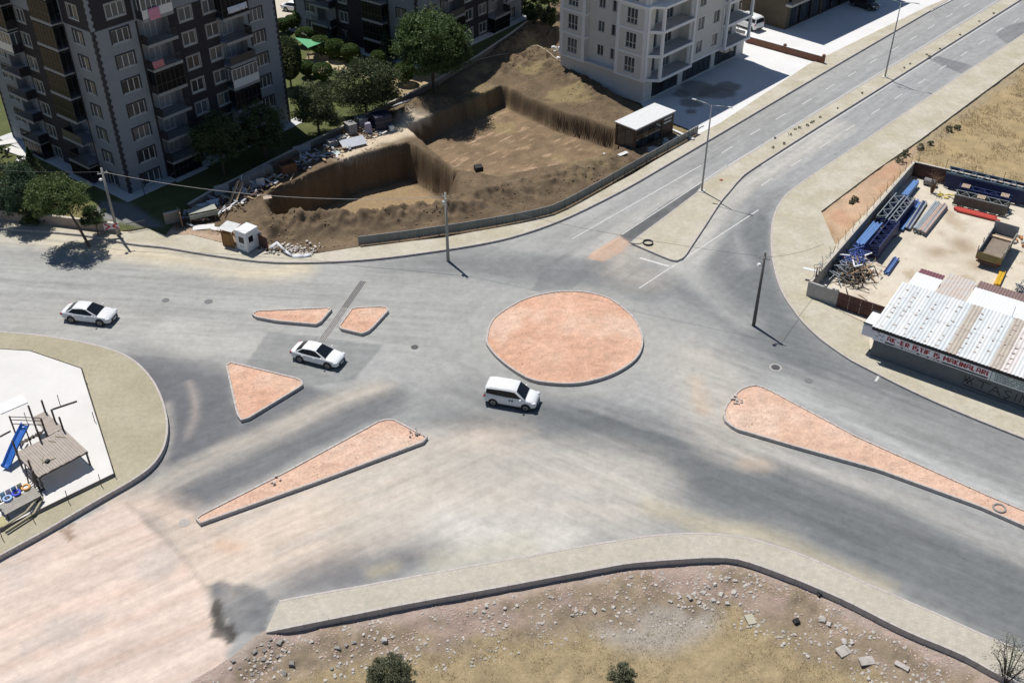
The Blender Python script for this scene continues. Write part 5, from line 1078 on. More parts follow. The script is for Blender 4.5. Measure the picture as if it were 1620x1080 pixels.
# ---- garden boundary walls
pk = mat('pinkish_wall', (.34, .27, .23), .9, .12, 1.5, .15, 25); cop = mat('wall_coping', (.46, .42, .36), .9, .1, 2)
def low_wall(label, pts, h, m, z=0.0, th=.22, coping=True, name='boundary_wall'):
    P = W(pts, z); o0 = P[0]; t = thing(name, label, 'wall', (o0.x, o0.y, z))
    for i in range(len(P) - 1):
        a, b = P[i] - o0, P[i + 1] - o0; a = Vector((a.x, a.y, 0)); b = Vector((b.x, b.y, 0)); MB().bar(a + Vector((0, 0, h / 2 - .15)), b + Vector((0, 0, h / 2 - .15)), th, h + .3).build('wall', m, t)
        if coping: MB().bar(a + Vector((0, 0, h + .03)), b + Vector((0, 0, h + .03)), th + .1, .06).build('coping', cop, t)
    return t
low_wall('pinkish garden wall along the left pavement behind the trees', [(-150, 338), (0, 347), (84, 355), (190, 368)], 1.05, pk, KZ)
low_wall('pinkish end wall of the driveway left of the excavation', [(262, 356), (288, 350)], 1.3, pk, 0)
low_wall('low garden wall along the back of the excavation', [(300, 333), (330, 315), (380, 290), (440, 259), (480, 239), (560, 201), (600, 179), (650, 156), (690, 136), (760, 94), (810, 60), (862, 20)], .75, mat('old_garden_wall', (.20, .175, .15), .9, .2, 1.5, .2, 20))
# driveway gate
a, b = g(203, 368, .1), g(233, 362, .1); t = thing('driveway_gate', 'thin dark metal gate across the driveway right of the left pole', 'gate', a, az_of(a, b)); Lg = (b - a).length
MB().bb(0, Lg, -.02, .02, 1.0, 1.05).bb(0, Lg, -.02, .02, .15, .2).build('rail', rail_m, t)
for k in range(13): x = Lg * k / 12; MB().bb(x - .012, x + .012, -.012, .012, .12, 1.1).build('bar', rail_m, t)
# lantern by the tower corner
p = g(230, 312); t = thing('garden_lantern', 'black garden lantern post beside the left tower corner', 'lamp post', (p.x, p.y, .05)); MB().tube([(0, 0, 0), (0, 0, 2.3)], .04, 8).build('post', blk, t); MB().box((0, 0, 2.5), (.26, .26, .4), taper=.7).build('lantern', blk, t); MB().box((0, 0, 2.74), (.36, .36, .08), taper=.3).build('cap', blk, t)
# ================================================================== STORAGE YARD, SHED, PLAYGROUND
YO = g(1287, 473); YA = R(55.0)
def yw(u, v, z=0.0): return Vector((YO.x + u * math.cos(YA) + v * math.sin(YA), YO.y + u * math.sin(YA) - v * math.cos(YA), z))
ywall = mat('yard_wall_grey', (.30, .285, .26), .9, .15, 1.5, .2, 20); rust = mat('rust_brown_sheet', (.085, .04, .035), .75, .25, 2, .15, 15); YZ = .05
def ything(name, label, cat, u, v, rz=0.0, group=None, z=YZ): p = yw(u, v, z); return thing(name, label, cat, p, YA + rz, group)
# in a ything's frame: +x = u (along the left wall), +y = -v
t = ything('yard_wall', 'grey yard wall along the left side topped by thin wire posts', 'wall', 0, -.6)
MB().bb(.0, 29.8, -.1, .1, -.1, 1.65).build('wall', ywall, t); MB().bb(-.02, 29.82, -.14, .14, 1.651, 1.71).build('coping', cop, t)
for k in range(15): x = 1.0 + k * 2.0; MB().tube([(x, .1, 1.6), (x + random.uniform(-.1, .1), .12, 2.5), (x + random.uniform(-.1, .1), .3, 2.85)], .022, 5).build('post', rail_m, t)
for zq in (2.1, 2.5): MB().tube([(1 + k * 2.0, .12, zq + .05 * math.sin(k * 2)) for k in range(15)], .008, 4).build('wire', rail_m, t)
t = ything('yard_wall', 'dark reddish wall along the back of the yard, wire above', 'wall', 29.8, -.6, R(-86))
MB().bb(0, 24, -.1, .1, -.1, 1.65).build('wall', rust, t); MB().bb(-.02, 24, -.14, .14, 1.651, 1.71).build('coping', cop, t)
for k in range(9): x = 3.0 * k + .4; MB().tube([(x, 0, 1.6), (x, 0, 2.9)], .025, 5).build('post', rail_m, t)
for zq in (2.0, 2.3, 2.6, 2.85): MB().tube([(3.0 * k + .4, 0, zq) for k in range(9)], .008, 4).build('wire', rail_m, t)
t = ything('corner_wall', 'pale concrete wall stub with broken blocks at the yard corner', 'wall', 0, -.75); MB().bb(-.1, .1, -2.95, 0, -.1, 1.65).build('wall', mat('raw_concrete_block', (.36, .355, .34), .9, .12, 2, .2, 20), t)
for y_ in (-2.4, -2.75, -1.6): MB().bb(-.1, .1, y_ - .1, y_ + .1, 1.65, 1.85).build('block', conc_m, t)
t = ything('yard_gate', 'long dark maroon sheet metal gate between wall stub and shed', 'gate', -.1, 2.2); 
for k in range(5): MB().bb(-.03, .03, -1.08 * (k + 1) + .02, -1.08 * k, .06, 1.6).build('panel', rust, t)
MB().bb(-.05, .05, -5.4, 0, 1.6, 1.66).bb(-.05, .05, -5.4, 0, .8, .84).bb(-.05, .05, -5.4, 0, .02, .06).build('frame', rust, t)
t = ything('scrap_sheets', 'rusty sheets standing against the wire at the yard corner', 'scrap', .5, -.5)
for k in range(5): MB().box((.5 + .35 * k, .1 * (k % 2), 1.9), (.32, .03, 1.3 - .15 * k), .1 * k).build('sheet', rust, t)
board('board', 'white board jutting out over the pavement from the yard wall', 'board', (1283, 427), 1.2, (1.5, .35, .05), R(-25), m=tin)
blue_l = mat('rack_blue_light', (.10, .20, .42), .5, .12, 3); blue_d = mat('rack_blue_dark', (.018, .03, .11), .55, .2, 3); greyb = mat('rack_grey', (.27, .30, .32), .5, .12, 3, metal=.2); redm = mat('beam_red', (.45, .06, .045), .5, .12, 3); yel = mat('beam_yellow', (.55, .33, .02), .5, .1, 3); olive = mat('rack_olive', (.13, .125, .10), .7, .2, 3)
def ladder(mb_ch, mb_dg, x0, x1, y0, y1, z, n, c=.09):
    mb_ch.bb(x0, x1, y0, y0 + c, z, z + .09); mb_ch.bb(x0, x1, y1 - c, y1, z, z + .09)
    for k in range(n):
        a = x0 + (x1 - x0) * k / n; b = x0 + (x1 - x0) * (k + 1) / n; (mb_dg.bar((a, y0 + c, z + .045), (b, y1 - c, z + .045), .04) if k % 2 else mb_dg.bar((a, y1 - c, z + .045), (b, y0 + c, z + .045), .04))
def frame_stack(label, u, v, L_, wd, layers, m_lo, m_top, nd=9, rz=0.0, top=2, dz=.12, pallets=()):
    t = ything('rack_frame_stack', label, 'rack stack', u, v, rz)
    for i in range(layers):
        mt = m_top if i >= layers - top else m_lo; ch, dg = MB(), MB(); j = random.uniform(-.06, .06); ladder(ch, dg, j, L_ + j, 0, wd, .1 + dz * i, nd)
        ch.v += []; o = ch.build('rack_frame', mt, t); dg.build('lattice', mt, o)
    for x in (.6, L_ - .6): MB().bb(x - .08, x + .08, -.05, wd + .05, 0, .1).build('bearer', ply, t)
    for (x, y_) in pallets:
        pl = MB()
        for k in range(6): pl.bb(x + .14 * k, x + .14 * k + .1, y_, y_ + .9, .1 + dz * layers + .02, .1 + dz * layers + .05)
        pl.bb(x, x + .8, y_ + .1, y_ + .18, .1 + dz * layers - .02, .1 + dz * layers + .02); pl.build('pallet', mat('pallet_wood', (.42, .32, .24), .85, .15, 3), t)
    return t
def beam_pile(label, u, v, L_, cols, rows, bw, bh, m, rz=0.0, jit=.25, name='beam_pile', cat='beam pile', ms=None, z=YZ):
    t = ything(name, label, cat, u, v, rz, z=z)
    for r in range(rows):
        for c in range(cols):
            o = MB().box((L_ / 2, 0, 0), (L_ * random.uniform(.93, 1), bw * .92, bh * .9)).build('beam', random.choice(ms) if ms else m, t)
            o.location = (random.uniform(-jit, jit), (c + .5) * bw + random.uniform(-.01, .01), .06 + (r + .5) * bh); o.rotation_euler = (0, 0, random.uniform(-.01, .01))
    return t
frame_stack('tall stack of dark blue lattice rack frames by the left yard wall', 9.8, 2.5, 6.2, 1.05, 13, blue_d, blue_d, 11, top=13)
frame_stack('grey lattice rack frames stacked beside the left yard wall, upper end', 16.2, 1.0, 6.0, 1.0, 11, blue_d, greyb, 7, top=3, pallets=())
frame_stack('second narrow stack of grey blue rack frames next to the grey beam pile', 16.0, 2.1, 6.2, .85, 11, blue_d, greyb, 11, top=2)
beam_pile('bundle of light blue beams lying against the left yard wall', 9.9, .95, 5.3, 5, 7, .17, .17, blue_l)
beam_pile('light blue beams at the far left corner of the yard', 23.3, .95, 4.1, 4, 5, .16, .14, blue_l)
beam_pile('loose dark blue and grey posts beside the stacked frames', 17.0, 3.35, 7.0, 6, 2, .19, .14, blue_d, R(3), .7, ms=[blue_d, greyb, blue_l])
beam_pile('large pile of grey steel posts in the middle of the yard', 17.3, 4.95, 7.2, 7, 3, .2, .16, greyb, R(-1), .2, ms=[greyb, greyb, mat('rack_grey_pale', (.36, .40, .42), .5, .1, 3, metal=.2), mat('rack_pinkish', (.40, .30, .25), .7, .1, 3)])
frame_stack('long stack of dark blue rack frames along the back wall', 29.0, 3.2, 8.2, 1.7, 15, blue_d, mat('rack_blue_grey', (.12, .17, .22), .5, .15, 3), 12, R(-86), top=2)
frame_stack('dark blue rack frames with two pallets on top, middle of the back row', 27.0, 5.1, 5.4, .95, 12, blue_d, blue_d, 9, R(-86), top=12, pallets=((.3, .05), (4.3, .05)))
frame_stack('weathered grey rack frames with one pallet, front of the back row', 25.6, 5.2, 5.4, 1.25, 10, olive, greyb, 10, R(-85), top=1, pallets=((2.2, .2),))
frame_stack('dark blue rack frames at the right end of the back row', 29.6, 11.0, 5.0, 3.2, 13, blue_d, blue_d, 10, R(-86), top=13)
beam_pile('red steel beams laid in front of the grey rack frames', 24.2, 5.8, 4.5, 4, 1, .22, .2, redm, R(-86), .3)
beam_pile('single yellow steel beam beside the shed roofs', 11.8, 13.75, 2.9, 2, 1, .28, .3, yel, R(3), .05)
beam_pile('short bundle of light blue tubes lying on the yard floor', 7.9, 4.4, 3.3, 5, 2, .11, .11, blue_l, R(2), .25, ms=[blue_l, blue_l, blue_d])
t = ything('yellow_brackets', 'small heap of yellow brackets by the bare yard shrub', 'brackets', 26.9, 3.3)
for k in range(9): MB().box((random.uniform(-.3, .4), -random.uniform(0, 1.6), .1 + .1 * (k % 3)), (.5, .12, .1), random.uniform(0, 3)).build('bracket', mat('bracket_yellow', (.70, .58, .10), .6, .08, 4), t)
t = ything('concrete_cylinder', 'grey tank lying by the far corner wall of the yard', 'tank', 28.6, 1.0); MB().tube([(0, -.2, .4), (0, -1.5, .4)], .38, 16).build('drum', mat('tank_grey', (.20, .20, .21), .8, .12, 3), t)
# scrap heap
t = ything('scrap_heap', 'tangled heap of scrap metal and blue offcuts in the yard corner', 'scrap heap', 6.0, 1.0); rr = random.Random(5)
for nm, m, n, c, sd_ in (('blue_offcuts', mat('scrap_blue', (.05, .09, .30), .6, .2, 4), 60, (2.0, .2, .75), (.8, .7, .3)), ('steel_offcuts', greyb, 70, (0, .6, .5), (1.1, .8, .25)), ('dark_scrap', mat('scrap_dark', (.05, .042, .035), .8, .3, 4), 150, (-.2, -.6, .35), (1.2, 1.0, .22)), ('wood_offcuts', mat('scrap_wood', (.33, .22, .13), .85, .2, 4), 50, (.3, -1.0, .4), (1.2, 1.0, .2))):
    mb = MB()
    for k in range(n):
        p = Vector((rr.gauss(c[0], sd_[0]), rr.gauss(c[1], sd_[1]), max(.06, rr.gauss(c[2], sd_[2])))); d = Vector((rr.gauss(0, 1), rr.gauss(0, 1), rr.gauss(0, .35))).normalized() * rr.uniform(.25, .8); e = p + d; e.z = max(.03, e.z); mb.bar(p - Vector((d.x, d.y, 0)), e, rr.uniform(.03, .12), rr.uniform(.02, .06))
    o = mb.build(nm, m, t); o['kind'] = 'stuff'
for k, (x, y_, a) in enumerate(((.6, -.2, .5), (.2, -.8, -.6), (2.6, -.9, -.4), (1.0, .9, 2.0))): o = MB().box((x, y_, 1.0 + .1 * k), (1.0, .14, .05), a).build('pale_strip', wt, t); 
# tipper body
t = ything('tipper_body', 'empty olive and grey tipper truck body parked in the yard', 'truck', 14.6, 10.6); ol = mat('tipper_olive', (.21, .17, .075), .7, .15, 2, .1, 20); gr = mat('tipper_grey', (.27, .28, .28), .7, .15, 2); L_, W_ = 5.6, 2.3
MB().bb(0, L_, -W_, 0, .95, 1.08).build('bed_floor', mat('bed_rusty', (.20, .165, .13), .85, .2, 2), t); MB().bb(-.06, .0, -W_, 0, .8, 1.6).build('tailgate', ol, t); MB().bb(0, L_, -.06, 0, 1.08, 1.75).build('side_board', gr, t); MB().bb(0, L_, -W_, -W_ + .06, 1.08, 1.75).build('side_board', gr, t); hb = MB().bb(L_, L_ + .07, -W_ - .02, .02, .95, 2.35).build('headboard', gr, t)
MB().bb(L_ - 1.2, L_ - .9, -W_ + .1, -.1, 1.08, 1.3).build('timber', mat('pale_timber', (.55, .42, .28), .8, .1, 3), t)
for x in (.02, 1.9, 3.8):
    for y_ in (.03, -W_ - .03): MB().bb(x - .04, x + .04, y_ - .03, y_ + .03, .85, 2.2 if x < 2 else 1.8).build('stake', ol, t)
MB().bb(-.04, L_ + 1.4, -.8, -.65, .7, .94).build('chassis_rail', rust, t); MB().bb(-.04, L_ + 1.4, -1.65, -1.5, .7, .94).build('chassis_rail', rust, t)
for x in (1.2, 4.6):
    for y_ in (-.25, -W_ + .25): MB().tube([(x, y_ - .14, .42), (x, y_ + .14, .42)], .42, 18).build('wheel', tyre_m, t)
MB().bb(-.1, -.06, -W_ + .1, -.1, .55, .75).build('rear_bar', rust, t)
for y_ in (-.2, -W_ + .2): MB().bb(-.09, -.062, y_ - .12, y_ + .12, .82, .92).build('tail_light', red_l, t)
t = ything('truss_scrap', 'dark tangle of lattice offcuts right of the yellow beam', 'scrap', 12.3, 14.9)
for k in range(14): MB().bar((random.uniform(-.8, 1.2), -random.uniform(0, 1.2), .1 + .05 * k), (random.uniform(-.8, 1.2), -random.uniform(0, 1.2), .15 + .05 * k), .06).build('offcut', random.choice([greyb, blue_d, rail_m]), t)
t = ything('block_pile', 'broken pale blocks and bricks behind the tipper body', 'rubble', 22.0, 12.6)
for k in range(22): o = MB().box((random.gauss(0, .7), random.gauss(0, 1.2), .12 + .1 * random.random()), (.38, .2, .18), random.uniform(0, 3)).build('block', random.choice([conc_m, mat('brick_orange', (.40, .19, .09), .9, .15, 3)]), t)
# ---------------------------------------------------------------- painted shed with the sign
SO = Vector((30.85, 73.75, 0)); SA = R(-35.3); SH = thing('painted_shed', 'grey shed with corrugated roof, red sign lettering and graffiti', 'building', (SO.x, SO.y, 0), SA)
dg_w = mat('shed_grey_paint', (.115, .13, .145), .85, .1, 1.5, .1, 25); LW, DW, SHh = 21.0, 7.0, 3.25
MB().bb(.15, LW, .25, DW, -.2, 3.02).build('wall', dg_w, SH)
sgw = mat('sign_white', (.72, .73, .78), .6, .04, 3); MB().bb(.1, 9.85, -.1, -.03, 2.05, 3.02).build('sign_panel', sgw, SH); MB().bb(9.9, 15.2, -.1, -.03, 2.05, 3.02).build('sign_panel', mat('sign_pale_green', (.56, .63, .64), .6, .04, 3), SH)
redt = mat('sign_letters_red', (.30, .02, .03), .6, .08, 5); inkb = mat('sign_ink_dark', (.02, .022, .035), .6, .05, 5); inkg = mat('sign_ink_green', (.09, .13, .13), .6, .05, 5)
def sign(body, x, z, size, m, bold=.02, wd=None, y=-.105, name='lettering'):
    me = text_mesh(body, size, bold); mx = max(v.co.x for v in me.vertices) or 1
    if wd:
        for v in me.vertices: v.co.x *= wd / mx
    me.materials.append(m); o = raw(name, me, SH, (x, y, z)); o.rotation_euler = (R(90), 0, 0); return o
GLY = {'A': [(0, 0, .1, 1.35), (.1, 1.35, .55, 1.35), (.55, 1.35, .65, 0), (.08, .55, .6, .55)], 'K': [(.06, 0, .06, 1.4), (.6, 1.4, .1, .7), (.1, .7, .6, 0)], '-': [(.05, .65, .5, .65)], 'E': [(.06, 0, .06, 1.4), (0, 1.33, .6, 1.33), (0, .7, .52, .7), (0, .07, .6, .07)], 'R': [(.06, 0, .06, 1.4), (0, 1.33, .55, 1.33), (.55, 1.33, .55, .72), (0, .7, .55, .7), (.25, .7, .6, 0)], 'I': [(.06, 0, .06, 1.4)], 'İ': [(.06, 0, .06, 1.25), (.06, 1.42, .06, 1.62)], 'S': [(.58, 1.33, .05, 1.33), (.06, 1.33, .06, .7), (.05, .7, .58, .7), (.56, .7, .56, .07), (.58, .07, .0, .07)], 'T': [(0, 1.33, .64, 1.33), (.32, 1.33, .32, 0)], 'F': [(.06, 0, .06, 1.4), (0, 1.33, .6, 1.33), (0, .7, .5, .7)], 'M': [(.06, 0, .06, 1.4), (.08, 1.38, .42, .5), (.42, .5, .76, 1.38), (.78, 1.4, .78, 0)], 'N': [(.06, 0, .06, 1.4), (.08, 1.38, .56, .02), (.58, 0, .58, 1.4)], 'L': [(.06, 0, .06, 1.4), (0, .07, .55, .07)]}
GLY['Ş'] = GLY['S'] + [(.3, .0, .24, -.28)]
def heavy(body, x, z, cap, wd, m, y=-.108):
    adv = {'İ': .34, 'I': .34, ' ': .5, 'M': 1.06, '-': .72}; tot = sum(adv.get(c, .88) for c in body); k = wd / tot; q = cap / 1.4
    for c in body:
        if c != ' ':
            mb = MB()
            for (a0, b0, a1, b1) in GLY[c]:
                p0, p1 = (x + a0 * k, y, z + b0 * q), (x + a1 * k, y, z + b1 * q)
                if abs(a0 - a1) < .02: mb.bb(p0[0] - .14 * k, p0[0] + .16 * k, y - .006, y + .004, min(p0[2], p1[2]), max(p0[2], p1[2]))
                else: mb.bar(p0, p1, .01, .21 * q + .025, up=(0, 0, 1))
            mb.build('letter', m, SH)
        x += adv.get(c, .88) * k
heavy('AK-ER İSTİF İŞ MAKİNALARI', 1.3, 2.42, .44, 8.4, redt)
MB().bb(1.15, 9.7, -.112, -.102, 2.13, 2.28).build('phone_band', inkb, SH)
for k, (x0, x1) in enumerate(((1.95, 2.55), (2.7, 3.9), (4.1, 4.75), (4.9, 5.3), (5.4, 5.65), (5.75, 6.0))): MB().bb(x0, x1, -.118, -.113, 2.17, 2.25).build('phone_digits', sgw, SH)
for k, s in enumerate(('FORKLİFT BAKIM ONARIM', 'TRANSPALET BAKIM ONARIM', 'TRANSPALET ALIM SATIM', 'TRANSPALET YEDEK PARÇA')): sign(s, 10.15, 2.80 - .2 * k, .2, inkg, .006, 3.4 + .1 * k)
for x0, z0, x1 in ((.35, 2.92, .6), (.5, 2.7, .75), (.85, 2.8, 1.0), (.3, 2.5, .5), (.75, 2.3, .95), (.8, 2.6, .95)): MB().bb(x0, x1, -.112, -.103, z0 - .03, z0 + .03).build('sign_mark', inkb, SH)
spray = mat('black_spray', (.012, .013, .016), .7, .1, 5)
def stroke(pts, w_=.07):
    mb = MB()
    for i in range(len(pts) - 1): mb.bar((pts[i][0], .243, pts[i][1]), (pts[i + 1][0], .243, pts[i + 1][1]), .012, w_, up=(0, 0, 1)) if abs(pts[i][0] - pts[i + 1][0]) > .02 else mb.bar((pts[i][0], .243, pts[i][1]), (pts[i + 1][0], .243, pts[i + 1][1]), w_, .012)
    mb.build('graffiti', spray, SH)
gx = lambda x, z: (x, z)
for q in ([(7.95, 1.5), (8.4, .75)], [(8.4, 1.5), (7.95, .75)], [(7.9, 1.1), (8.5, 1.12)], [(8.3, 1.5), (8.75, .8)], [(8.7, 1.5), (8.25, .8)], [(9.0, 1.5), (10.05, 1.5)], [(9.5, 1.5), (9.45, .75)], [(10.1, .7), (10.5, 1.5), (10.95, .7)], [(10.3, 1.0), (10.8, 1.0)], [(11.75, 1.4), (11.45, 1.5), (11.2, 1.3), (11.4, 1.12), (11.7, .98), (11.55, .72), (11.2, .76)], [(11.45, .72), (11.4, .55)], [(12.15, 1.5), (12.1, .7)], [(12.5, .7), (12.55, 1.5), (13.05, .7), (13.1, 1.5)], [(13.5, .7), (13.5, 1.5), (13.95, 1.35), (14.05, 1.0), (13.85, .75), (13.5, .7)], [(14.45, 1.5), (14.4, .7)], [(8.0, .58), (11.0, .48), (14.6, .5)]): stroke(q)
# corrugated roof sheets: alternate weathered sheets, each its own part
def corr(name, x0, x1, y0, y1, z0, z1, m, parent, pitch=.26, amp=.028):
    n = max(2, int((x1 - x0) / (pitch / 2))); mb = MB()
    for i in range(n + 1):
        x = x0 + (x1 - x0) * i / n; dz = amp * (1 if i % 2 else -1); mb.v += [(x, y0, z0 + dz), (x, y1, z1 + dz)]
    mb.f = [(2 * i, 2 * i + 2, 2 * i + 3, 2 * i + 1) for i in range(n)]; o = mb.build(name, m, parent); s = o.modifiers.new('s', 'SOLIDIFY'); s.thickness = .012; return o
shm = [mat('roof_sheet_white', (.60, .62, .62), .6, .08, 1.5), mat('roof_sheet_bluish', (.53, .56, .57), .6, .08, 1.5), mat('roof_sheet_brownish', (.40, .355, .30), .75, .12, 1.5), mat('roof_sheet_pink', (.58, .54, .52), .65, .1, 1.5)]
seq = [0, 1, 0, 1, 1, 0, 1, 2, 1, 0, 1, 2, 3, 0, 2, 2, 1, 0, 1, 2, 0, 1, 3, 0]
for k in range(24):
    x = -.15 + .88 * k
    for r in range(2): corr('roof_sheet', x, x + .9, -.2 + 3.6 * r, 3.5 + 3.6 * r, SHh + .12 + .012 * (k % 2) + .30 * r + .03, SHh + .44 + .012 * (k % 2) + .30 * r + .03 - (0.03 if r == 0 else 0), shm[seq[k]], SH)
rustp = mat('roof_patch_rust', (.46, .38, .33), .85, .25, 4); rr = random.Random(9)
for col in range(13):
    x = .55 + col * .93
    for r in range(9):
        if rr.random() < .6: y_ = .2 + r * .74; MB().box((x + rr.uniform(-.1, .1), y_, SHh + .19 + .09 * y_), (rr.uniform(.12, .3), .14, .03)).build('fixing_patch', rustp, SH)
MB().bb(-.12, LW, -.15, .12, 3.03, 3.33).build('eaves_gutter', mat('gutter_black', (.018, .018, .024), .6, .1, 4), SH)
MB().bb(-1.0, .1, .35, 2.6, 2.65, 3.05).build('side_cabinet_top', wt, SH); MB().bb(-1.02, -.98, .4, 2.5, 2.0, 2.6).build('side_sign', sgw, SH); MB().bb(-1.0, .1, .3, .34, 1.9, 2.9).build('side_sign', sgw, SH); MB().bb(-1.05, .12, .3, .42, 3.052, 3.15).bb(-1.05, .12, 2.5, 2.62, 3.052, 3.15).build('cabinet_edge', inkb, SH)
def backroof(name, label, x0, x1, y0, y1, z0, z1, m, z_w=2.6):
    t = thing(name, label, 'roof', (SO.x, SO.y, 0), SA); corr('roof_sheet', x0, x1, y0, y1, z0, z1, m, t, .3, .02)
    for x in (x0 + .1, x1 - .1):
        for y_ in (y0 + .2, y1 - .2): MB().bb(x - .05, x + .05, y_ - .05, y_ + .05, 0, z0 - .03).build('post', galv, t)
    return t
w2 = mat('lean_roof_white', (.70, .72, .73), .55, .04, 1)
a = backroof('lean_to_roof', 'plain white sheet roof behind the shed with a maroon strip', .1, 2.5, 7.25, 10.6, 3.25, 3.3, w2); corr('maroon_sheet', .25, 2.45, 10.62, 11.5, 3.3, 3.28, mat('roof_maroon', (.17, .07, .085), .6, .1, 3), a)
backroof('lean_to_roof', 'grey rust-streaked sheet roof in the middle behind the shed', 2.55, 5.15, 7.3, 12.3, 3.1, 3.2, mat('roof_grey_streak', (.45, .48, .49), .65, .2, 2, col2=(.48, .36, .28), stretch=(.5, 2.5, 1)))
a = backroof('lean_to_roof', 'wide white sheet roof behind the shed with brown ridge sheets', 5.25, 13.5, 7.3, 11.0, 3.35, 3.4, w2); corr('brown_sheet', 5.3, 13.5, 11.02, 12.4, 3.4, 3.35, mat('roof_brown', (.20, .135, .125), .7, .12, 3), a)
t = thing('roof_aerial', 'thin metal aerial standing on the shed roof ridge', 'aerial', (0, 0, 0)); t.location = (SO.x + math.cos(SA) * 9.3 - math.sin(SA) * 7.0, SO.y + math.sin(SA) * 9.3 + math.cos(SA) * 7.0, SHh + .55); MB().tube([(0, 0, 0), (0, 0, 1.3)], .02, 6).build('mast', rail_m, t); MB().bb(-.7, .7, -.02, .02, .03, .07).build('foot', rail_m, t)
# ---------------------------------------------------------------- playground
PZ = .60; PA = R(46.0); PO = Vector((-34.55, 56.7, PZ)); wood = mat('deck_wood', (.35, .305, .265), .9, .12, 2, .2, 20, stretch=(1, 1, 1)); woodd = mat('dark_timber', (.10, .08, .07), .9, .2, 3); wood2 = mat('olive_timber', (.30, .275, .19), .9, .15, 2)
t = thing('play_tower', 'raised plank deck with a blue slide on the white playground', 'play structure', PO, PA); DZ = 1.4
def deck(t, x0, x1, y0, y1, z, along='y', bw=.2, m=wood):
    n = int(((x1 - x0) if along == 'y' else (y1 - y0)) / bw); wd = ((x1 - x0) if along == 'y' else (y1 - y0)) / n
    for k in range(n):
        e = random.uniform(-.04, .04); dz = random.uniform(-.006, .006); b = MB()
        if along == 'y': b.bb(x0 + wd * k + .008, x0 + wd * (k + 1) - .008, y0 + e, y1 + e, z - .05, z + dz)
        else: b.bb(x0 + e, x1 + e, y0 + wd * k + .008, y0 + wd * (k + 1) - .008, z - .05, z + dz)
        b.build('plank', m, t)
deck(t, 0, 3.9, 0, 3.7, DZ, 'y'); deck(t, 2.75, 3.9, 3.75, 6.7, DZ + .02, 'x', .18)
for x, y_, h in ((.1, .1, DZ), (3.8, .1, DZ), (.1, 3.6, DZ + 1.3), (3.8, 3.6, DZ + 1.3), (3.85, 5.0, DZ + 1.2), (2.8, 6.6, DZ + 1.3), (3.85, 6.6, DZ + 1.2), (2.0, 3.68, DZ + 1.2), (2.8, 4.6, DZ + 1.2), (.05, 1.2, DZ + .9), (-.1, .4, DZ + .5)): MB().bb(x - .06, x + .06, y_ - .06, y_ + .06, -.02, h - .02).build('post', woodd, t)
for a, b in (((0, .05, DZ - .12), (3.9, .05, DZ - .12)), ((.05, 0, DZ - .13), (.05, 3.7, DZ - .13)), ((3.85, 0, DZ - .13), (3.85, 6.7, DZ - .13)), ((0, 3.66, DZ - .12), (3.9, 3.66, DZ - .12))): MB().bar(a, b, .08, .14).build('joist', woodd, t)
for z in (.55, .95, 1.25): MB().bar((2.75, 4.6, DZ + z), (1.2, 6.4, DZ + z), .05, .05).build('rail', woodd, t)
MB().bar((1.2, 6.4, .0), (1.2, 6.4, DZ + 1.3), .1).build('post', woodd, t)
for k in range(7): q = k / 6; MB().bar((2.75 - 1.3 * q, 4.7 + 1.5 * q, DZ - .2 * k), (2.3 - 1.3 * q, 4.3 + 1.5 * q, DZ - .2 * k), .16, .04).build('step', woodd, t)
sb = mat('slide_blue', (.03, .13, .45), .3, .08, 2, spec=.5); sl_ = MB(); A_ = Vector((2.75, 5.3, DZ + .1)); B_ = Vector((.35, 5.0, .35)); 
A_ = Vector((1.9, 5.6, DZ + .45)); B_ = Vector((-.9, 4.1, .22)); prof = [(-.36, .24), (-.33, .03), (-.15, -.02), (.15, -.02), (.33, .03), (.36, .24)]; d = (B_ - A_); dh = Vector((d.x, d.y, 0)).normalized(); sidev = Vector((-dh.y, dh.x, 0)); N = 14
for i in range(N + 1):
    f = i / N; zf = A_.z + (B_.z - A_.z) * (1.08 * f - .08 * math.sin(f * 3.1416)) if f < .9 else B_.z + .02; c = Vector((A_.x + d.x * f, A_.y + d.y * f, max(zf, B_.z)))
    for s, u in prof: sl_.v.append(tuple(c + sidev * s + Vector((0, 0, u))))
m_ = len(prof); sl_.f = [(i * m_ + j, i * m_ + j + 1, (i + 1) * m_ + j + 1, (i + 1) * m_ + j) for i in range(N) for j in range(m_ - 1)]
o = sl_.build('slide', sb, t, True); q = o.modifiers.new('s', 'SOLIDIFY'); q.thickness = .04
for f in (.05, .5): c = A_ + d * f; MB().bar((c.x, c.y, 0), (c.x, c.y, c.z - .05), .08).build('slide_leg', woodd, t)
for k in range(5): MB().bb(-.35 - .0, -.05, .4 + .35 * k, .46 + .35 * k, .3 + .2 * k, .36 + .2 * k).build('rung', woodd, t)
for y_ in (-.1, 1.0): MB().bar((-.5, y_ + .2, 0), (-.25, y_ + .2, DZ + .7), .08).build('post', woodd, t)
for k in range(4): MB().bar((-.6, .1 + .2 * k, .3 + .3 * k), (.1, .3 + .2 * k, .3 + .3 * k), .05).build('rail', woodd, t)
MB().bar((-.9, -.9, .02), (.0, .2, .06), .12, .1).build('rail', woodd, t)
t2 = thing('loose_boards', 'thin loose sticks lying on the plank deck', 'sticks', PO + Vector((0, 0, DZ)), PA)
for a, b in (((.9, 1.2), (1.9, 1.0)), ((.8, 1.0), (1.3, 1.9)), ((1.0, 1.9), (1.1, 1.0)), ((3.0, 3.3), (3.5, 2.6)), ((2.4, 3.2), (2.7, 2.7))): MB().bar((*a, .03), (*b, .03), .05, .04).build('stick', wood2, t2)
MB().box((1.25, 1.05, .1), (.3, .22, .18), .5).build('dark_box', blk, t2)
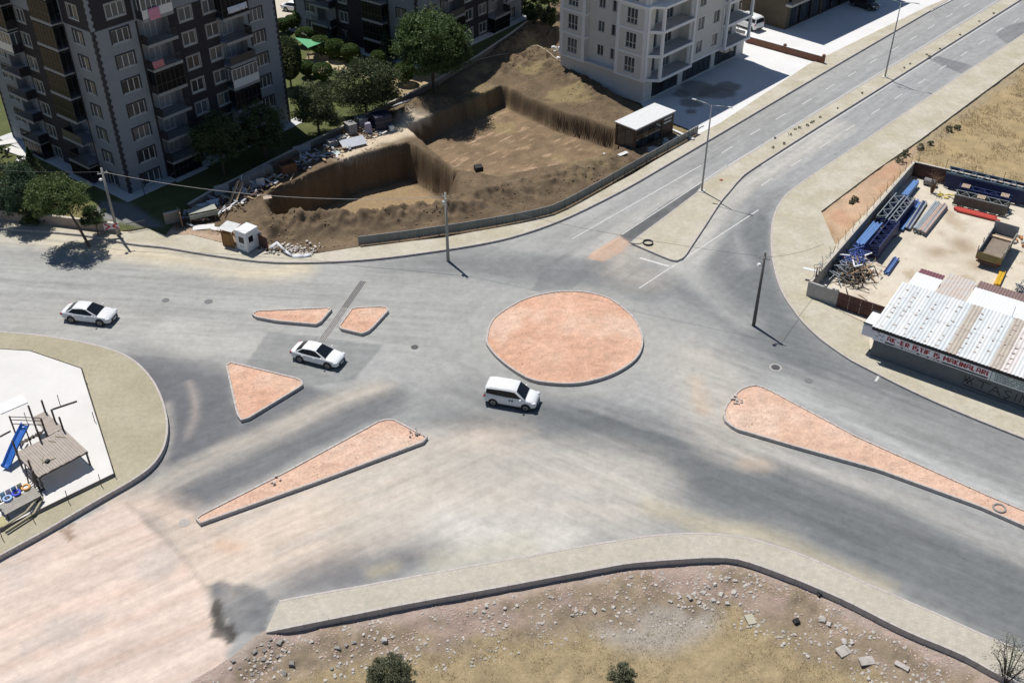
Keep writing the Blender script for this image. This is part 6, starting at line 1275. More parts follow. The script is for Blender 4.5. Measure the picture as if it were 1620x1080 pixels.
# lower deck with tyre swings and coloured panels
LO = Vector((-36.0, 53.7, PZ)); t = thing('low_play_deck', 'low plank deck with a slanted timber frame at the playground edge', 'play structure', LO, PA); deck(t, 0, 2.7, 0, 1.25, .62, 'x', .2, mat('deck_grey', (.30, .285, .25), .9, .12, 2))
for x, y_ in ((.1, .1), (2.6, .1), (.1, 1.15), (2.6, 1.15)): MB().bb(x - .06, x + .06, y_ - .06, y_ + .06, 0, .6).build('post', woodd, t)
for a, b in (((-.6, -1.0, .1), (1.6, -.75, .1)), ((1.6, -.75, .1), (2.75, .1, .3)), ((-.6, -.65, .3), (1.2, -.45, .3)), ((1.2, -.45, .3), (2.6, .2, .5))): MB().bar(a, b, .14, .1).build('beam', wood2, t)
MB().quad((-1.2, -.2, .05), (-.1, -.4, .05), (-.1, .5, .25), (-1.2, .5, .25)).build('sand_tray', mat('sand_yellow', (.42, .38, .20), .9, .1, 3), t)
def tyre_ring(label, x, y_, m):
    p = LO + Vector((x * math.cos(PA) - y_ * math.sin(PA), x * math.sin(PA) + y_ * math.cos(PA), .72)); mb = MB(); n, k = 20, 8
    for i in range(n):
        for j in range(k): a, b = 6.2832 * i / n, 6.2832 * j / k; mb.v.append(((.27 + .09 * math.cos(b)) * math.cos(a), (.27 + .09 * math.cos(b)) * math.sin(a), .09 * math.sin(b)))
    mb.f = [(i * k + j, ((i + 1) % n) * k + j, ((i + 1) % n) * k + (j + 1) % k, i * k + (j + 1) % k) for i in range(n) for j in range(k)]
    o = mb.build('play_ring', m, None, True, label=label, cat='tyre'); o.location = p
tyre_ring('pale blue painted tyre, left of three on the low deck', .8, 1.35, mat('tyre_pale_blue', (.30, .42, .70), .5, .08, 4)); tyre_ring('deep blue painted tyre in the middle of three on the low deck', 1.5, 1.45, mat('tyre_blue', (.05, .09, .55), .5, .08, 4)); tyre_ring('orange painted tyre, right of three on the low deck', 2.25, 1.5, mat('tyre_orange', (.60, .33, .10), .5, .08, 4))
t = thing('climbing_wall', 'row of pastel coloured boards on a dark rail beside the low deck', 'play panel', LO + Vector((-.9, .95, 0)), PA)
for k, c in enumerate(((.62, .48, .50), (.36, .52, .60), (.62, .52, .53), (.38, .55, .62), (.60, .62, .45))): MB().box((.2 + .42 * k, .5, .75), (.36, .05, .7), 0).build('panel', mat('pastel_%d' % k, c, .7, .08, 3), t)
MB().bar((-.6, .35, .45), (2.2, .35, .45), .06).build('rail', woodd, t)
for k in range(6): MB().bar((-.5 + .5 * k, .25, .4), (-.35 + .5 * k, .25, .4), .08).build('peg', blk, t)
# playground fence posts and low rails
fp = mat('fence_post_dark', (.08, .07, .065), .8, .15, 4); t = thing('playground_fence', 'thin leaning metal posts and a low rail round the playground slab', 'fence', (0, 0, 0))
for (x, y) in ((181, 751), (160, 766), (108, 792), (53, 822), (3, 850), (150, 667), (135, 602), (95, 640), (43, 668)):
    p = g(x, y, PZ); MB().tube([(p.x, p.y, .3), (p.x - .03, p.y + .1, 1.55)], .028, 6).build('post', fp, t)
for a, b in (((181, 750), (134, 601)), ((134, 601), (129, 584)), ((181, 750), (0, 838)), ((83, 648), (122, 635))): p, q = g(*a, PZ), g(*b, PZ); MB().bar(p + Vector((0, 0, .06)), q + Vector((0, 0, .06)), .07, .1).build('kerb_rail', fp, t)
p, q = g(0, 691, PZ), g(17, 682, PZ); MB().bar(p + Vector((0, 0, .06)), q + Vector((0, 0, .06)), .07, .08).build('kerb_rail', fp, t)
p = g(18, 640, PZ); o = MB().box((0, 0, .04), (2.2, 1.3, .06)).build('white_bench_slats', wt); o.location = p; o.rotation_euler = (0, 0, R(42)); tag(o, 'white slatted board lying on the playground at the left edge', 'board')
# ================================================================== VEGETATION
def leaf_mat(name, c1, c2, trans=.25):
    m = bpy.data.materials.new(name); m.use_nodes = True; n = m.node_tree.nodes; L = m.node_tree.links; b = n['Principled BSDF']; out = n['Material Output']
    b.inputs['Roughness'].default_value = .6; b.inputs['Specular IOR Level'].default_value = .3
    geo = n.new('ShaderNodeNewGeometry'); nz = n.new('ShaderNodeTexNoise'); nz.inputs['Scale'].default_value = 1.1; nz.inputs['Detail'].default_value = 5; L.new(geo.outputs['Position'], nz.inputs['Vector'])
    r = n.new('ShaderNodeValToRGB'); r.color_ramp.elements[0].position = .35; r.color_ramp.elements[0].color = (*c1, 1); r.color_ramp.elements[1].position = .68; r.color_ramp.elements[1].color = (*c2, 1); L.new(nz.outputs['Fac'], r.inputs[0]); L.new(r.outputs[0], b.inputs['Base Color'])
    t = n.new('ShaderNodeBsdfTranslucent'); L.new(r.outputs[0], t.inputs['Color']); mx = n.new('ShaderNodeMixShader'); mx.inputs[0].default_value = trans; L.new(b.outputs[0], mx.inputs[1]); L.new(t.outputs[0], mx.inputs[2]); L.new(mx.outputs[0], out.inputs['Surface']); MATS[name] = m; return m
bark = mat('bark', (.10, .075, .055), .95, .25, 5, .4, 15)
def leaf_mesh(name, C, S, rng, m, up=.35, narrow=.6):
    """C leaf centres (n,3), S sizes (n,): one quad each, joined"""
    n = len(C); a = rng.normal(size=(n, 3)); a /= np.linalg.norm(a, axis=1)[:, None]; b = rng.normal(size=(n, 3)); b[:, 2] *= (1 - up); b -= a * (a * b).sum(1)[:, None]; b /= np.linalg.norm(b, axis=1)[:, None]
    a *= S[:, None] * .5; b *= S[:, None] * .5 * narrow; V = np.stack([C - a, C - b * .9, C + a, C + b * .9], 1).reshape(-1, 3)
    me = bpy.data.meshes.new(name); me.vertices.add(4 * n); me.vertices.foreach_set('co', V.ravel().astype(np.float32)); me.loops.add(4 * n); me.loops.foreach_set('vertex_index', np.arange(4 * n, dtype=np.int32)); me.polygons.add(n); me.polygons.foreach_set('loop_start', np.arange(0, 4 * n, 4, dtype=np.int32)); me.update(calc_edges=True); me.materials.append(m); return me
def crown_pts(kind, rng, r, n, clumps):
    rx, ry, rz_ = r
    if kind == 'cone':
        h = rng.random(n) ** 1.5; lay = np.sin(h * 38) * .08; rad = (1 - h) * (.86 + .14 * rng.random(n)) + lay * (1 - h); th = rng.random(n) * 6.2832; lob = 1 + .16 * np.sin(th * 5 + h * 14)
        rad *= lob * np.where(rng.random(n) < .25, rng.random(n), 1); return np.stack([rx * rad * np.cos(th), ry * rad * np.sin(th), -rz_ + 2 * rz_ * h + rng.normal(size=n) * .05], 1)
    if kind == 'ball':
        d = rng.normal(size=(n, 3)); d /= np.linalg.norm(d, axis=1)[:, None]; q = .93 + .09 * rng.random(n); q[rng.random(n) < .1] *= .8; P = d * q[:, None] * np.array([rx, ry, rz_]); P[:, 2] = np.where(P[:, 2] > rz_ * .55, rz_ * .55 + (P[:, 2] - rz_ * .55) * .55, P[:, 2]); return P
    d = rng.normal(size=(clumps, 3)); d /= np.linalg.norm(d, axis=1)[:, None]; q = .45 + .5 * rng.random(clumps) ** .6; Cc = d * q[:, None]; Cc[:, 2] = np.where(Cc[:, 2] < -.55, Cc[:, 2] * .6, Cc[:, 2]); cr = .20 + .16 * rng.random(clumps)
    k = rng.integers(0, clumps, n); e = rng.normal(size=(n, 3)); e /= np.linalg.norm(e, axis=1)[:, None]; e[:, 2] = np.where(e[:, 2] < -.3, e[:, 2] * .5, e[:, 2]); s = rng.random(n) ** .35
    P = Cc[k] + e * (cr[k] * s)[:, None]; return P * np.array([rx, ry, rz_])
CROWNS = {}
def tree(name, label, cat, base, crown_z, r, kind, m, n=5000, leaf=.26, clumps=46, lean=(0, 0), trunk=.16, group=None, seed=1, narrow=.6, limbs=7, share=None):
    t = thing(name, label, cat, base, 0 if share is None else random.uniform(0, 6), group); rng = np.random.default_rng(seed)
    if share and share in CROWNS: me, tm = CROWNS[share]
    else:
        C = crown_pts(kind, rng, r, n, clumps); C += np.array([lean[0], lean[1], crown_z]); S = leaf * (.6 + .8 * rng.random(n)); me = leaf_mesh('crown', C, S, rng, m, narrow=narrow)
        tb = MB(); top = Vector((lean[0], lean[1], crown_z + (r[2] * .4 if kind != 'ball' else 0))); mid = Vector((lean[0] * .35, lean[1] * .35, crown_z * .45)); tb.tube([(0, 0, -.15), mid, top], [trunk, trunk * .75, trunk * .3], 8)
        for i in range(limbs):
            f = .45 + .5 * i / max(1, limbs); s = mid.lerp(top, f * .9); a = i * 2.4 + seed; e = Vector((lean[0] + math.cos(a) * r[0] * .65, lean[1] + math.sin(a) * r[1] * .65, crown_z + r[2] * (-.35 + .7 * ((i * .37) % 1)))); tb.tube([s, s.lerp(e, .5) + Vector((0, 0, .1)), e], [trunk * .4, trunk * .25, trunk * .08], 5)
        tm = tb.mesh('trunk'); tm.materials.append(bark)
        if share: CROWNS[share] = (me, tm)
    raw('crown', me, t); raw('trunk', tm, t); return t
lf_pine = leaf_mat('pine_needles', (.065, .10, .028), (.125, .17, .055)); lf_blue = leaf_mat('blue_green_needles', (.035, .07, .035), (.075, .12, .065)); lf_dark = leaf_mat('dark_needles', (.036, .062, .022), (.095, .13, .05)); lf_olive = leaf_mat('olive_leaves', (.045, .065, .028), (.10, .125, .055)); lf_lime = leaf_mat('lime_leaves', (.04, .075, .022), (.115, .165, .055)); lf_top = leaf_mat('topiary_leaves', (.05, .09, .018), (.085, .14, .03), .15); lf_sp = leaf_mat('spruce_silver', (.05, .065, .055), (.10, .12, .105)); lf_field = leaf_mat('field_shrub', (.11, .125, .07), (.21, .215, .14), .4)
B = lambda x, y, z=.05: g(x, y, z)
tree('pine_tree', 'leaning round-headed pine casting a shadow on the left road', 'tree', B(141, 388, KZ), 5.2, (3.0, 2.8, 1.9), 'round', lf_pine, 15000, .25, 70, lean=(-2.1, .6), trunk=.16, seed=3, narrow=.4)
tree('pine_tree', 'blue-green bushy pine behind the left garden wall', 'tree', B(42, 350), 3.6, (2.5, 2.3, 3.1), 'round', lf_blue, 15000, .24, 70, seed=4, narrow=.4)
tree('pine_tree', 'dark conifer cut by the left edge of the picture', 'tree', B(-10, 335), 3.6, (2.5, 2.4, 3.4), 'round', lf_dark, 7000, .27, 50, seed=5, narrow=.4)
tree('spruce_tree', 'dark spruce in front of the left tower lawn', 'tree', B(66, 312), 3.0, (2.1, 2.1, 2.9), 'cone', lf_dark, 7000, .24, seed=6, narrow=.4)
tree('small_tree', 'small dark round tree in front of the wall by the left pole', 'tree', B(156, 372, KZ), 2.2, (1.35, 1.3, 1.25), 'round', lf_dark, 3500, .18, 34, seed=7, trunk=.07)
tree('garden_bush', 'dark bush against the left garden wall below the pines', 'bush', B(62, 353), 1.0, (2.0, 1.2, 1.3), 'round', lf_dark, 3500, .2, 30, seed=8, trunk=.08)
tree('garden_bush', 'dark bush behind the left wall at the picture edge', 'bush', B(8, 342), 1.1, (1.8, 1.2, 1.4), 'round', lf_dark, 3000, .2, 30, seed=18, trunk=.08)
tree('pine_tree', 'dense dark pine before the right side of the left tower', 'tree', B(355, 277), 4.2, (2.9, 2.8, 3.2), 'round', lf_dark, 17000, .26, 80, seed=9, narrow=.4)
tree('pine_tree', 'shaded pine with paler tips at the right corner of the left tower', 'tree', B(420, 250), 3.8, (2.6, 2.6, 3.0), 'round', lf_dark, 15000, .26, 70, seed=10, narrow=.4)
tree('cedar_tree', 'olive green cedar above the stacked blocks', 'tree', B(505, 214), 3.5, (2.9, 2.8, 3.0), 'round', lf_olive, 15000, .24, 60, seed=11, narrow=.45)
tree('broad_tree', 'wide olive tree between the two towers', 'tree', B(580, 185), 3.9, (4.4, 3.6, 3.5), 'round', lf_olive, 22000, .25, 110, seed=12)
tree('large_tree', 'largest broad-leaved tree in front of the back tower', 'tree', B(686, 146), 6.2, (4.9, 4.7, 4.7), 'round', lf_lime, 30000, .28, 120, seed=13, trunk=.25)
tree('cypress_tree', 'tall clipped dark cypress beside the left tower', 'tree', B(461, 139), 4.3, (1.75, 1.75, 3.1), 'ball', lf_dark, 13000, .2, seed=14, trunk=.13, limbs=0)
tree('spruce_tree', 'green spruce at the base of the back tower', 'tree', B(612, 96), 2.2, (1.5, 1.5, 2.3), 'cone', lf_blue, 3500, .22, seed=15, narrow=.4)
for k, (x, y, s) in enumerate(((523, 76, 1.0), (540, 72, 1.0), (554, 79, 1.05))): tree('spruce_tree', ['silvery spruce, left one of the row under the back tower', 'silvery spruce, middle one of the row under the back tower', 'silvery spruce, right one of the row under the back tower'][k], 'tree', B(x, y), 1.5, (.95, .95, 1.5), 'cone', lf_sp, 1800, .18, seed=16, narrow=.4, group='silvery spruces under the back tower', share='spruce')
TOPI = [(449, 52, 1.05, 'clipped round bush at the left end of the parking hedge'), (463, 47, 1.1, 'clipped round bush second in the parking hedge'), (480, 43, 1.4, 'largest clipped bush of the parking hedge'), (475, 24, .8, 'small clipped bush right beside the parked white car'), (484, 72, 1.3, 'clipped dome bush left of the green canopy top'), (508, 88, 1.35, 'clipped round bush right of the green canopy'), (532, 94, 1.35, 'clipped round bush above the bend of the garden path'), (556, 99, 1.3, 'clipped round bush behind the wide olive tree, left side'), (487, 122, 1.1, 'clipped round bush on the lawn beside the cypress'), (512, 130, 1.3, 'clipped round bush below the garden path'), (641, 132, 1.4, 'clipped round bush left of the largest tree trunk'), (600, 108, 1.2, 'clipped round bush half hidden behind the wide olive tree')]
for k, (x, y, r_, lab) in enumerate(TOPI): tree('clipped_bush', lab, 'bush', B(x, y), r_ * 1.15 + .1, (r_, r_, r_ * .95), 'ball', lf_top, 8500, .15, seed=20, trunk=.09, limbs=0, group='clipped round garden bushes', share='topi%.1f' % r_)
for k, (x, y, rr_, lab) in enumerate(((845, 38, (1.6, 1.6, 1.3), 'dark bush on the lawn beside the back tower'), (868, 22, (2.6, 2.6, 3.0), 'dark tree close to the left edge of the white block'), (868, 50, (1.3, 1.3, 1.6), 'dark shrub below the tree beside the white block'), (830, 16, (2.0, 2.0, 1.6), 'bushy shrub right of the back tower corner'))): tree('garden_tree', lab, 'tree', B(x, y), rr_[2] + .4, rr_, 'round', lf_dark, 4500, .25, 40, seed=31 + k)
for k, (x, y) in enumerate(((10, 246), (40, 262))): tree('young_shrub', ['small young shrub on the left lawn, upper one', 'small young shrub on the left lawn beside the white slab'][k], 'bush', B(x, y), .7, (.6, .6, .7), 'round', lf_olive, 700, .18, 14, seed=40, trunk=.04, group='young shrubs on the left lawn')
fz = lambda x, y: Vector((g(x, y, -.7).x, g(x, y, -.7).y, field_z(g(x, y, -.7).x, g(x, y, -.7).y)))
tree('field_shrub', 'grey green shrub at the bottom edge, left of centre', 'bush', fz(620, 1082), 1.2, (1.35, 1.25, 1.35), 'round', lf_field, 12000, .12, 70, seed=51, trunk=.06)
tree('field_shrub', 'small round olive shrub at the bottom edge near the middle', 'bush', fz(982, 1078), .75, (.85, .8, .8), 'round', lf_field, 4500, .11, 46, seed=52, trunk=.05)
WEEDS = ((1500, 208, .55), (1514, 204, .4), (1456, 236, .5), (1471, 229, .4), (1424, 257, .65), (1433, 246, .5), (1352, 318, .45), (1347, 322, .3)); wl_ = rank_labels(WEEDS, 'green weed by the right pavement edge')
for k, (x, y, s) in enumerate(WEEDS):
    p = B(x, y, -.05); q = tree('verge_weed', wl_[k], 'weed', p, s * .6, (s, s, s * .7), 'round', lf_field, 700, .13, 16, seed=60 + k, trunk=.02, limbs=3, group='green weeds by the right pavement')
rngw = np.random.default_rng(8)
MW = ((1226, 219), (1250, 214), (1258, 205), (1265, 203), (1277, 199), (1284, 195), (1286, 193), (1297, 186), (1325, 172), (1364, 148), (1430, 108), (1440, 102), (1466, 87), (1487, 78), (1470, 90), (1549, 35), (1519, 56), (1572, 22), (1240, 228), (1222, 234))
ml_ = rank_labels(MW, 'small weed tuft on the median')
for k, (x, y) in enumerate(MW):
    p = B(x, y, KZ); s = .12 + .16 * rngw.random(); tree('median_weed', ml_[k], 'weed', p, s * .5, (s, s, s * .6), 'round', lf_field, 160, .1, 8, seed=80 + k, trunk=.012, limbs=2, group='weeds on the median')
# bare shrubs
def bare(name, label, base, h, spread, n, m, seed, leaves=0, lm=None):
    t = thing(name, label, 'shrub', base); rr = random.Random(seed); P = []; mb = MB()
    for i in range(n):
        a = rr.uniform(0, 6.28); tip = Vector((math.cos(a) * spread * rr.uniform(.3, 1), math.sin(a) * spread * rr.uniform(.3, 1), h * rr.uniform(.55, 1))); b = Vector((math.cos(a) * .08, math.sin(a) * .08, -.1)); mid = b.lerp(tip, .5) + Vector((0, 0, h * .12)); mb.tube([b, mid, tip], [.045, .028, .008], 5)
        for k in range(5): s = mid.lerp(tip, rr.uniform(0, .9)); e = s + Vector((rr.gauss(0, .3), rr.gauss(0, .3), rr.uniform(.05, .45))) * (h / 2); mb.tube([s, e], [.014, .004], 4); P.append(e)
    mb.build('branches', m, t)
    if leaves:
        rng = np.random.default_rng(seed); C = np.array([tuple(P[i]) for i in rng.integers(0, len(P), leaves)]) + rng.normal(size=(leaves, 3)) * .16; raw('leaves', leaf_mesh('leaves', C, .09 * (.5 + rng.random(leaves)), rng, lm), t)
    return t
bare('bare_shrub', 'leafless shrub with dark twigs at the bottom right corner', fz(1588, 1085) + Vector((0, 0, .1)), 3.2, 1.5, 16, mat('dark_twig', (.05, .04, .035), .9, .2, 5), 3, 900, lf_field)
bare('bare_shrub', 'dry brown leafless shrub at the back of the yard', yw(27.0, 2.6, .05), 2.6, .9, 14, mat('dry_twig', (.20, .13, .08), .9, .2, 5), 4)
# ---- grasses: nobody could count them
def grass(name, label, P, m, h=.3, n=5, seed=1, spread=.12, wd=.02):
    rng = np.random.default_rng(seed); P = np.repeat(P, n, 0); k = len(P); b = P + np.concatenate([rng.normal(size=(k, 2)) * spread, np.zeros((k, 1))], 1); th = rng.random(k) * 6.2832; d = np.stack([np.cos(th), np.sin(th), np.zeros(k)], 1); w_ = np.stack([-np.sin(th), np.cos(th), np.zeros(k)], 1) * wd; hh = h * (.4 + rng.random(k) * .9); tip = b + d * (hh * .55)[:, None] + np.array([0, 0, 1]) * hh[:, None]
    V = np.stack([b - w_, b + w_, tip], 1).reshape(-1, 3); me = bpy.data.meshes.new(name); me.vertices.add(3 * k); me.vertices.foreach_set('co', V.ravel().astype(np.float32)); me.loops.add(3 * k); me.loops.foreach_set('vertex_index', np.arange(3 * k, dtype=np.int32)); me.polygons.add(k); me.polygons.foreach_set('loop_start', np.arange(0, 3 * k, 3, dtype=np.int32)); me.update(calc_edges=True); o = link(name, me, m); return tag(o, label, 'grass', kind='stuff')
rng = np.random.default_rng(21); straw = leaf_mat('dry_straw', (.36, .285, .17), (.50, .41, .26), .45); straw2 = leaf_mat('dry_straw_brown', (.29, .23, .14), (.40, .32, .20), .45)
gx_, gy_ = rng.uniform(fx[0], fx[1], 60000), rng.uniform(fx[2], fx[3], 60000); d_, _ = pdist(edgeL, gx_, gy_, False); dens = sst(2.6, 5, d_ + (fbm(gx_, gy_, 2.4, 33, 4) - .5) * 4.5) * sst(.36, .58, fbm(gx_, gy_, 1.2, 71, 4)); k = (sdist(fieldP, gx_, gy_) < -.4) & (rng.random(60000) < dens); gx_, gy_ = gx_[k], gy_[k]; gz_ = field_h(gx_, gy_)
h_ = len(gx_) // 2; PP = np.stack([gx_, gy_, gz_ - .02], 1); grass('dry_grass', 'dry straw-coloured grass covering the bottom field', PP[:h_:2], straw, .09, 6, 2); grass('dry_grass', 'brownish dead grass mixed through the bottom field', PP[h_::2], straw2, .08, 6, 3)
gx_, gy_ = rng.uniform(28, 95, 40000), rng.uniform(84, 165, 40000); tri = sdist(W([(1299, 334), (1387, 268), (1445, 232), (1436, 262), (1322, 389)]), gx_, gy_); k = (sdist(rfP, gx_, gy_) < -.8) & (rng.random(40000) < sst(.34, .6, fbm(gx_, gy_, 2.2, 73, 4))) & (tri > .5); gx_, gy_ = gx_[k][:16000], gy_[k][:16000]; PP = np.stack([gx_, gy_, rf_h(gx_, gy_) - .02], 1); grass('dry_grass', 'dry tawny grass of the right-hand field behind the yard', PP, straw, .32, 5, 4, .2, .03)
# ---- stones of the bottom bank
stm = mat('bank_stone', (.40, .37, .335), .9, .25, 1.2); stp = mat('pink_gravel', (.42, .31, .275), .9, .25, 1.2); std = mat('dark_asphalt_chunk', (.22, .205, .185), .9, .25, 2)
def near_edge(n, lo, hi, seed, cond=None):
    r = np.random.default_rng(seed); x, y = r.uniform(fx[0], fx[1], n * 14), r.uniform(fx[2], fx[3], n * 14); d, t_ = pdist(edgeL, x, y, False); k = (sdist(fieldP, x, y) < -.1) & (d > lo) & (d < hi) & (r.random(n * 14) < sst(.3, .7, fbm(x, y, 1.4, seed, 4)))
    x, y = x[k][:n], y[k][:n]; return list(zip(x, y, field_h(x, y)))
o = scatter_mesh('bank_gravel', near_edge(4200, .12, 3.0, 91), stp, None, None, .02, .09); tag(o, 'pinkish gravel strewn along the pavement edge of the field', 'gravel', kind='stuff')
o = scatter_mesh('bank_stones', near_edge(2600, .6, 5.4, 92), stm, None, None, .03, .16); tag(o, 'pale stones scattered over the bank of the bottom field', 'stones', kind='stuff')
rk = []
for k in range(5):
    bm = bmesh.new(); bmesh.ops.create_cube(bm, size=1); rr = random.Random(50 + k); bmesh.ops.subdivide_edges(bm, edges=bm.edges[:], cuts=1)
    for v in bm.verts: v.co = v.co.normalized() * rr.uniform(.42, .72); v.co.z *= .6
    me = bpy.data.meshes.new('rock'); bm.to_mesh(me); bm.free(); rk.append(me)
def rocks(spots, label, group, m, smin, smax):
    labs = rank_labels(spots, label)
    for k, (x, y) in enumerate(spots):
        me = rk[k % 5].copy() if not rk[k % 5].materials else rk[k % 5]; key = (k % 5, m.name)
        if key not in CROWNS: q = rk[k % 5].copy(); q.materials.clear(); q.materials.append(m); CROWNS[key] = q
        p = fz(x, y); s = random.uniform(smin, smax); o = bpy.data.objects.new('rock', CROWNS[key]); COL.objects.link(o); o.location = p + Vector((0, 0, s * .12)); o.scale = (s, s * random.uniform(.6, 1), s * random.uniform(.5, .9)); o.rotation_euler = (random.uniform(-.3, .3), random.uniform(-.3, .3), random.uniform(0, 6)); tag(o, labs[k], 'rock', group)
rocks([(428, 1030), (440, 1042), (418, 1048), (410, 1066), (436, 1060), (395, 1052), (404, 1040), (455, 1035), (462, 1052), (430, 1022), (382, 1066), (560, 1020), (548, 1026), (535, 1030), (525, 1060), (450, 1068), (372, 1058), (420, 1036), (444, 1024), (400, 1072)], 'dark broken asphalt chunk, bottom left bank', 'broken asphalt chunks at the bottom left', std, .2, .5)
rocks([(1268, 918), (1258, 922), (1276, 930), (1285, 935), (1295, 944), (1262, 928), (1250, 915), (1290, 938), (1310, 990), (1300, 984), (1346, 1020), (1335, 1018), (1120, 935), (1130, 930), (1112, 942), (1105, 955), (1090, 950), (1140, 944), (1150, 955), (1160, 940), (1128, 952), (770, 965), (765, 972), (920, 970), (905, 975), (940, 968), (955, 965), (970, 962), (1060, 955), (1075, 948)], 'pale rubble block below the curved pavement', 'pale rubble blocks below the curved pavement', stm, .22, .5)
p = fz(609, 1015); o = bpy.data.objects.new('pointed_stone', rk[2].copy()); o.data.materials.append(stm); COL.objects.link(o); o.location = p; o.scale = (.55, .5, 1.0); tag(o, 'pointed pale stone just above the left bottom shrub', 'rock')
def slab(px, lab, dims, rz, m=stm): p = fz(*px); o = MB().box((0, 0, .06), dims).build('concrete_slab', m, None, bevel=.02); o.location = p; o.rotation_euler = (.12, .08, rz); tag(o, lab, 'slab')
slab((1187, 980), 'flat pale rectangular slab lying in the grass below the curve', (.6, .75, .1), .3, mat('slab_olive', (.42, .40, .31), .9, .1, 3)); slab((1333, 1032), 'broken pale slab in the field at the lower right', (.9, .7, .12), .5); slab((1425, 1058), 'long narrow slab near the bottom right bank', (.9, .35, .12), -.6); slab((1370, 1048), 'grey rubble plate beside the broken pale slab', (1.0, .6, .1), .2)
slab((1259, 984), 'black plastic crate fragment lying in the field grass', (.4, .35, .3), .4, blk); slab((1295, 946), 'small dark block right under the pavement wall', (.35, .3, .25), .2, blk)
# ================================================================== DEBRIS ALONG THE GARDEN WALL
def sz(x, y, z=.2): p = g(x, y, z); return Vector((p.x, p.y, max(.02, site_z(p.x, p.y))))
blockm = mat('paving_blocks', (.27, .265, .26), .9, .15, 3); blockp = mat('paving_blocks_warm', (.34, .29, .25), .9, .15, 3)
def pallet(px, lab, n=(3, 2, 3), m=blockm, s=(.38, .45, .26), rz=R(35), group='pallets of stacked blocks along the garden wall'):
    p = sz(*px); t = thing('block_stack', lab, 'block stack', p, rz, group); MB().bb(-.1, s[0] * n[0] + .1, -.1, s[1] * n[1] + .1, -.1, .12).build('pallet', ply, t)
    for i in range(n[0]):
        for j in range(n[1]):
            for k in range(n[2]): MB().box((s[0] * (i + .5), s[1] * (j + .5), .12 + s[2] * (k + .5)), (s[0] * .95, s[1] * .95, s[2] * .94), random.uniform(-.03, .03)).build('block', m, t)
for k, (px, lab) in enumerate((((383, 296), 'block stack beside the leaning planks'), ((394, 288), 'second block stack from the leaning planks along the wall'), ((406, 283), 'third block stack from the leaning planks along the wall'), ((418, 277), 'fourth block stack, next to the rusty skip'), ((522, 236), 'block stack left of the shiny tin sheet'), ((536, 230), 'low block stack just above the shiny tin sheet'))): pallet(px, lab, m=blockp if k < 4 else blockm)
pallet((553, 216), 'tall block stack topped by a white sheet', (3, 3, 5)); pallet((570, 207), 'tall grey block stack left of the purple sack', (3, 3, 5))
p = sz(604, 202); t = thing('water_tank', 'dark navy box tank at the end of the block stacks', 'tank', p, R(30)); navy = mat('tank_navy', (.012, .016, .045), .5, .15, 3); MB().bb(-1.1, 1.1, -.9, .9, 0, 1.9).build('tank', navy, t, bevel=.12); MB().bb(-1.15, 1.15, -.95, -.85, .6, .7).bb(-1.15, 1.15, -.95, -.85, 1.2, 1.3).build('band', rail_m, t); MB().tube([(.2, 0, 1.9), (.2, 0, 2.05)], .3, 14).build('lid', navy, t); MB().box((.7, -1.3, .35), (.5, .5, .6)).build('white_bucket', wt, t)
p = sz(583, 210); t = thing('bulk_sack', 'pale purple bulk sack beside the navy tank', 'sack', p); MB().box((0, 0, .65), (.9, .8, 1.3), .4, taper=.75).build('sack', mat('sack_lilac', (.36, .33, .42), .85, .1, 4), t, bevel=.15)
o = board('tin_sheet', 'shiny tin sheet lying tilted at the pit edge', 'sheet', (559, 228), .4, (3.0, 1.5, .03), R(30), R(18), 0, mat('tin_shiny', (.62, .64, .66), .25, .06, 2, metal=.6), dz=.25)
p = sz(455, 272); t = thing('rusty_skip', 'rusty brown open skip among the debris', 'skip', p, R(35)); 
for q in ((-.9, .9, -.7, -.64), (-.9, .9, .64, .7)): MB().bb(q[0], q[1], q[2], q[3], 0, 1.3).build('side', mat('skip_rust', (.16, .075, .04), .85, .25, 3), t)
for q in (-.9, .84): MB().bb(q, q + .06, -.64, .64, 0, 1.3).build('end', MATS['skip_rust'], t)
MB().bb(-.84, .84, -.64, .64, 0, .8).build('fill', mat('skip_fill', (.10, .07, .05), .95, .3, 4), t)
wb_ = mat('sheet_white', (.58, .58, .57), .7, .06, 2); gb_ = mat('sheet_grey', (.30, .32, .34), .7, .1, 2); tb_ = mat('timber_tan', (.34, .25, .16), .85, .2, 3)
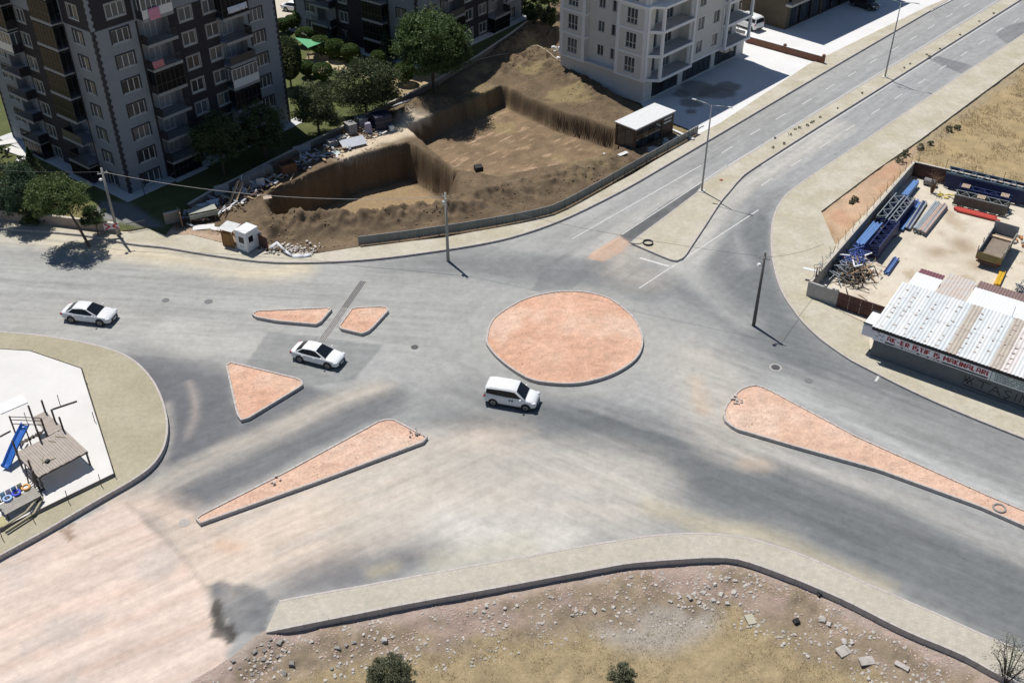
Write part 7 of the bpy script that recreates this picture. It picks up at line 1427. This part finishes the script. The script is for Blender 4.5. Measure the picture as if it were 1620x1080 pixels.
LST = [('white crumpled board on top of the timber heap by the skip', (492, 246), (2.6, .7, .08), 30, 6, wb_), ('long grey board lowest in the timber heap by the skip', (470, 262), (3.4, .35, .1), 33, 3, gb_), ('pale grey panel leaning behind the rusty skip', (478, 240), (2.2, .08, 1.0), 32, 0, gb_), ('green-white plastic strips at the end of the timber heap', (524, 243), (2.0, .8, .1), 20, 5, mat('strip_green', (.42, .50, .46), .7, .1, 5)), ('white panel standing against the third block stack', (413, 294), (.9, .06, 1.0), 20, 0, wb_), ('tan plank leaning steeply, longest of the leaning planks', (371, 318), (.3, 3.2, .07), -20, 35, tb_), ('second tan plank beside the longest leaning plank', (378, 316), (.4, 2.9, .07), -14, 32, tb_), ('narrow tan lath right of the leaning planks', (388, 312), (.12, 2.2, .06), -30, 25, tb_), ('thin white lath leaning on the first block stack', (384, 296), (.1, 1.8, .06), 10, 40, wb_), ('bluish sheet propped behind the leaning planks', (352, 308), (1.6, .08, 1.2), 30, 0, gb_), ('white rounded sheet lying behind the tarp shelter', (314, 326), (1.9, .6, .12), 25, 4, wb_), ('bluish white sheets piled right of the tarp shelter', (342, 322), (1.8, 1.0, .14), 28, 8, mat('sheet_bluewhite', (.48, .52, .55), .6, .06, 2)), ('brown board upright at the left of the tarp shelter', (287, 354), (.1, 1.5, 1.7), 25, 0, mat('board_brown', (.22, .15, .10), .85, .15, 3)), ('white sheet on the ground before the tarp shelter', (322, 358), (2.2, .9, .05), 10, 3, wb_), ('second white sheet lying near the lean-to', (345, 362), (1.4, .6, .05), -15, 3, wb_), ('tan plank lying between the sheets and the lean-to', (352, 368), (1.5, .14, .06), -25, 3, tb_), ('white plank by the corner of the sales cabin', (985, 251), (1.4, .5, .08), 40, 4, wb_), ('white pipe bundle right of the sales cabin', (1078, 213), (4.0, .35, .2), -50, 0, wb_), ('white pipes lying along the hoarding by the forecourt', (1100, 204), (3.0, .4, .2), 45, 0, wb_), ('small white scrap at the left of the sales cabin', (962, 243), (1.2, .3, .1), -15, 4, wb_), ('flat paving sheet leaning at the pit corner', (423, 312), (.9, .6, .08), 20, 8, mat('paper_tan', (.40, .33, .26), .9, .1, 3)), ('dark tyre-like lump lying in the big pit', (757, 268), (.9, .8, .6), 20, 5, mat('lump_dark', (.03, .028, .026), .9, .2, 4)), ('grey stake pile near the wide olive tree', (640, 163), (4.5, .3, .15), 40, 3, gb_)]
for lab, px, dm, rz_, ti, m in LST:
    p = sz(*px); o = MB().box((0, 0, dm[2] / 2), dm).build('loose_board' if max(dm) > 1.3 else 'loose_scrap', m, None, bevel=.012); o.location = p + Vector((0, 0, .04 + (math.sin(R(ti)) * dm[1] / 2 if dm[1] > 1 else 0))); o.rotation_euler = (R(ti), 0, R(rz_)); tag(o, lab, 'debris')
p = sz(322, 345); t = thing('tarp_shelter', 'low shelter covered by a grey green tarp on trestles', 'shelter', p, R(25)); MB().box((0, 0, 1.05), (2.9, 1.4, .08)).build('tarp_top', mat('tarp_green', (.30, .31, .26), .8, .1, 2), t).rotation_euler = (R(-6), 0, 0); MB().bb(-1.45, 1.45, -.72, -.68, .55, 1.0).build('tarp_flap', MATS['tarp_green'], t)
for x in (-1.3, 1.3):
    for y_ in (-.6, .6): MB().bar((x - .15, y_, 0), (x, y_, 1.0), .06).build('trestle_leg', tb_, t)
rb = random.Random(4)
for lab, px, n in (('heap of white sacks against the white block corner', (889, 104), 9), ('white sacks higher up beside the white block', (880, 84), 6)):
    t = thing('sack_heap', lab, 'sacks', sz(*px))
    for k in range(n): MB().box((rb.gauss(0, .5), rb.gauss(0, .6), .2 + .25 * (k % 3)), (.6, .45, .35), rb.uniform(0, 3), taper=.8).build('sack', wt, t, bevel=.1)
hp = [sz(*q) + Vector((0, 0, .12)) for q in ((752, 96), (775, 91), (800, 90), (825, 89), (845, 89), (858, 92), (868, 99), (878, 107), (893, 115))]
MB().tube(smooth_line(hp, sub=4), .06, 6).build('hose', mat('hose_tan', (.42, .36, .26), .7, .08, 4), None, True, label='pale hose winding over the earth to the white block', cat='hose')
# green canopy in the garden
p = B(500, 93); t = thing('garden_canopy', 'green fabric canopy over a garden table between clipped bushes', 'canopy', p, R(10)); cm = mat('canopy_green', (.10, .34, .17), .8, .06, 2); MB().quad((-2.6, 1.3, 2.7), (1.6, .2, 2.3), (-.9, -1.6, 2.2)).quad((-2.6, 1.3, 2.66), (-.9, -1.6, 2.16), (1.6, .2, 2.26)).build('sail', cm, t)
for x, y_, h in ((-2.6, 1.3, 2.7), (1.6, .2, 2.3), (-.9, -1.6, 2.2)): MB().tube([(x, y_, 0), (x, y_, h)], .05, 6).build('post', galv, t)
MB().bb(-1.2, .4, -.5, .3, .68, .74).build('table_top', tb_, t)
for x in (-1.0, .2): MB().bb(x - .05, x + .05, -.3, .1, 0, .68).build('table_leg', tb_, t)
# white slabs beside the left tower's lawn side
for lab, px, dm in (('white paving slab beside the left tower, upper one', (14, 226), (2.2, 1.1, .12)), ('long white paving slab at the foot of the left tower', (28, 241), (3.6, 1.2, .12)), ('small white paving slab, lowest by the left tower', (40, 252), (2.0, 1.0, .12))): p = B(*px, .08); o = MB().box((0, 0, .06), dm).build('paving_slab', pgm); o.location = p; o.rotation_euler = (0, 0, R(150) if dm[0] > 3 else R(20)); tag(o, lab, 'slab')

# small heaps on the islands
for lab, px, n, m in (('small heap of broken stones at the round end of the splitter island', (1166, 634), 16, stm), ('dark clods at the right end of the long clay wedge', (654, 688), 8, std), ('few stones near the middle edge of the long clay wedge', (432, 758), 6, stm)):
    p = g(*px, .33); t = thing('stone_heap', lab, 'stones', (p.x, p.y, .30)); rq = random.Random(n)
    for k in range(n):
        o = raw('stone', CROWNS.setdefault(('h', k % 5, m.name), rk[k % 5].copy()), t, (rq.gauss(0, .35), rq.gauss(0, .3), .03 + .05 * (k % 3))); q = rq.uniform(.12, .3); o.scale = (q, q * .8, q * .7); o.rotation_euler = (0, 0, rq.uniform(0, 6))
        if not o.data.materials: o.data.materials.append(m)
        else: o.data.materials[0] = m

# small litter among the stacked materials
rq = random.Random(12); path = smooth_line([sz(*q) for q in ((300, 350), (345, 335), (390, 312), (430, 292), (470, 268), (520, 244), (560, 226), (600, 208))], sub=4); mbs = {k: MB() for k in range(4)}
for k in range(330):
    p = rq.choice(path) + Vector((rq.gauss(0, .9), rq.gauss(.5, .8), 0)); p.z = max(.02, site_z(p.x, p.y)) + rq.uniform(.03, .35); a = rq.uniform(0, 3.14); L_ = rq.uniform(.2, 1.3)
    if sdist(PIT2, np.array([p.x]), np.array([p.y]))[0] < .3: continue
    mbs[k % 4].bar(p, p + Vector((math.cos(a) * L_, math.sin(a) * L_, rq.uniform(-.05, .25))), rq.uniform(.05, .3), rq.uniform(.03, .12))
for k, (lab, m) in enumerate((('white offcuts littering the material heaps by the garden wall', wb_), ('grey offcuts littering the material heaps by the garden wall', gb_), ('timber offcuts littering the material heaps by the garden wall', tb_), ('brown offcuts littering the material heaps by the garden wall', redb))): o = mbs[k].build('offcut_litter', m); tag(o, lab, 'litter', kind='stuff')
